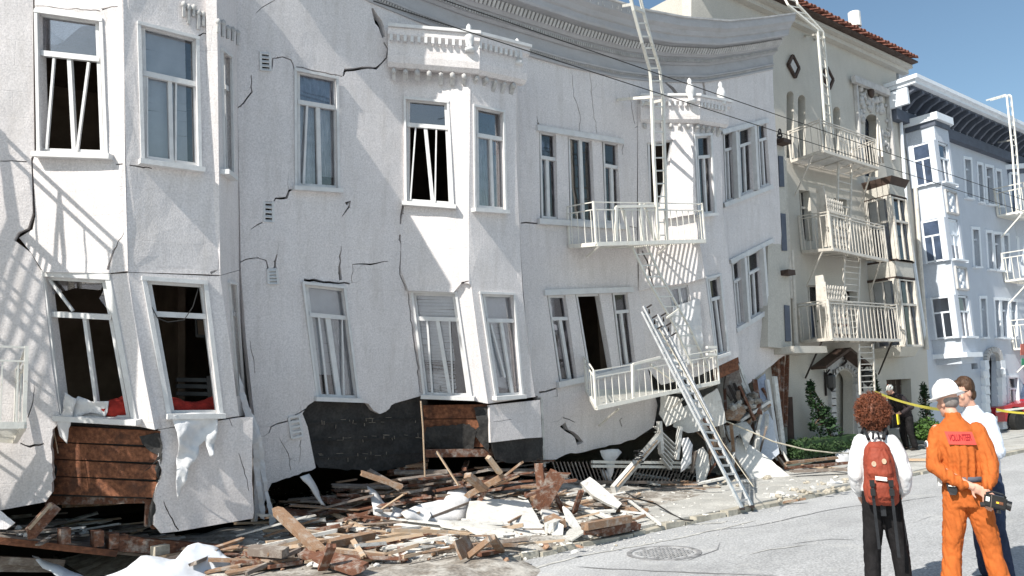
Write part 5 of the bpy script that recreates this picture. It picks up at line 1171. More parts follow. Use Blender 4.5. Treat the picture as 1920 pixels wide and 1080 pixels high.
MB().box((2.33, .9, -.62), (.06, 4.6, 1.04)).obj('basement_wall', M['dirt'], kind='structure'); MB().box((-1.8, -1.5, -.62), (8.2, .08, 1.1)).obj('basement_wall', M['dirt'], kind='structure')
def hp(px, py, lift=0.0):
    d = ray(px, py).normalized(); t = 4.0
    while t < 40:
        p = CAM + d * t
        if p.z < max(hz(p.x, p.y) if 2.2 < p.x < 12.8 and -4.2 < p.y < 2.2 else 0, -.02) + lift: return p
        t += .03
    return p
def boardmesh(name, mt, seed, splinter=.06):
    r = random.Random(seed); m = MB(); n = 4; vs = []
    for sx in (-1, 1):
        row = []
        for k in range(n):
            y = -.5 + k / (n - 1); vs.append((sx * (.5 - splinter * r.random()), y, .5)); vs.append((sx * (.5 - splinter * r.random()), y, -.5))
    fs = []
    for k in range(n - 1):
        a = 2 * k; b = a + 2; A = a + 2 * n; B = A + 2
        fs += [(a, b, B, A), (a + 1, A + 1, B + 1, b + 1), (a, a + 1, b + 1, b), (A, B, B + 1, A + 1)]
    fs += [(0, 2 * n, 2 * n + 1, 1), (2 * n - 2, 2 * n - 1, 4 * n - 1, 4 * n - 2)]
    m.add(vs, fs); return m.mesh(name, M[mt])
BM_ = {}
def board(p, q, w, t, mt, label, group=None, roll=None, name='board', seed=None):
    key = (name, mt, (seed if seed is not None else rng.randint(0, 3)))
    if key not in BM_: BM_[key] = boardmesh(name, mt, key[2] + 5)
    o = link(name, BM_[key]); d = (q - p); L = d.length; d.normalize()
    up = Vector((0, 0, 1)); 
    if abs(d.z) > .97: up = Vector((0, -1, 0))
    s = up.cross(d).normalized(); u = d.cross(s)
    if roll is None: roll = rng.uniform(-.3, .3)
    s2 = s * math.cos(roll) + u * math.sin(roll); u2 = d.cross(s2)
    m = Matrix((( d.x, s2.x, u2.x), (d.y, s2.y, u2.y), (d.z, s2.z, u2.z))).to_4x4()
    o.matrix_basis = Matrix.Translation((p + q) / 2) @ m @ Matrix.Diagonal((L, w, t, 1))
    return tag(o, label, 'board', group)
def HB(a, b, w, t, mt, label, la=.05, lb=.05, **k): return board(hp(*a, la), hp(*b, lb), w, t, mt, label, **k)
HB((605, 930), (712, 985), .14, .05, 'redwood', 'long brown board sloping out of the black cavity onto white plaster', .35, .08)
HB((620, 960), (702, 1002), .07, .04, 'palewood', 'pale stick just below the long brown sloping board', .2, .1)
HB((517, 955), (604, 1037), .13, .08, 'wood', 'stout light brown joist slanting down right in front of the left cavity', .45, .12)
HB((567, 994), (655, 1006), .06, .03, 'palewood', 'thin pale batten lying level behind the stout slanting joist', .2, .1)
HB((565, 1032), (680, 1068), .22, .05, 'redwood', 'broad rusty brown plank lying flat at the kerb end of the heap', .12, .08)
HB((604, 1068), (622, 1022), .10, .05, 'redwood', 'short red brown post standing up from the broad rusty plank', .05, .35)
HB((615, 1020), (702, 1002), .10, .09, 'wood', 'brown beam pointing right, level with the top of the short red post', .16, .2)
HB((622, 1030), (712, 1008), .09, .05, 'whitewood', 'pale board lying alongside the brown beam in the middle of the heap', .08, .12)
HB((655, 1004), (682, 1045), .06, .03, 'palewood', 'thin pale stick crossing the end of the brown beam', .2, .1)
HB((468, 1031), (538, 1036), .14, .09, 'greywood', 'heavy dark squared timber beside the white tarp', .2, .2)
HB((430, 1056), (536, 1052), .20, .07, 'redwood', 'dark red plank under the heavy squared timber', .05, .05)
HB((797, 1011), (856, 1026), .07, .03, 'wood', 'single short brown stick lying alone on the dusty pavement', .05, .05)
HB((857, 1033), (884, 1020), .22, .03, 'wood', 'small square of board propped on edge beside the triangular wood scrap', .15, .15, roll=1.2)
HB((876, 1045), (922, 1008), .10, .06, 'wood', 'left leg of the triangular wood scrap on the pavement', .03, .28)
HB((920, 1006), (940, 1033), .09, .06, 'wood', 'right leg of the triangular wood scrap on the pavement', .28, .03)
HB((895, 1040), (940, 1032), .10, .04, 'redwood', 'red foot board of the triangular wood scrap on the pavement', .03, .03)
HB((875, 890), (909, 919), .12, .07, 'wood', 'upper arm of the crossed brown boards under the middle bay', .75, .5)
HB((874, 930), (942, 893), .12, .07, 'wood', 'long arm of the crossed brown boards under the middle bay', .3, .7)
HB((898, 940), (918, 906), .09, .07, 'redwood', 'standing arm of the crossed brown boards under the middle bay', .25, .55)
HB((914, 856), (938, 888), .09, .06, 'palewood', 'freshly split pale post end above the crossed boards', 1.0, .75)
HB((925, 912), (975, 890), .04, .03, 'wood', 'thin brown lath behind the crossed boards', .5, .7)
HB((930, 905), (980, 866), .05, .03, 'wood', 'brown lath pointing up to the right behind the crossed boards', .55, .9)
HB((707, 960), (758, 926), .035, .02, 'palewood', 'thin pale lath pointing up right out of the cavity', .2, .5)
HB((818, 845), (861, 912), .035, .02, 'palewood', 'thin pale lath leaning against the white hump of cloth', .95, .5)
HB((675, 886), (757, 914), .10, .05, 'wood', 'upper one of two parallel boards in the black cavity under the tar paper', .75, .55)
HB((690, 882), (752, 917), .07, .05, 'greywood', 'lower one of two parallel boards in the black cavity under the tar paper', .65, .45)
HB((730, 972), (843, 984), .10, .03, 'whitewood', 'long white plank lying across the plaster in front of the cavity', .12, .12)
HB((826, 984), (962, 1006), .10, .03, 'whitewood', 'longest white plank running right toward the stacked brown boards', .12, .1)
HB((1010, 868), (1016, 925), .16, .03, 'redwood', 'red brown board standing upright right of the middle bay', .75, .3, roll=1.4)
HB((1047, 886), (1008, 957), .26, .03, 'redwood', 'widest red brown board leaning left right of the middle bay', .7, .08, roll=1.1)
HB((984, 931), (1043, 908), .07, .04, 'redwood', 'narrow red board crossing the widest leaning red board', .4, .55)
HB((987, 925), (1012, 940), .10, .08, 'wood', 'stubby brown block end left of the leaning red boards', .2, .15)
HB((1076, 962), (1090, 920), .08, .04, 'redwood', 'red splintered stake between the white shards', .05, .45)
HB((1040, 925), (1056, 960), .06, .05, 'redwood', 'dark red stake under the widest leaning board', .35, .05)
HB((1092, 988), (1182, 972), .12, .09, 'wood', 'topmost of the brown boards stacked on the pavement right of the slab', .22, .2, roll=0)
HB((1098, 1000), (1190, 980), .14, .05, 'redwood', 'middle one of the brown boards stacked on the pavement right of the slab', .12, .1, roll=0)
HB((1120, 1001), (1196, 986), .16, .07, 'redwood', 'lowest of the brown boards stacked on the pavement right of the slab', .06, .05, roll=0)
HB((1028, 990), (1060, 975), .12, .12, 'whitewood', 'short thick pale block at the right corner of the white slab', .1, .1)
HB((1030, 972), (1052, 985), .16, .1, 'wood', 'box-like brown block at the right corner of the white slab', .12, .1)
HB((1180, 962), (1206, 950), .04, .02, 'greywood', 'thin grey stick beside the bent cable on the sidewalk', .03, .1)
HB((1203, 962), (1224, 968), .03, .02, 'greywood', 'dark sliver of lath lying on the clear sidewalk', .02, .02)
HB((1175, 935), (1240, 985), .05, .02, 'whitewood', 'long white lath reaching the kerb left of the ladder', .12, .03)
HB((1060, 940), (1160, 978), .09, .03, 'whitewood', 'white trim board behind the stacked brown boards', .1, .1)
for k in range(9): board(yp(768 + k * 7.2, 898 + k * 2, -.1), yp(782 + k * 6.6, 944 + k * .6, -.6), .055, .03, ['wood', 'greywood', 'palewood'][k // 4], ('leftmost', 'second', 'third', 'fourth', 'fifth', 'sixth', 'seventh', 'eighth', 'rightmost')[k] + ' of nine laths standing like a fan in the central cavity', 'fan of standing laths', seed=k % 4)
o = MB().bar(yp(1150, 918, -.9), yp(1236, 818, -.5), .09, .12).obj('broken_post', M['whitewood']); tag(o, 'broken white post with pink wood showing, leaning under the tilted balcony', 'post')
o2 = MB(); p, q = yp(1158, 912, -.98), yp(1232, 826, -.58); o2.bar(p, q, .035, .02).obj('bare_wood_edge', M['palewood'], o)
m = MB(); c = yp(1198, 862, -.75)
m.tube([c + Vector((.07 * math.cos(t), .09 * math.sin(t), .012 * t - .1)) for t in [i * .6 for i in range(40)]], .012, 5).obj('wire_binding', M['wire'], o)
# shards, slabs and sheets of plaster
def face(px, py, nrm, lift=0.0): return (hp(px, py, lift), Vector(nrm).normalized())
def slab(pts, pl, th, mt, label, name='plaster_slab', cat='slab', amp=.012, jit=1.2, group=None, grid=16):
    o = panel(name, jag(pts, jit, 9), [], pl, th, M[mt], None, amp, grid, 0, 1.6, smooth=mt in ('sheet', 'tarp', 'wood'))
    return tag(o, label, cat, group)
slab([(880, 940), (940, 936), (990, 937), (1006, 965), (1026, 1008), (960, 1006), (905, 1003), (870, 985)], face(950, 975, (.05, -.35, 1), .16), .04, 'plaster', 'largest flat white plaster slab lying in the middle of the heap', jit=.8)
slab([(752, 962), (775, 950), (800, 944), (830, 940), (840, 922), (850, 912), (870, 912), (880, 930), (880, 960), (870, 976), (820, 978), (760, 975)], face(820, 960, (.1, -.9, .8), .15), .03, 'sheet', 'humped white sheet draped over the heap left of the largest slab', 'draped_sheet', 'sheet', .10)
slab([(1106, 894), (1122, 906), (1166, 944), (1158, 953), (1112, 930), (1088, 905)], face(1125, 925, (-.3, -.8, .7), .3), .05, 'whitewood', 'clean white board tilted up behind the stacked brown boards', 'white_board', 'board', .003, .4)
slab([(1056, 948), (1066, 955), (1090, 990), (1078, 991), (1062, 975)], face(1072, 975, (0, -.7, .7), .15), .03, 'plaster', 'pointed white shard in front of the red stake')
slab([(1015, 955), (1045, 957), (1050, 968), (1020, 970)], face(1030, 962, (.2, -.4, .9), .12), .05, 'plaster', 'small white chunk above the box-like brown block')
slab([(700, 1005), (745, 985), (800, 985), (855, 990), (860, 1030), (840, 1055), (770, 1048), (730, 1035)], face(780, 1015, (.0, -.1, 1), .03), .02, 'plaster', 'broad low spread of dusty plaster sheet flat on the pavement', jit=2)
slab([(700, 960), (740, 968), (800, 972), (840, 990), (800, 992), (740, 985)], face(760, 975, (0, -.3, 1), .1), .03, 'plaster', 'thin plaster sheet under the long white plank')
slab([(565, 893), (580, 888), (590, 905), (601, 930), (612, 948), (604, 945), (590, 925)], (yp(590, 915, -.5), Vector((.4, -.8, .3)).normalized()), .02, 'sheet', 'curled white paper strip hanging at the left edge of the tar paper wall', 'paper_strip', 'strip', .05)
slab([(688, 912), (705, 920), (730, 955), (760, 960), (745, 975), (700, 965), (696, 940)], face(715, 945, (0, -.7, .8), .25), .01, 'sheet', 'bluish white wallboard piece deep in the shaded cavity', 'wallboard', 'board', .05)
slab([(600, 1000), (640, 1010), (690, 1030), (670, 1050), (620, 1040), (590, 1028)], face(640, 1022, (0, -.2, 1), .04), .02, 'plaster', 'dusty white plaster patch beneath the short red post')
slab([(1364, 833), (1383, 820), (1392, 824), (1440, 858), (1481, 892), (1476, 903), (1412, 907), (1398, 884)], (yp(1420, 868, -.85), Vector((-.5, -.8, .45)).normalized()), .05, 'plaster', 'big clean white wall slab leaning right of the aluminium ladder', amp=.004, jit=.5)
slab([(1306, 845), (1318, 838), (1328, 852), (1330, 880), (1320, 904), (1306, 905), (1304, 870)], (yp(1318, 870, -.7), Vector((-.8, -.5, .2)).normalized()), .03, 'plaster', 'oval white plate standing on edge left of the aluminium ladder', amp=.004, jit=.4)
slab([(1278, 822), (1290, 820), (1298, 835), (1296, 868), (1285, 880), (1276, 886), (1282, 850)], (yp(1288, 850, -.65), Vector((-.4, -.9, .2)).normalized()), .02, 'sheet', 'white rag hanging below the tilted balcony', 'rag', 'rag', .06)
slab([(1126, 845), (1160, 842), (1166, 848), (1155, 862), (1148, 892), (1143, 900), (1138, 880)], (yp(1145, 865, -.35), Vector((-.3, -1, 0)).normalized()), .02, 'sheet', 'torn white triangle hanging under the broken wall edge', 'torn_sheet', 'sheet', .04)
slab([(1128, 880), (1142, 884), (1148, 908), (1136, 900)], (yp(1138, 890, -.3), Vector((-.3, -1, .1)).normalized()), .02, 'sheet', 'small grey rag just below the torn white triangle', 'rag', 'rag', .03)
slab([(1265, 770), (1310, 752), (1345, 728), (1358, 770), (1362, 792), (1330, 806), (1290, 812), (1262, 800)], (yp(1310, 780, -.55), Vector((-.6, -.9, -.1)).normalized()), .04, 'plaster', 'tilted white wall sheet striped by the balcony shadow above the ladder', amp=.01)
slab([(1240, 738), (1272, 745), (1290, 780), (1250, 800), (1236, 776)], (yp(1262, 770, -.45), Vector((-.6, -.9, .1)).normalized()), .04, 'plaster', 'crumpled white wall sheet left of the striped one')
# fallen balustrade and louvre under the broken wall
fb = root('fallen_balustrade', yp(1180, 905, -.4), 'fallen grey iron balustrade with slanting bars lying under the broken wall', 'balustrade')
for y in (868, 876, 905): MB().bar(yp(1050 if y == 905 else 1110, y - 2, -.35), yp(1305, y, -.35), .05).obj('rail', M['greywood' if y == 905 else 'iron'], fb)
for k in range(36):
    x = 1050 + k * 7; s_ = 18 if k > 13 else -14
    MB().bar(yp(x + s_, 862 + (k < 14) * 4, -.30), yp(x, 905, -.33), .018).obj('baluster', M['greywood'], fb)
lv = root('broken_louvre', yp(1248, 830, -.5), 'broken white louvred shutter wedged beneath the tilted balcony', 'shutter')
for k in range(7): MB().bar(yp(1228 + k * 2, 800 + k * 10, -.45), yp(1268 - k * 2, 838 + k * 7, -.45), .09, .02).obj('slat', M['whitewood'], lv)
MB().bar(yp(1236, 790, -.5), yp(1240, 850, -.5), .08).obj('stile', M['whitewood'], lv); MB().bar(yp(1275, 800, -.5), yp(1268, 862, -.5), .08).obj('stile', M['whitewood'], lv)
# wrecked corner: shattered jambs, dirt, paper and timbers
for a, b, mt, w_, l, Y in (((1452, 706), (1470, 852), 'whitewood', .14, 'tall white door jamb leaning under the tilted wing', -.35), ((1438, 712), (1458, 840), 'trim', .10, 'second white jamb just left of the tall one', -.3), ((1400, 742), (1412, 790), 'whitewood', .08, 'short white jamb below the wing corner', -.25),
                           ((1466, 668), (1463, 800), 'redwood', .13, 'dark red upright timber at the end of the collapsed building', -.05), ((1476, 662), (1472, 800), 'redwood', .10, 'right hand dark red timber against the cream house', .0), ((1480, 745), (1484, 842), 'brown', .14, 'dark brown post at the edge of the cream house', -.1),
                           ((1385, 790), (1442, 752), 'whitewood', .12, 'white board end sticking up from the grey dirt lump', -.5), ((1410, 850), (1428, 770), 'whitewood', .07, 'narrow white stile beside the blue wall sheet', -.5), ((1392, 800), (1444, 758), 'wood', .04, 'thin brown edge strip beside the white board end', -.45),
                           ((1366, 722), (1388, 768), 'blackiron', .04, 'thin black rod in front of the grey crumpled sheet', -.45), ((1376, 718), (1398, 772), 'blackiron', .03, 'second thin black rod in front of the grey crumpled sheet', -.45)):
    o = MB().bar(yp(*a, Y), yp(*b, Y - .15), w_, .06).obj('timber', M[mt]); tag(o, l, 'timber')
slab([(1362, 705), (1385, 692), (1392, 715), (1384, 735), (1372, 752), (1358, 730)], (yp(1375, 725, -.4), Vector((-.4, -1, 0)).normalized()), .04, 'greywood', 'grey crumpled sheet in the black gap under the third bay', 'crumpled_sheet', 'sheet', .06)
slab([(1355, 775), (1372, 760), (1395, 758), (1400, 772), (1385, 790), (1360, 788)], (yp(1378, 775, -.6), Vector((-.4, -1, .3)).normalized()), .02, 'wood', 'crumpled brown paper below the grey dirt lump', 'brown_paper', 'paper', .10)
slab([(1416, 800), (1425, 768), (1436, 760), (1450, 790), (1462, 850), (1440, 868), (1415, 850)], (yp(1435, 815, -.55), Vector((-.4, -1, .15)).normalized()), .03, 'stucco3', 'pale blue wall sheet standing among the wrecked jambs', amp=.02)
slab([(1414, 716), (1436, 700), (1446, 735), (1434, 760), (1420, 745)], (yp(1430, 730, -.25), Vector((-.3, -1, 0)).normalized()), .02, 'bluecurtain', 'blue grey shred of curtain under the wing edge', 'curtain_shred', 'cloth', .06)
slab([(1360, 800), (1400, 790), (1412, 810), (1400, 845), (1385, 815), (1368, 825)], (yp(1385, 812, -.6), Vector((-.3, -1, .4)).normalized()), .02, 'walk', 'grey torn sheet behind the big clean white slab', 'torn_sheet', 'sheet', .08)
dl = MB()
for k in range(46):
    x = 1372 + 62 * rng.random(); y = 762 - 28 * math.sin((x - 1372) / 62 * 3.1) * rng.random() + 4; dl.ball(yp(x, y, -.55 + rng.uniform(-.1, .2)), rng.uniform(.05, .12), 1, (1, 1, rng.uniform(.6, 1)))
tag(dl.obj('dirt_lump', M['rubble']), 'matted grey lump of dirt and insulation under the tilted wing', 'debris')
# rope from the wreck to the street
tag(MB().tube([yp(1352, 786, -.7), yp(1400, 806, -1.0), yp(1450, 828, -1.3), yp(1510, 843, -1.6), yp(1560, 849, -1.8), gp(1604, 850, .12)], .014, 6).obj('rope', M['rope']), 'pale rope strung from the wreck over the sidewalk', 'rope')
tag(MB().tube([hp(1175, 925, .1), hp(1195, 935, .25), hp(1230, 945, .1), hp(1262, 965, .03), hp(1282, 975, .02), hp(1300, 976, .02)], .013, 5).obj('bent_cable', M['wire']), 'bent dark cable trailing across the clear sidewalk', 'cable')
tag(MB().bar(gp(1395, 954, -.1), gp(1510, 935, .0), .05, .03).obj('kerb_batten', M['wood']), 'thin brown batten lying along the kerb by the ladder foot', 'batten')
# flattened planks right, before the hedge
for k, (a, b, mt, w_, l) in enumerate((((1475, 868), (1570, 858), 'wood', .14, 'top brown plank of the flat pile before the hedge'), ((1472, 878), (1610, 866), 'redwood', .12, 'long dark plank through the flat pile before the hedge'), ((1480, 884), (1620, 878), 'greywood', .14, 'lowest plank of the flat pile before the hedge'),
                                       ((1500, 872), (1600, 882), 'palewood', .06, 'pale batten crossing the flat pile before the hedge'), ((1700, 862), (1745, 862), 'palewood', .10, 'pale plank lying on the sidewalk between the two near people'))):
    board(gp(*a, .08 + .04 * (3 - k)), gp(*b, .08 + .03 * (3 - k)), w_, .05, mt, l, roll=0)
for pts, l in (([(1485, 862), (1490, 850), (1510, 848), (1540, 856), (1530, 866), (1500, 868)], 'white crumpled sheet on the flat pile before the hedge'), ([(1566, 846), (1590, 842), (1604, 850), (1604, 870), (1568, 872)], 'white box-like board at the right of the flat pile'), ([(1558, 896), (1566, 902), (1580, 906), (1556, 906)], 'tiny white shard on the sidewalk before the flat pile')):
    cxx = sum(p[0] for p in pts) / len(pts); cyy = sum(p[1] for p in pts) / len(pts)
    slab(pts, (gp(cxx, cyy, .15), Vector((-.2, -.8, .6)).normalized()), .02, 'sheet', l, 'white_sheet', 'sheet', .03)
MARKS = [((520, 990), 'the torn hanging strips'), ((500, 1030), 'the heavy squared timber'), ((560, 975), 'the stout slanting joist'), ((620, 1045), 'the short red post'), ((700, 1062), 'the broad rusty plank'),
         ((660, 955), 'the long brown sloping board'), ((740, 950), 'the thin lath in the cavity'), ((800, 925), 'the fan of laths'), ((815, 955), 'the humped white sheet'), ((780, 1000), 'the long white plank'), ((900, 1030), 'the triangular wood scrap'),
         ((905, 915), 'the crossed brown boards'), ((950, 970), 'the largest white slab'), ((1020, 915), 'the leaning red boards'), ((1070, 965), 'the pointed white shard'), ((1125, 925), 'the clean white tilted board'), ((1145, 990), 'the stacked brown boards'), ((1200, 945), 'the bent cable'), ((1190, 880), 'the broken white post'), ((1260, 900), 'the fallen balustrade'), ((640, 900), 'the black tar paper wall'), ((80, 975), 'the leaning porch bracket'), ((120, 1003), 'the leftmost joist block'), ((215, 1012), 'the right joist blocks'), ((300, 1030), 'the pale brick'), ((345, 1000), 'the hanging bay skirt'), ((330, 1062), 'the white tarpaulin'),
         ((1400, 765), 'the grey dirt lump'), ((1435, 815), 'the pale blue wall sheet'), ((1340, 850), 'the striped wall sheet'), ((1400, 950), 'the ladder foot'), ((1320, 915), 'the oval white plate'), ((1440, 900), 'the big white slab'), ((1480, 940), 'the kerb batten'), ((1545, 872), 'the flat plank pile'), ((1560, 900), 'the tiny white shard'), ((1610, 900), 'the backpack wearer')]
def proj(P): d = Vector(P) - CAM; return 960 + FPX * d.dot(CR) / d.dot(CF), 540 - FPX * d.dot(CU) / d.dot(CF)
SEEN = {}
def wlabel(kind, px, py, L, dz, yaw):
    size = 'long' if L > .85 else 'medium' if L > .5 else 'short' if L > .28 else 'stubby'
    att = 'tipped up' if dz > .12 else 'tipped down' if dz < -.12 else ('aimed streetward' if yaw < -.5 else 'lying level' if yaw < .3 else 'aimed wallward')
    for (mx, my), nm in sorted(MARKS, key=lambda q: (q[0][0] - px) ** 2 + 2 * (q[0][1] - py) ** 2):
        dx_, dy_ = px - mx, py - my
        rel = ('just right of ' if dx_ > 0 else 'just left of ') if abs(dx_) > abs(dy_) * 1.3 else ('in front of ' if dy_ > 0 else 'behind ')
        s_ = f'{size} {kind} {att} {rel}{nm}'
        if s_ not in SEEN: break
    SEEN[s_] = 1
    return s_
# broken stones strewn along the kerb and at the wreck's foot
stone_me = []
for s_ in range(6):
    bm = bmesh.new(); bmesh.ops.create_icosphere(bm, subdivisions=1, radius=.5); r_ = random.Random(s_ + 40)
    for v in bm.verts: v.co = Vector((v.co.x * r_.uniform(.8, 1.3), v.co.y * r_.uniform(.6, 1.1), v.co.z * r_.uniform(.5, .9)))
    for mt in ('stone', 'plaster', 'brick'):
        me = bpy.data.meshes.new('rubble_stone'); bm.to_mesh(me); me.materials.append(M[mt]); stone_me.append((mt, me))
    bm.free()
LBS = {'stone': 'buff broken stone, one of many strewn along the kerb and wreck', 'plaster': 'white lump of plaster, one of many strewn over the heap', 'brick': 'orange brick fragment, one of many among the rubble'}
def stone(p, s, mt=None):
    mt = mt or rng.choice(('stone', 'plaster', 'plaster', 'brick')); me = rng.choice([m_ for k_, m_ in stone_me if k_ == mt])
    o = link('rubble_stone', me); o.location = p; o.rotation_euler = (rng.uniform(-.4, .4), rng.uniform(-.4, .4), rng.uniform(0, 6)); o.scale = (s, s * rng.uniform(.6, 1), s * rng.uniform(.5, .9))
    px_, py_ = proj(p); (mx, my), nm = min(MARKS, key=lambda q: (q[0][0] - px_) ** 2 + 2 * (q[0][1] - py_) ** 2); dx_, dy_ = px_ - mx, py_ - my
    for (mx, my), nm in sorted(MARKS, key=lambda q: (q[0][0] - px_) ** 2 + 2 * (q[0][1] - py_) ** 2):
     dx_, dy_ = px_ - mx, py_ - my
     rel = ('well right of ' if dx_ > 25 else 'right of ') if dx_ > abs(dy_) else ('well left of ' if dx_ < -25 else 'left of ') if -dx_ > abs(dy_) else ('in front of ' if dy_ > 0 else 'behind ')
     lb = ('big ' if s > .13 else 'fist-sized ' if s > .09 else 'small ' if s > .055 else 'tiny ') + {'stone': 'buff broken stone ', 'plaster': 'white lump of plaster ', 'brick': 'orange brick fragment '}[mt] + rel + nm
     if lb not in SEEN: break
    SEEN[lb] = 1
    tag(o, lb, 'stone', {'stone': 'buff stones along the kerb', 'plaster': 'plaster lumps on the heap', 'brick': 'brick fragments in the rubble'}[mt])
for k in range(60):
    x = rng.uniform(1440, 1640); y = 945 - .204 * (x - 1440) + rng.uniform(-26, 2); stone(gp(x, y, .02), rng.uniform(.06, .16), rng.choice(('stone', 'stone', 'plaster')))
for k in range(45):
    x = rng.uniform(1130, 1450); y = 915 - .06 * (x - 1130) + rng.gauss(0, 7); stone(gp(x, y, .03), rng.uniform(.05, .20), rng.choice(('stone', 'stone', 'plaster')))
for k in range(95):
    x = rng.uniform(480, 1180); y = rng.uniform(925, 1075) - (x - 480) * .04; p = hp(x, y, .0)
    if p.y > -3.9: stone(p + Vector((0, 0, .02)), rng.uniform(.03, .13))
for x, y in ((975, 1028), (1022, 1026), (1024, 1023)): stone(gp(x, y, .0), .17, 'brick')
# scattered boards and laths over the heap
LB = {'wood': 'brown splintered board, one of many strewn over the rubble heap', 'redwood': 'dark red splintered board, one of many strewn over the rubble heap', 'palewood': 'pale split lath, one of many strewn over the rubble heap', 'greywood': 'dusty grey board, one of many strewn over the rubble heap', 'whitewood': 'white painted trim scrap, one of many strewn over the rubble heap'}
def strew(n, xr, yfn, mts, lr, wr, yaw=(-.9, .2), lift=.07):
    for k in range(n):
        x = rng.uniform(*xr); y = yfn(x); p = hp(x, y, 0)
        if p.y < -3.75 or p.y > 2: continue
        L = rng.uniform(*lr); a = rng.uniform(*yaw) if rng.random() < .75 else rng.uniform(-1.6, 1.6); pit = rng.gauss(0, .10)
        d = Vector((math.cos(a), math.sin(a), pit)).normalized() * L / 2; p = p + Vector((0, 0, lift * rng.random() + .03 + abs(pit) * L * .35))
        mt = rng.choice(mts); board(p - d, p + d, rng.uniform(*wr), rng.uniform(.015, .045), mt, wlabel({'wood': 'brown board', 'redwood': 'dark red board', 'palewood': 'pale lath', 'greywood': 'dusty grey board', 'whitewood': 'white trim scrap'}[mt], x, y, L, pit, a), {'wood': 'brown boards on the heap', 'redwood': 'dark red boards on the heap', 'palewood': 'pale laths on the heap', 'greywood': 'grey boards on the heap', 'whitewood': 'white trim scraps on the heap'}[mt], name='loose_board')
strew(70, (520, 760), lambda x: rng.uniform(960, 1062), ('wood', 'palewood', 'redwood', 'wood', 'whitewood'), (.25, 1.2), (.03, .11))
strew(80, (560, 1020), lambda x: rng.uniform(900, 965) + 45 * clamp((700 - x) / 120), ('wood', 'redwood', 'greywood', 'redwood'), (.3, 1.4), (.04, .14), lift=.40)
strew(18, (520, 700), lambda x: rng.uniform(955, 1005), ('greywood', 'redwood', 'wood'), (.5, 1.6), (.05, .14), yaw=(-.8, -.3), lift=.30)
strew(40, (1000, 1200), lambda x: rng.uniform(925, 990), ('palewood', 'whitewood', 'wood', 'greywood'), (.2, .9), (.03, .10))
strew(34, (330, 540), lambda x: rng.uniform(1038, 1080), ('wood', 'redwood', 'greywood', 'palewood'), (.25, 1.0), (.04, .11))
strew(20, (700, 1000), lambda x: rng.uniform(985, 1040), ('palewood', 'wood', 'whitewood'), (.15, .5), (.02, .06))
strew(60, (500, 1010), lambda x: rng.uniform(935, 1066) - max(0, x - 700) * .1, ('palewood', 'greywood', 'wood', 'whitewood'), (.2, 1.1), (.015, .04), lift=.16)
for k in range(44):   # tangle of crushed framing at the broken corner
    x = rng.uniform(1300, 1468); y = rng.uniform(735, 872) + max(0, 1400 - x) * .35; c_ = yp(x, y, rng.uniform(-.75, -.15)); a = rng.uniform(.5, 2.4); L = rng.uniform(.25, 1.1)
    d = Vector((math.cos(a) * .8, rng.uniform(-.4, .4), math.sin(a))).normalized() * L / 2
    if c_.z - abs(d.z) < .02: c_.z = abs(d.z) + .03
    mt = rng.choice(('redwood', 'greywood', 'whitewood', 'wood', 'greywood')); board(c_ - d, c_ + d, rng.uniform(.04, .13), rng.uniform(.02, .06), mt, wlabel({'wood': 'brown stud', 'redwood': 'dark red stud', 'greywood': 'grey stud', 'whitewood': 'white jamb piece'}[mt], x, y, L, d.z, a - 1.5), 'crushed framing at the broken corner', name='broken_stud')
strew(14, (1200, 1330), lambda x: rng.uniform(900, 925), ('greywood', 'whitewood', 'wood'), (.3, .9), (.03, .08))
# broken plaster plates lying about the heap
for k in range(74):
    x = rng.uniform(500, 1190); y = rng.uniform(930, 1068) - max(0, x - 620) * .12; p = hp(x, y, 0)
    if p.y < -3.7: continue
    n_ = rng.randint(4, 6); r0 = rng.uniform(.05, .24); nn = Vector((rng.gauss(0, .3), rng.gauss(-.1, .3), 1)).normalized(); u_ = nn.orthogonal().normalized(); v_ = nn.cross(u_); ph = rng.random() * 6
    pts = [p + Vector((0, 0, .07)) + (u_ * math.cos(ph + 6.283 * i / n_) * rng.uniform(.6, 1.2) + v_ * math.sin(ph + 6.283 * i / n_) * rng.uniform(.4, .9)) * r0 for i in range(n_)]
    o = MB().prism(pts, nn, .02).obj('plaster_plate', M['plaster' if rng.random() < .7 else 'walk'])
    for (mx, my), nm in sorted(MARKS, key=lambda q: (q[0][0] - x) ** 2 + 2 * (q[0][1] - y) ** 2):
        lb = f"{'broad' if r0 > .18 else 'hand-sized' if r0 > .11 else 'small'} {('', '', '', '', 'four', 'five', 'six')[n_]}-sided plaster plate " + ('right of ' if x > mx else 'left of ') + nm
        if lb not in SEEN: break
    SEEN[lb] = 1; tag(o, lb, 'plate', 'broken plaster plates on the heap')
# fine chips: nobody could count them
ch = MB()
for k in range(6000):
    x = rng.uniform(480, 1500); y = rng.uniform(900, 1070) - max(0, x - 700) * .11
    p = gp(x, y, 0)
    if p.y < KY - 1.1 or (p.y < KY - .5 and rng.random() < .7) or (x > 1230 and rng.random() < .6): continue
    p.z = max(hz(p.x, p.y) if p.y > -4.2 and p.x < 12.8 else -1, SZ + .004 if p.y < KY else 0) + .006
    s_ = rng.uniform(.005, .012) if rng.random() < .7 or p.y < KY else rng.uniform(.012, .032); a = rng.uniform(0, 3.14); d = Vector((math.cos(a), math.sin(a), rng.uniform(-.2, .2))) * s_ * rng.uniform(.6, 1.8)
    ch.bar(p - d, p + d, s_, s_ * .5)
ch.obj('plaster_chips', M['plaster'], kind='stuff')
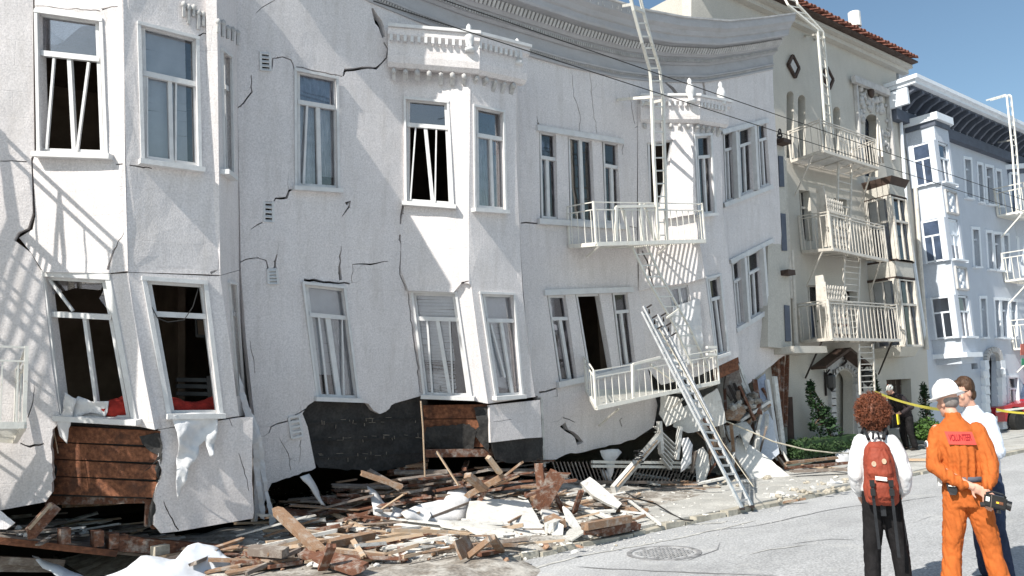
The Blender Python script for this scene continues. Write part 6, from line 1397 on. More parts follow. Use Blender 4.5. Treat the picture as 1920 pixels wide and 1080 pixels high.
# ---------------- fallen floor at the left, with its joists, over the open basement
DK = pl3(yp(-60, 1008, -.5), yp(330, 1050, -.5), yp(100, 965, 1.0))
fd = root('fallen_floor', yp(120, 1020, -.5), 'slumped wooden floor deck with red edge beam over the black basement at lower left', 'floor deck')
for k in range(9):
    t0, t1 = k / 9, (k + .93) / 9; A0, A1, D0, D1 = yp(-260, 990, -.5), yp(345, 1046, -.5), yp(-260, 952, 1.6), yp(300, 985, 1.6)
    MB().prism([A0.lerp(D0, t0), A1.lerp(D1, t0), A1.lerp(D1, t1), A0.lerp(D0, t1)], (0, 0, 1), .03).obj('floor_board', M['greywood'], fd)
MB().bar(yp(-260, 985, -.56), yp(219, 1038, -.56), .03, .07).obj('edge_beam', M['sheath'], fd)
for x, y in ((120, 1000), (182, 1004), (210, 1008), (228, 1012)): MB().box(yp(x, y + 5, -.46), (.10, .22, .17)).obj('joist_block', M['redwood'], fd)
MB().bar(yp(215, 1018, -.48), yp(480, 1040, -.9), .12, .16).obj('rim_joist', M['redwood'], fd)
MB().bar(yp(0, 1050, -.2), yp(120, 1056, -.2), .08, .08).obj('pipe', M['greywood'], fd); MB().bar(yp(-20, 1062, -.1), yp(110, 1064, -.1), .08, .1).obj('pipe', M['greywood'], fd)
cb = root('fallen_corbel', yp(80, 975, -.6), 'brown turned porch bracket leaning on the slumped floor at the left', 'bracket')
MB().bar(yp(57, 1000, -.7), yp(103, 948, -.65), .11, .12).obj('shaft', M['redwood'], cb); MB().bar(yp(54, 992, -.78), yp(96, 945, -.73), .02, .03).obj('edge', M['palewood'], cb); MB().bar(yp(58, 994, -.7), yp(60, 1010, -.7), .07, .07).obj('foot', M['redwood'], cb)
slab([(0, 957), (28, 980), (12, 992), (0, 992), (-60, 1000), (-60, 950)], (yp(5, 975, -.9), Vector((-.2, -1, .3)).normalized()), .03, 'stucco', 'pointed white stucco flake at the left picture edge')
slab([(60, 1042), (110, 1060), (160, 1080), (200, 1095), (120, 1090), (80, 1065)], (yp(130, 1070, -.5), Vector((-.2, -.6, .8)).normalized()), .01, 'tarp', 'dark grey strip of sheeting sagging into the basement', 'sheeting', 'sheet', .06)
for k in range(48):
    t = rng.random(); u = rng.random() ** .7; p = A0.lerp(A1, .42 + t * .58).lerp(D0.lerp(D1, .42 + t * .58), u * .8) + Vector((0, 0, rng.uniform(.03, .12)))
    L = rng.uniform(.15, .8); a = rng.gauss(-.1, .5); d = Vector((math.cos(a), math.sin(a), rng.gauss(0, .06))) * L / 2
    mt = rng.choice(('greywood', 'palewood', 'greywood', 'whitewood')); board(p - d, p + d, rng.uniform(.03, .09), .02, mt, wlabel({'greywood': 'grey splinter', 'palewood': 'pale lath piece', 'whitewood': 'white plaster lath'}[mt], *proj(p), L, d.z * 2, a), 'splinters on the slumped floor, ' + mt, name='splinter')
for k in range(30):
    t = rng.random(); p = A0.lerp(A1, .45 + t * .55).lerp(D0.lerp(D1, .45 + t * .55), rng.random() * .6) + Vector((0, 0, .05)); stone(p, rng.uniform(.03, .10), 'plaster')
tp = [(172, 1090), (185, 1080), (238, 1062), (264, 1043), (330, 1044), (352, 1022), (372, 1014), (410, 1018), (428, 1036), (450, 1050), (478, 1070), (490, 1100), (330, 1120), (172, 1120)]
slab(tp, (yp(330, 1070, -1.5), Vector((0, -.62, .8)).normalized()), .012, 'tarp', 'white tarpaulin bunched over the rubble at the bottom left', 'tarpaulin', 'tarp', .11, .8, grid=9)
MB().box(yp(372, 1058, -1.12), (.16, .10, .08), .4).obj('loose_brick', M['brick']); tag(bpy.data.objects['loose_brick'], 'lone orange brick lying in a fold of the white tarpaulin', 'brick')
o = MB().box(yp(300, 1031, -.9), (.17, .12, .10), .2).obj('loose_brick', M['stone']); tag(o, 'pale brick resting on the dark rim joist', 'brick')
# bedding
rb = MB()
for k in range(9):
    x = 225 + k * 23; rb.ball(hit(x, 766 - 10 * math.sin(k * .8) - k * .6, B1F, -.40), .17, 2, (1.3, 1, .75))
bo = rb.obj('red_duvet', M['redcloth'], smooth=True); tag(bo, 'rumpled red duvet bulging at the two open windows of the near bay', 'duvet')
def cloth(pts, pl, off, amp, mt, name, label, cat='sheet'):
    o = panel(name, jag(pts, .8, 8), [], pl, .008, M[mt], None, amp, 5, off, 4.5, smooth=True); return tag(o, label, cat)
cloth([(322, 780), (360, 774), (404, 774), (409, 790), (406, 822), (398, 852), (390, 856), (386, 826), (374, 836), (368, 860), (352, 878), (346, 905), (333, 937), (328, 900), (334, 850), (330, 810)], B1F, .10, .09, 'sheet', 'bed_sheet', 'white bed sheet hanging down the broken bay from under the red duvet')
cloth([(122, 735), (146, 748), (136, 780), (128, 812), (124, 832), (110, 818), (108, 790), (120, 765)], B1L2, .08, .05, 'sheet', 'bed_sheet', 'strip of white sheet hanging from the left open window')
cloth([(128, 765), (150, 742), (172, 752), (205, 752), (203, 772), (196, 782), (168, 774), (150, 780), (132, 790)], B1L2, .02, .08, 'sheet', 'crumpled_linen', 'crumpled white linen piled on the sill of the left open window')
bd = root('bed_headboard', hit(345, 730, B1F, -.9), 'dark wooden headboard behind the red duvet', 'headboard')
for y in (712, 724, 738): MB().bar(hit(330, y, B1F, -.9), hit(395, y + 1, B1F, -.9), .05).obj('rail', M['black'], bd)
MB().bar(hit(390, 705, B1F, -.9), hit(394, 765, B1F, -.9), .06).obj('post', M['black'], bd)
pf = root('picture_frame', hit(380, 615, B1F, -1.4), 'dark framed picture on the wall inside the near bay', 'picture')
MB().prism([hit(*p, B1F, -1.4) for p in ((365, 595), (392, 597), (394, 634), (367, 632))], B1F[1], .03).obj('frame', M['black'], pf); MB().prism([hit(*p, B1F, -1.38) for p in ((370, 600), (388, 602), (389, 628), (372, 627))], B1F[1], .01).obj('print', M['room'], pf)

# tar seams, cracks and pale scuffs worn into the street, a few millimetres proud
def seam(pts, w_, mt, nm):
    P = [gp(x, y, SZ + .004) for x, y in jag(pts, 1.0, 22, False) + [pts[-1]]]; vs = []
    for i, q_ in enumerate(P):
        d = (P[min(i + 1, len(P) - 1)] - P[max(i - 1, 0)]).normalized(); t = Vector((-d.y, d.x, 0)) * w_ * .5 * rng.uniform(.4, 1.3) * (0.1 if i in (0, len(P) - 1) else 1)
        z = Vector((0, 0, streetz(q_.x, q_.y) + .002)); vs += [q_ + t + z, q_ - t + z]
    MB().add(vs, [(2 * i, 2 * i + 2, 2 * i + 3, 2 * i + 1) for i in range(len(P) - 1)]).obj(nm, M[mt], fix=False, kind='structure')
M['seam'] = mat('tar_seam', (.25, .25, .255), .8, .2, 9); M['scuff'] = mat('pale_scuff', (.50, .495, .47), .9, .2, 9)
seam([(1080, 1062), (1140, 1067), (1200, 1069), (1300, 1073), (1460, 1078)], .035, 'seam', 'street_crack'); seam([(1180, 1046), (1290, 1050), (1345, 1030), (1350, 1016)], .02, 'seam', 'street_crack')
seam([(1300, 1000), (1420, 985), (1560, 955), (1760, 930)], .03, 'seam', 'street_crack'); seam([(1480, 1020), (1560, 1010), (1610, 1012)], .02, 'seam', 'street_crack'); seam([(1712, 980), (1745, 968), (1770, 972)], .02, 'seam', 'street_crack')
seam([(960, 1075), (1100, 1040), (1260, 1012), (1420, 975)], .05, 'scuff', 'street_scuff'); seam([(1290, 984), (1350, 980), (1365, 976)], .09, 'scuff', 'street_scuff'); seam([(1592, 940), (1616, 936)], .05, 'scuff', 'street_scuff'); seam([(1400, 1040), (1440, 1030), (1520, 1020)], .03, 'scuff', 'street_scuff')

# ================================================================== OVERHEAD WIRES, TAPE, PLANTS, TRUCK, SIGN
def wire(a, b, Ya, Yb, sag, label):
    p, q = yp(*a, Ya), yp(*b, Yb); pts = [p.lerp(q, i / 16) - Vector((0, 0, sag * 4 * (i / 16) * (1 - i / 16))) for i in range(17)]
    tag(MB().tube(pts, .008, 5).obj('overhead_wire', M['wire']), label, 'wire')
wire((700, 2), (2100, 455), -2.6, -2.6, .0, 'lower black overhead wire crossing in front of the sagging cornice'); wire((760, -25), (2100, 437), -2.9, -2.9, .0, 'upper black overhead wire crossing in front of the sagging cornice')
def tape(a, b, ya, yb, label, w_=.075):
    p, q = yp(*a, ya), yp(*b, yb); vs = []; n = 24
    for i in range(n + 1):
        t = i / n; c = p.lerp(q, t) - Vector((0, 0, .10 * 4 * t * (1 - t))); tw = .5 * math.sin(t * 5); d = Vector((0, math.sin(tw), math.cos(tw))) * w_ / 2
        vs += [c - d, c + d]
    m = MB().add(vs, [(2 * i, 2 * i + 2, 2 * i + 3, 2 * i + 1) for i in range(n)]); tag(m.obj('caution_tape', M['yellow'], fix=False), label, 'tape')
tape((1640, 735), (1790, 769), -2.0, -1.2, 'yellow caution tape stretched behind the curly haired woman'); tape((1868, 768), (1990, 770), -1.3, -1.3, 'yellow caution tape crossing in front of the red pickup')
def foliage(m, c, r, n, s, rr):
    for k in range(n):
        v = Vector((rr.gauss(0, 1), rr.gauss(0, 1), rr.gauss(0, 1))).normalized() * (rr.random() ** .45); p = Vector(c) + Vector((v.x * r[0], v.y * r[1], v.z * r[2]))
        a = Vector((rr.uniform(-1, 1), rr.uniform(-1, 1), rr.uniform(-.2, 1))).normalized(); b = a.orthogonal().normalized(); s_ = s * rr.uniform(.6, 1.4)
        m.add([p - b * s_ * .4, p + a * s_, p + b * s_ * .4, p - a * s_ * .3], [(0, 1, 2, 3)])
def plant(name, base, clumps, mt, label, cat, trunk=True, s=.06, n=260):
    rt = root(name, base, label, cat); m = MB()
    for c, r in clumps: foliage(m, c, r, n, s, rng)
    m.obj('foliage', M[mt], rt, fix=False, kind='stuff')
    if trunk:
        MB().tube([base] + [c for c, r in clumps], [.05] + [.025] * len(clumps), 6).obj('trunk', M['bark'], rt)
pc = lambda x, y, d: vp(x, y, d)
plant('cypress_tree', pc(1558, 826, .5), [(pc(1555, 812, .5), (.35, .3, .25)), (pc(1549, 795, .5), (.30, .28, .25)), (pc(1540, 785, .5), (.3, .25, .2)), (pc(1534, 768, .5), (.22, .2, .22)), (pc(1524, 752, .5), (.16, .15, .2)), (pc(1519, 735, .5), (.13, .12, .2)), (pc(1520, 722, .5), (.08, .08, .15)), (pc(1547, 770, .5), (.12, .12, .14)), (pc(1524, 800, .5), (.10, .1, .12)), (pc(1560, 790, .5), (.12, .12, .12))], 'leafdark', 'twisted dark green cypress left of the arched porch', 'tree', n=170)
plant('cypress_tree', pc(1640, 790, .5), [(pc(1643, 760, .5), (.14, .14, .4)), (pc(1642, 735, .5), (.11, .11, .35)), (pc(1640, 712, .5), (.06, .06, .3))], 'leafdark', 'slim dark cypress between the porch and the garage door', 'tree', n=200)
plant('cypress_tree', pc(1738, 812, .5), [(pc(1738, 790, .5), (.25, .22, .35)), (pc(1735, 760, .5), (.2, .18, .4)), (pc(1733, 735, .5), (.1, .1, .3))], 'leafdark', 'slim dark cypress at the corner of the pale blue house', 'tree', n=260)
plant('round_shrub', pc(1726, 818, .7), [(pc(1722, 808, .8), (.30, .28, .24)), (pc(1742, 803, .8), (.34, .3, .30)), (pc(1750, 811, .9), (.3, .26, .2)), (pc(1730, 814, .9), (.36, .3, .16))], 'leaf', 'bright green shrub at the foot of the corner cypress', 'shrub', False, .07, 520)
h0 = vp(1490, 840, .6); h1 = vp(1606, 832, .6)
hm = MB()
for k in range(26): foliage(hm, h0.lerp(h1, k / 25) + Vector((0, 0, -.02)), (.25, .34, .24), 260, .05, rng)
ho = root('clipped_hedge', h0, 'low clipped dark hedge in front of the cream house', 'hedge'); hm.obj('foliage', M['hedge'], ho, fix=False, kind='stuff')
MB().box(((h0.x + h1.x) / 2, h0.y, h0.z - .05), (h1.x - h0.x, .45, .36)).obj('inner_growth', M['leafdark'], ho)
# red pickup, parked nose to the left, running out of the picture
tk = root('parked_pickup', gp(1930, 812), 'red pickup truck with a white stripe cut off by the right edge', 'truck')
w0 = gp(1907, 812, -.10)          # front wheel contact
ang = R(-14); dx = Vector((math.cos(ang), math.sin(ang), 0)); dy = Vector((-math.sin(ang), math.cos(ang), 0))
def T(x, y, z): return w0 + dx * x + dy * y + Vector((0, 0, z))
prof = [(-.92, .42), (-.95, .72), (-.86, .88), (1.35, 1.02), (1.95, 1.58), (3.3, 1.60), (3.5, 1.06), (4.4, 1.10), (4.4, .42), (.62, .40), (.52, .66), (.28, .84), (-.02, .86), (-.30, .70), (-.44, .40)]
body = MB().prism([T(x, -.0, z) for x, z in prof], -dy, 1.75); body.obj('body', M['redpaint'], tk)
MB().prism([T(-.90, -.012, .72), T(4.4, -.012, .84), T(4.4, -.012, .90), T(-.90, -.012, .79)], -dy, .01).obj('stripe', M['paper'], tk)
MB().prism([T(1.52, -.012, 1.06), T(2.0, -.012, 1.50), T(3.2, -.012, 1.52), T(3.3, -.012, 1.08)], -dy, .02).obj('side_window', M['glassblue'], tk)
MB().prism([T(1.38, .1, 1.06), T(1.38, 1.65, 1.06), T(1.93, 1.6, 1.57), T(1.93, .15, 1.57)], Vector((-.8, 0, .5)), .02).obj('windscreen', M['glassblue'], tk)
MB().box(T(-.98, .87, .52), (.14, 1.8, .16), ang).obj('bumper', M['chrome'], tk)
for y in (.25, 1.5): MB().box(T(-.95, y, .74), (.05, .22, .16), ang).obj('headlight', M['paper'], tk)
for x in (.13, 3.2):
    for y in (.0, 1.75):
        tw = MB().lathe([(.20, -.11), (.34, -.12), (.37, -.08), (.37, .08), (.34, .12), (.20, .11)], T(x, y, .37), 24, dy).obj('wheel', M['rubber'], tk, smooth=False)
        MB().lathe([(.005, -.09), (.09, -.10), (.10, -.04), (.17, -.05), (.205, -.115), (.21, -.09), (.21, .09), (.005, .09)], T(x, y, .37), 20, dy).obj('rim', M['chrome'], tw)
sp_ = root('street_sign', vp(1925, 800, 2.4), 'small red and green parking sign at the right picture edge', 'sign')
sa = yp(1921, 655, -1.6); MB().bar(yp(1927, 590, -1.58), gp(1936, 800), .05).obj('pole', M['alu'], sp_)
MB().prism([yp(1914, 645, -1.6), yp(1934, 643, -1.6), yp(1934, 664, -1.6), yp(1914, 666, -1.6)], (0, -1, 0), .01).obj('red_plate', M['sign'], sp_); MB().prism([yp(1916, 672, -1.6), yp(1934, 671, -1.6), yp(1934, 684, -1.6), yp(1916, 685, -1.6)], (0, -1, 0), .01).obj('green_plate', M['green'], sp_)

# ================================================================== PEOPLE
def section(m, rings, n=14):
    """rings: (centre, (rx, ry), right, fwd) -> closed loft"""
    vs = []; fs = []
    for c, (rx, ry), a, b in rings:
        for k in range(n): t = 2 * math.pi * k / n; vs.append(Vector(c) + a * (rx * math.cos(t)) + b * (ry * math.sin(t)))
    for i in range(len(rings) - 1):
        for k in range(n): fs.append((i * n + k, i * n + (k + 1) % n, (i + 1) * n + (k + 1) % n, (i + 1) * n + k))
    fs.append(tuple(range(n - 1, -1, -1))); fs.append(tuple((len(rings) - 1) * n + k for k in range(n)))
    m.add(vs, fs)
XA, YA, ZA = Vector((1, 0, 0)), Vector((0, 1, 0)), Vector((0, 0, 1))
def torso(m, prof): section(m, [(Vector(c), r, XA, YA) for c, r in prof], 18)
def limb(m, pts, rs, n=12):
    pts = [Vector(p) for p in pts]; m.tube(pts, rs, n)
    for p, r in zip(pts, rs): m.ball(p, r * .995, 2)
def remesh(m, name, vox, smooth=2, noise_fn=None):
    me = m.mesh(name + '_raw', M['skin'], fix=True); o = bpy.data.objects.new('tmp', me); COL.objects.link(o)
    md = o.modifiers.new('r', 'REMESH'); md.mode = 'VOXEL'; md.voxel_size = vox
    sm = o.modifiers.new('s', 'SMOOTH'); sm.iterations = smooth; sm.factor = .5
    dg = bpy.context.evaluated_depsgraph_get(); dg.update(); nm = bpy.data.meshes.new_from_object(o.evaluated_get(dg), depsgraph=dg)
    bpy.data.objects.remove(o); bpy.data.meshes.remove(me); nm.name = name
    if noise_fn:
        ns = [v.normal.copy() for v in nm.vertices]
        for v, n_ in zip(nm.vertices, ns): v.co += n_ * noise_fn(v.co)
    return nm
def folds(amp, fx=9, fz=4, dirv=None, seed=0):
    def f(c):
        q = Vector((c.x * fx, c.y * fx, c.z * fz + seed)); w_ = noise.noise(q * .8); q2 = Vector((c.x * fx * 1.9 + c.z * 5, c.y * fx * 1.9, c.z * fz * 1.6 + w_ * 1.5 + seed)); r_ = max(0, 1 - abs(noise.noise(q2)) * 2.6); r2 = max(0, 1 - abs(noise.noise(q2 * 1.9 + Vector((3, 7, 1)))) * 2.6)
        return amp * (w_ * .6 - r_ ** 2 * .45 - r2 ** 2 * .25 + .25)
    return f
def put(me, name, mt, parent, world, smooth=True, **pr):
    me.materials.clear(); me.materials.append(M[mt]); 
    if smooth: me.shade_smooth()
    o = bpy.data.objects.new(name, me); COL.objects.link(o)
    if parent is None: o.matrix_basis = world
    else: o.parent = parent; o.matrix_parent_inverse = Matrix.Identity(4)
    for k, v in pr.items(): o[k] = v
    return o
def putm(m, name, mt, parent, world=None, smooth=True): return put(m.mesh(name, M[mt]), name, mt, parent, world, smooth)
def head(m, c, yaw, pitch=0, s=1.0):
    R3 = Matrix.Rotation(yaw, 3, 'Z') @ Matrix.Rotation(pitch, 3, 'X'); c = Vector(c)
    def P(x, y, z): return c + R3 @ (Vector((x, y, z)) * s)
    m.ball(P(0, -.012, .03), .1 * s, 3, (.78, .95, .93), R3); m.ball(P(0, .02, -.035), .075 * s, 3, (.82, .95, 1.05), R3)
    m.ball(P(0, .055, -.085), .035 * s, 2, (1.05, .9, .8), R3)
    m.tube([P(0, .085, .03), P(0, .108, -.012), P(0, .096, -.022)], [.009 * s, .016 * s, .012 * s], 8)
    m.ball(P(0, .083, -.052), .02 * s, 2, (1.3, .6, .45), R3)
    m.ball(P(0, .076, .035), .03 * s, 2, (1.9, .5, .45), R3)
    for sx in (-1, 1): m.ball(P(sx * .077, -.008, -.008), .03 * s, 2, (.3, .75, 1.1), R3); m.ball(P(sx * .045, .06, -.02), .03 * s, 2, (1, .7, .9), R3)
    return P, R3
def hand(m, wrist, fingers_dir, palm_n, thumb_side, s=1.0, curl=.5):
    """palm, four unequal bent fingers and a thumb from the side of the palm"""
    w_ = Vector(wrist); d = Vector(fingers_dir).normalized(); n = Vector(palm_n); n = (n - d * n.dot(d)).normalized(); t = d.cross(n).normalized() * thumb_side
    pc_ = w_ + d * .05 * s; mtx = Matrix((t, d, n)).transposed()
    m.ball(pc_, .045 * s, 2, (.92, 1.12, .42), mtx); m.tube([w_ - d * .03, w_ + d * .03], [.027 * s, .030 * s], 10)
    for k, (o, L) in enumerate(((.030, .072), (.010, .082), (-.010, .076), (-.029, .058))):
        p = w_ + d * .09 * s + t * o * s; c1 = d * math.cos(curl) + n * math.sin(curl); c2 = d * math.cos(curl * 2.1) + n * math.sin(curl * 2.1); c3 = d * math.cos(curl * 3) + n * math.sin(curl * 3)
        q = p + c1 * L * .45 * s; r_ = q + c2 * L * .32 * s; e = r_ + c3 * L * .25 * s
        m.tube([p - d * .03, p, q, r_, e], [.0095 * s, .0098 * s, .009 * s, .0082 * s, .0065 * s], 8); m.ball(e, .0068 * s, 1); m.ball(q, .0093 * s, 1)
    b = w_ + d * .025 * s + t * .028 * s; q = b + (t * .8 + d * .5 + n * .3).normalized() * .035 * s; e = q + (t * .25 + d * .8 + n * .6).normalized() * .03 * s
    m.tube([b, q, e], [.014 * s, .011 * s, .008 * s], 8); m.ball(e, .0082 * s, 1)
def frame(foot_px, depth, heading, lean=0.0):
    d = ray(*foot_px); c = CAM + d * (depth / d.dot(CF))
    P0 = Vector((c.x, c.y, -.12)); Rz = Matrix.Rotation(heading - math.pi / 2, 4, 'Z')
    return Matrix.Translation(P0) @ Rz @ Matrix.Rotation(lean, 4, 'Y')
def shoe(m, p, yaw, s=1):
    R3 = Matrix.Rotation(yaw, 3, 'Z'); p = Vector(p)
    m.ball(p + R3 @ Vector((0, .07, .035)), .055 * s, 2, (.85, 1.9, .7), R3); m.ball(p + R3 @ Vector((0, -.05, .05)), .045 * s, 2, (.8, 1, 1.2), R3)

# ---------- woman with curly auburn hair, seen from behind
Wm = frame((1668, 1112), 6.95, R(30), R(1.0)) @ Matrix.Diagonal((.86, .95, 1.075, 1))
b = MB()
torso(b, [((0, 0, .80), (.15, .11)), ((0, 0, .90), (.17, .12)), ((0, 0, 1.02), (.13, .09)), ((0, 0, 1.2), (.155, .10)), ((0, 0, 1.32), (.16, .09)), ((0, 0, 1.38), (.10, .07))])
limb(b, [(0, 0, 1.36), (0, .01, 1.47)], [.055, .05]); P_, _ = head(b, (0, .02, 1.56), .1)
for sx, k in ((-1, 0), (1, 1)):
    limb(b, [(sx * .085, 0, .84), (sx * .115, .02, .46), (sx * .14, -.01, .08)], [.085, .055, .04])
limb(b, [(-.16, 0, 1.33), (-.21, -.03, 1.06), (-.19, .14, .88)], [.05, .042, .03]); limb(b, [(.16, 0, 1.33), (.22, -.04, 1.07), (.19, .08, .90)], [.05, .042, .03])
hand(b, (.185, .09, .885), (-.2, .6, -.7), (-1, 0, 0), 1, .95); hand(b, (-.19, .15, .87), (.2, .7, -.6), (1, 0, 0), -1, .95)
pw = put(remesh(b, 'person', .009, 2), 'person', 'skin', None, Wm); tag(pw, 'person with round auburn curls, white blouse and black trousers, seen from behind', 'person')
m = MB()   # blouse with full sleeves
torso(m, [((0, 0, .93), (.175, .125)), ((0, 0, 1.02), (.165, .12)), ((0, 0, 1.15), (.175, .12)), ((0, 0, 1.27), (.185, .115)), ((0, 0, 1.35), (.15, .095)), ((0, 0, 1.40), (.075, .07)), ((0, .0, 1.425), (.06, .06))])
limb(m, [(-.15, 0, 1.32), (-.19, -.02, 1.22), (-.22, -.04, 1.08), (-.21, .06, .96), (-.195, .12, .90)], [.075, .082, .080, .070, .040]); limb(m, [(.15, 0, 1.32), (.20, -.02, 1.22), (.235, -.05, 1.08), (.215, .01, .97), (.195, .07, .905)], [.075, .082, .082, .075, .040])
put(remesh(m, 'blouse', .012, 3, folds(.016, 8, 5)), 'blouse', 'blouse', pw, None)
m = MB()
torso(m, [((0, 0, .78), (.175, .13)), ((0, 0, .88), (.185, .135)), ((0, 0, .97), (.165, .12)), ((0, 0, 1.01), (.15, .11))])
for sx in (-1, 1): limb(m, [(sx * .088, 0, .82), (sx * .105, .01, .62), (sx * .13, .02, .45), (sx * .145, 0, .25), (sx * .155, -.01, .11)], [.105, .098, .085, .080, .088])
put(remesh(m, 'trousers', .012, 3, folds(.014, 9, 4, seed=3)), 'trousers', 'trouser', pw, None)
m = MB(); shoe(m, (-.155, 0, 0), .1); shoe(m, (.155, 0, 0), -.2); put(remesh(m, 'shoes', .01, 2), 'shoes', 'sole', pw, None)
hr = MB(); hc = Vector((0, -.01, 1.575)); hr.ball(hc, .140, 3, (1, .95, .92))
hm_ = hr.mesh('hair', M['hair'])
for v in hm_.vertices: v.co += (v.co - hc).normalized() * (.018 * noise.noise(v.co * 22) + .012 * noise.noise(v.co * 50))
ho_ = put(hm_, 'hair', 'hair', pw, None)
cl = MB()
for k in range(1900):
    v = Vector((rng.gauss(0, 1), rng.gauss(0, 1), rng.gauss(0, 1))).normalized(); c = hc + Vector((v.x, v.y * .95, v.z * .92)) * rng.uniform(.128, .168)
    a = v.orthogonal().normalized(); b_ = v.cross(a); ph = rng.random() * 6; r_ = rng.uniform(.006, .019)
    cl.tube([c + (a * math.cos(ph + t) + b_ * math.sin(ph + t)) * r_ + v * (rng.uniform(.002, .008) * t - .008) for t in (0, 1.1, 2.2, 3.3, 4.4, 5.5)], .0028, 3)
cl_o = putm(cl, 'curls', 'hair', ho_); cl_o['kind'] = 'stuff'
# backpack on her back: a thing of its own
bp_ = root('backpack', Wm @ Vector((0, -.2, 1.1)), 'rust red nylon backpack with two round badges, black straps dangling below', 'backpack')
m = MB(); torso(m, [((0, -.16, .84), (.12, .06)), ((0, -.19, .87), (.155, .10)), ((0, -.19, .98), (.165, .11)), ((0, -.18, 1.06), (.155, .10)), ((0, -.18, 1.18), (.145, .095)), ((0, -.16, 1.29), (.12, .08)), ((0, -.15, 1.34), (.07, .05))])
torso(m, [((0, -.25, .88), (.10, .04)), ((0, -.26, .92), (.13, .07)), ((0, -.26, 1.0), (.13, .07)), ((0, -.24, 1.05), (.10, .05))])
torso(m, [((0, -.25, 1.06), (.09, .03)), ((0, -.26, 1.10), (.12, .045)), ((0, -.25, 1.22), (.105, .045)), ((0, -.22, 1.30), (.07, .03))])
def pk(me_, name, mt): 
    me_.transform(Wm); me_.materials.clear(); me_.materials.append(M[mt]); me_.shade_smooth(); return link(name, me_, bp_)
pk(remesh(m, 'pack_body', .009, 2, folds(.012, 14, 9, seed=8)), 'pack_body', 'pack')
def pkm(m_, name, mt): 
    me_ = m_.mesh(name, M[mt]); me_.transform(Wm); return link(name, me_, bp_)
pkm(MB().bar((-.05, -.312, 1.075), (.055, -.312, 1.065), .04, .012, (0, 0, 1)).bar((-.05, -.312, 1.06), (.055, -.312, 1.05), .035, .012, (0, 0, 1)), 'label_patch', 'paper')
for x in (-.05, .045): pkm(MB().lathe([(.001, 0), (.022, 0), (.022, .004), (.001, .004)], (x, -.298, 1.175 + (x > 0) * .02), 14, Vector((0, -1, .2))), 'badge', 'palewood')
for sx in (-1, 1):
    x = sx * .085
    pkm(MB().bar((x, -.345, 1.02), (x, -.35, .93), .028, .008, (0, 1, 0)).bar((x, -.335, .93), (x + .015, -.24, .45 + (sx < 0) * .06), .028, .006, (0, 1, 0)), 'strap', 'strap')
    for z in (.96, 1.03): pkm(MB().box((x, -.35, z), (.045, .025, .05)), 'buckle', 'black')
    pkm(MB().tube([(sx * .07, -.12, 1.36), (sx * .10, -.03, 1.445), (sx * .12, .08, 1.40), (sx * .13, .12, 1.2)], .018, 6), 'shoulder_strap', 'strap')
pkm(MB().bar((.175, -.12, .92), (.195, -.08, .52), .026, .006, (1, 0, 0)), 'strap', 'strap')
pkm(MB().bar((0, -.22, .87), (.0, -.20, .76), .05, .008, (0, 1, 0)), 'strap', 'strap'); pkm(MB().tube([(-.03, -.13, 1.36), (-.02, -.15, 1.42), (.02, -.15, 1.42), (.03, -.13, 1.36)], .012, 6), 'carry_loop', 'strap')

# ---------- man in orange coveralls and white hard hat, hands behind his back
Om = frame((1832, 1106), 6.9, R(30), R(0)) @ Matrix.Diagonal((.90, .95, 1.055, 1))
b = MB()
torso(b, [((0, 0, .85), (.16, .12)), ((0, 0, .95), (.17, .13)), ((0, 0, 1.12), (.15, .11)), ((0, 0, 1.32), (.18, .12)), ((0, 0, 1.44), (.15, .10)), ((-.01, 0, 1.50), (.08, .07))])
limb(b, [(-.01, .0, 1.46), (-.03, .03, 1.58)], [.065, .06]); HC = (-.045, .05, 1.648); hP, hR = head(b, HC, .75, -.12, 1.04)
for sx in (-1, 1): limb(b, [(sx * .10, 0, .88), (sx * .16, .02, .5), (sx * .19, -.01, .08)], [.09, .06, .045])
limb(b, [(-.18, 0, 1.42), (-.255, -.10, 1.14), (.02, -.20, .985)], [.055, .045, .030]); limb(b, [(.18, 0, 1.42), (.235, -.09, 1.14), (.16, -.20, .96)], [.055, .045, .030])
hand(b, (.03, -.205, .985), (.9, -.1, -.45), (0, -1, -.3), 1, 1.05, .45); hand(b, (.155, -.205, .955), (-.12, -.35, -1), (.5, 1, 0), 1, 1.05, .35)
po = put(remesh(b, 'person', .0085, 2), 'person', 'skin', None, Om); tag(po, 'person in orange coveralls and white hard hat, hands behind the back holding a camcorder', 'person')
m = MB()
torso(m, [((0, 0, 1.00), (.175, .13)), ((0, 0, 1.06), (.185, .14)), ((0, -.01, 1.18), (.185, .145)), ((0, -.01, 1.32), (.205, .145)), ((0, 0, 1.42), (.185, .12)), ((-.01, 0, 1.475), (.13, .095)), ((-.015, .0, 1.53), (.075, .075)), ((-.02, .01, 1.57), (.072, .072))])
limb(m, [(-.17, 0, 1.40), (-.22, -.04, 1.28), (-.255, -.10, 1.14), (-.17, -.15, 1.07), (-.03, -.205, .995)], [.078, .075, .072, .06, .045]); limb(m, [(.17, 0, 1.40), (.215, -.04, 1.28), (.235, -.09, 1.14), (.21, -.16, 1.04), (.165, -.205, .98)], [.085, .082, .078, .062, .048])
def pleat(c):
    f = folds(.016, 9, 6, seed=5)(c)
    if c.y < 0 and abs(c.x) < .2: f += .009 * math.sin(c.x * 95 + math.sin(c.z * 9)) * max(0, min(1, (1.34 - c.z) / .12))
    return f
put(remesh(m, 'coverall_top', .0105, 3, pleat), 'coverall_top', 'orange', po, None)
m = MB()
torso(m, [((0, 0, .80), (.185, .15)), ((0, 0, .90), (.20, .155)), ((0, 0, .99), (.185, .14)), ((0, 0, 1.03), (.17, .13))])
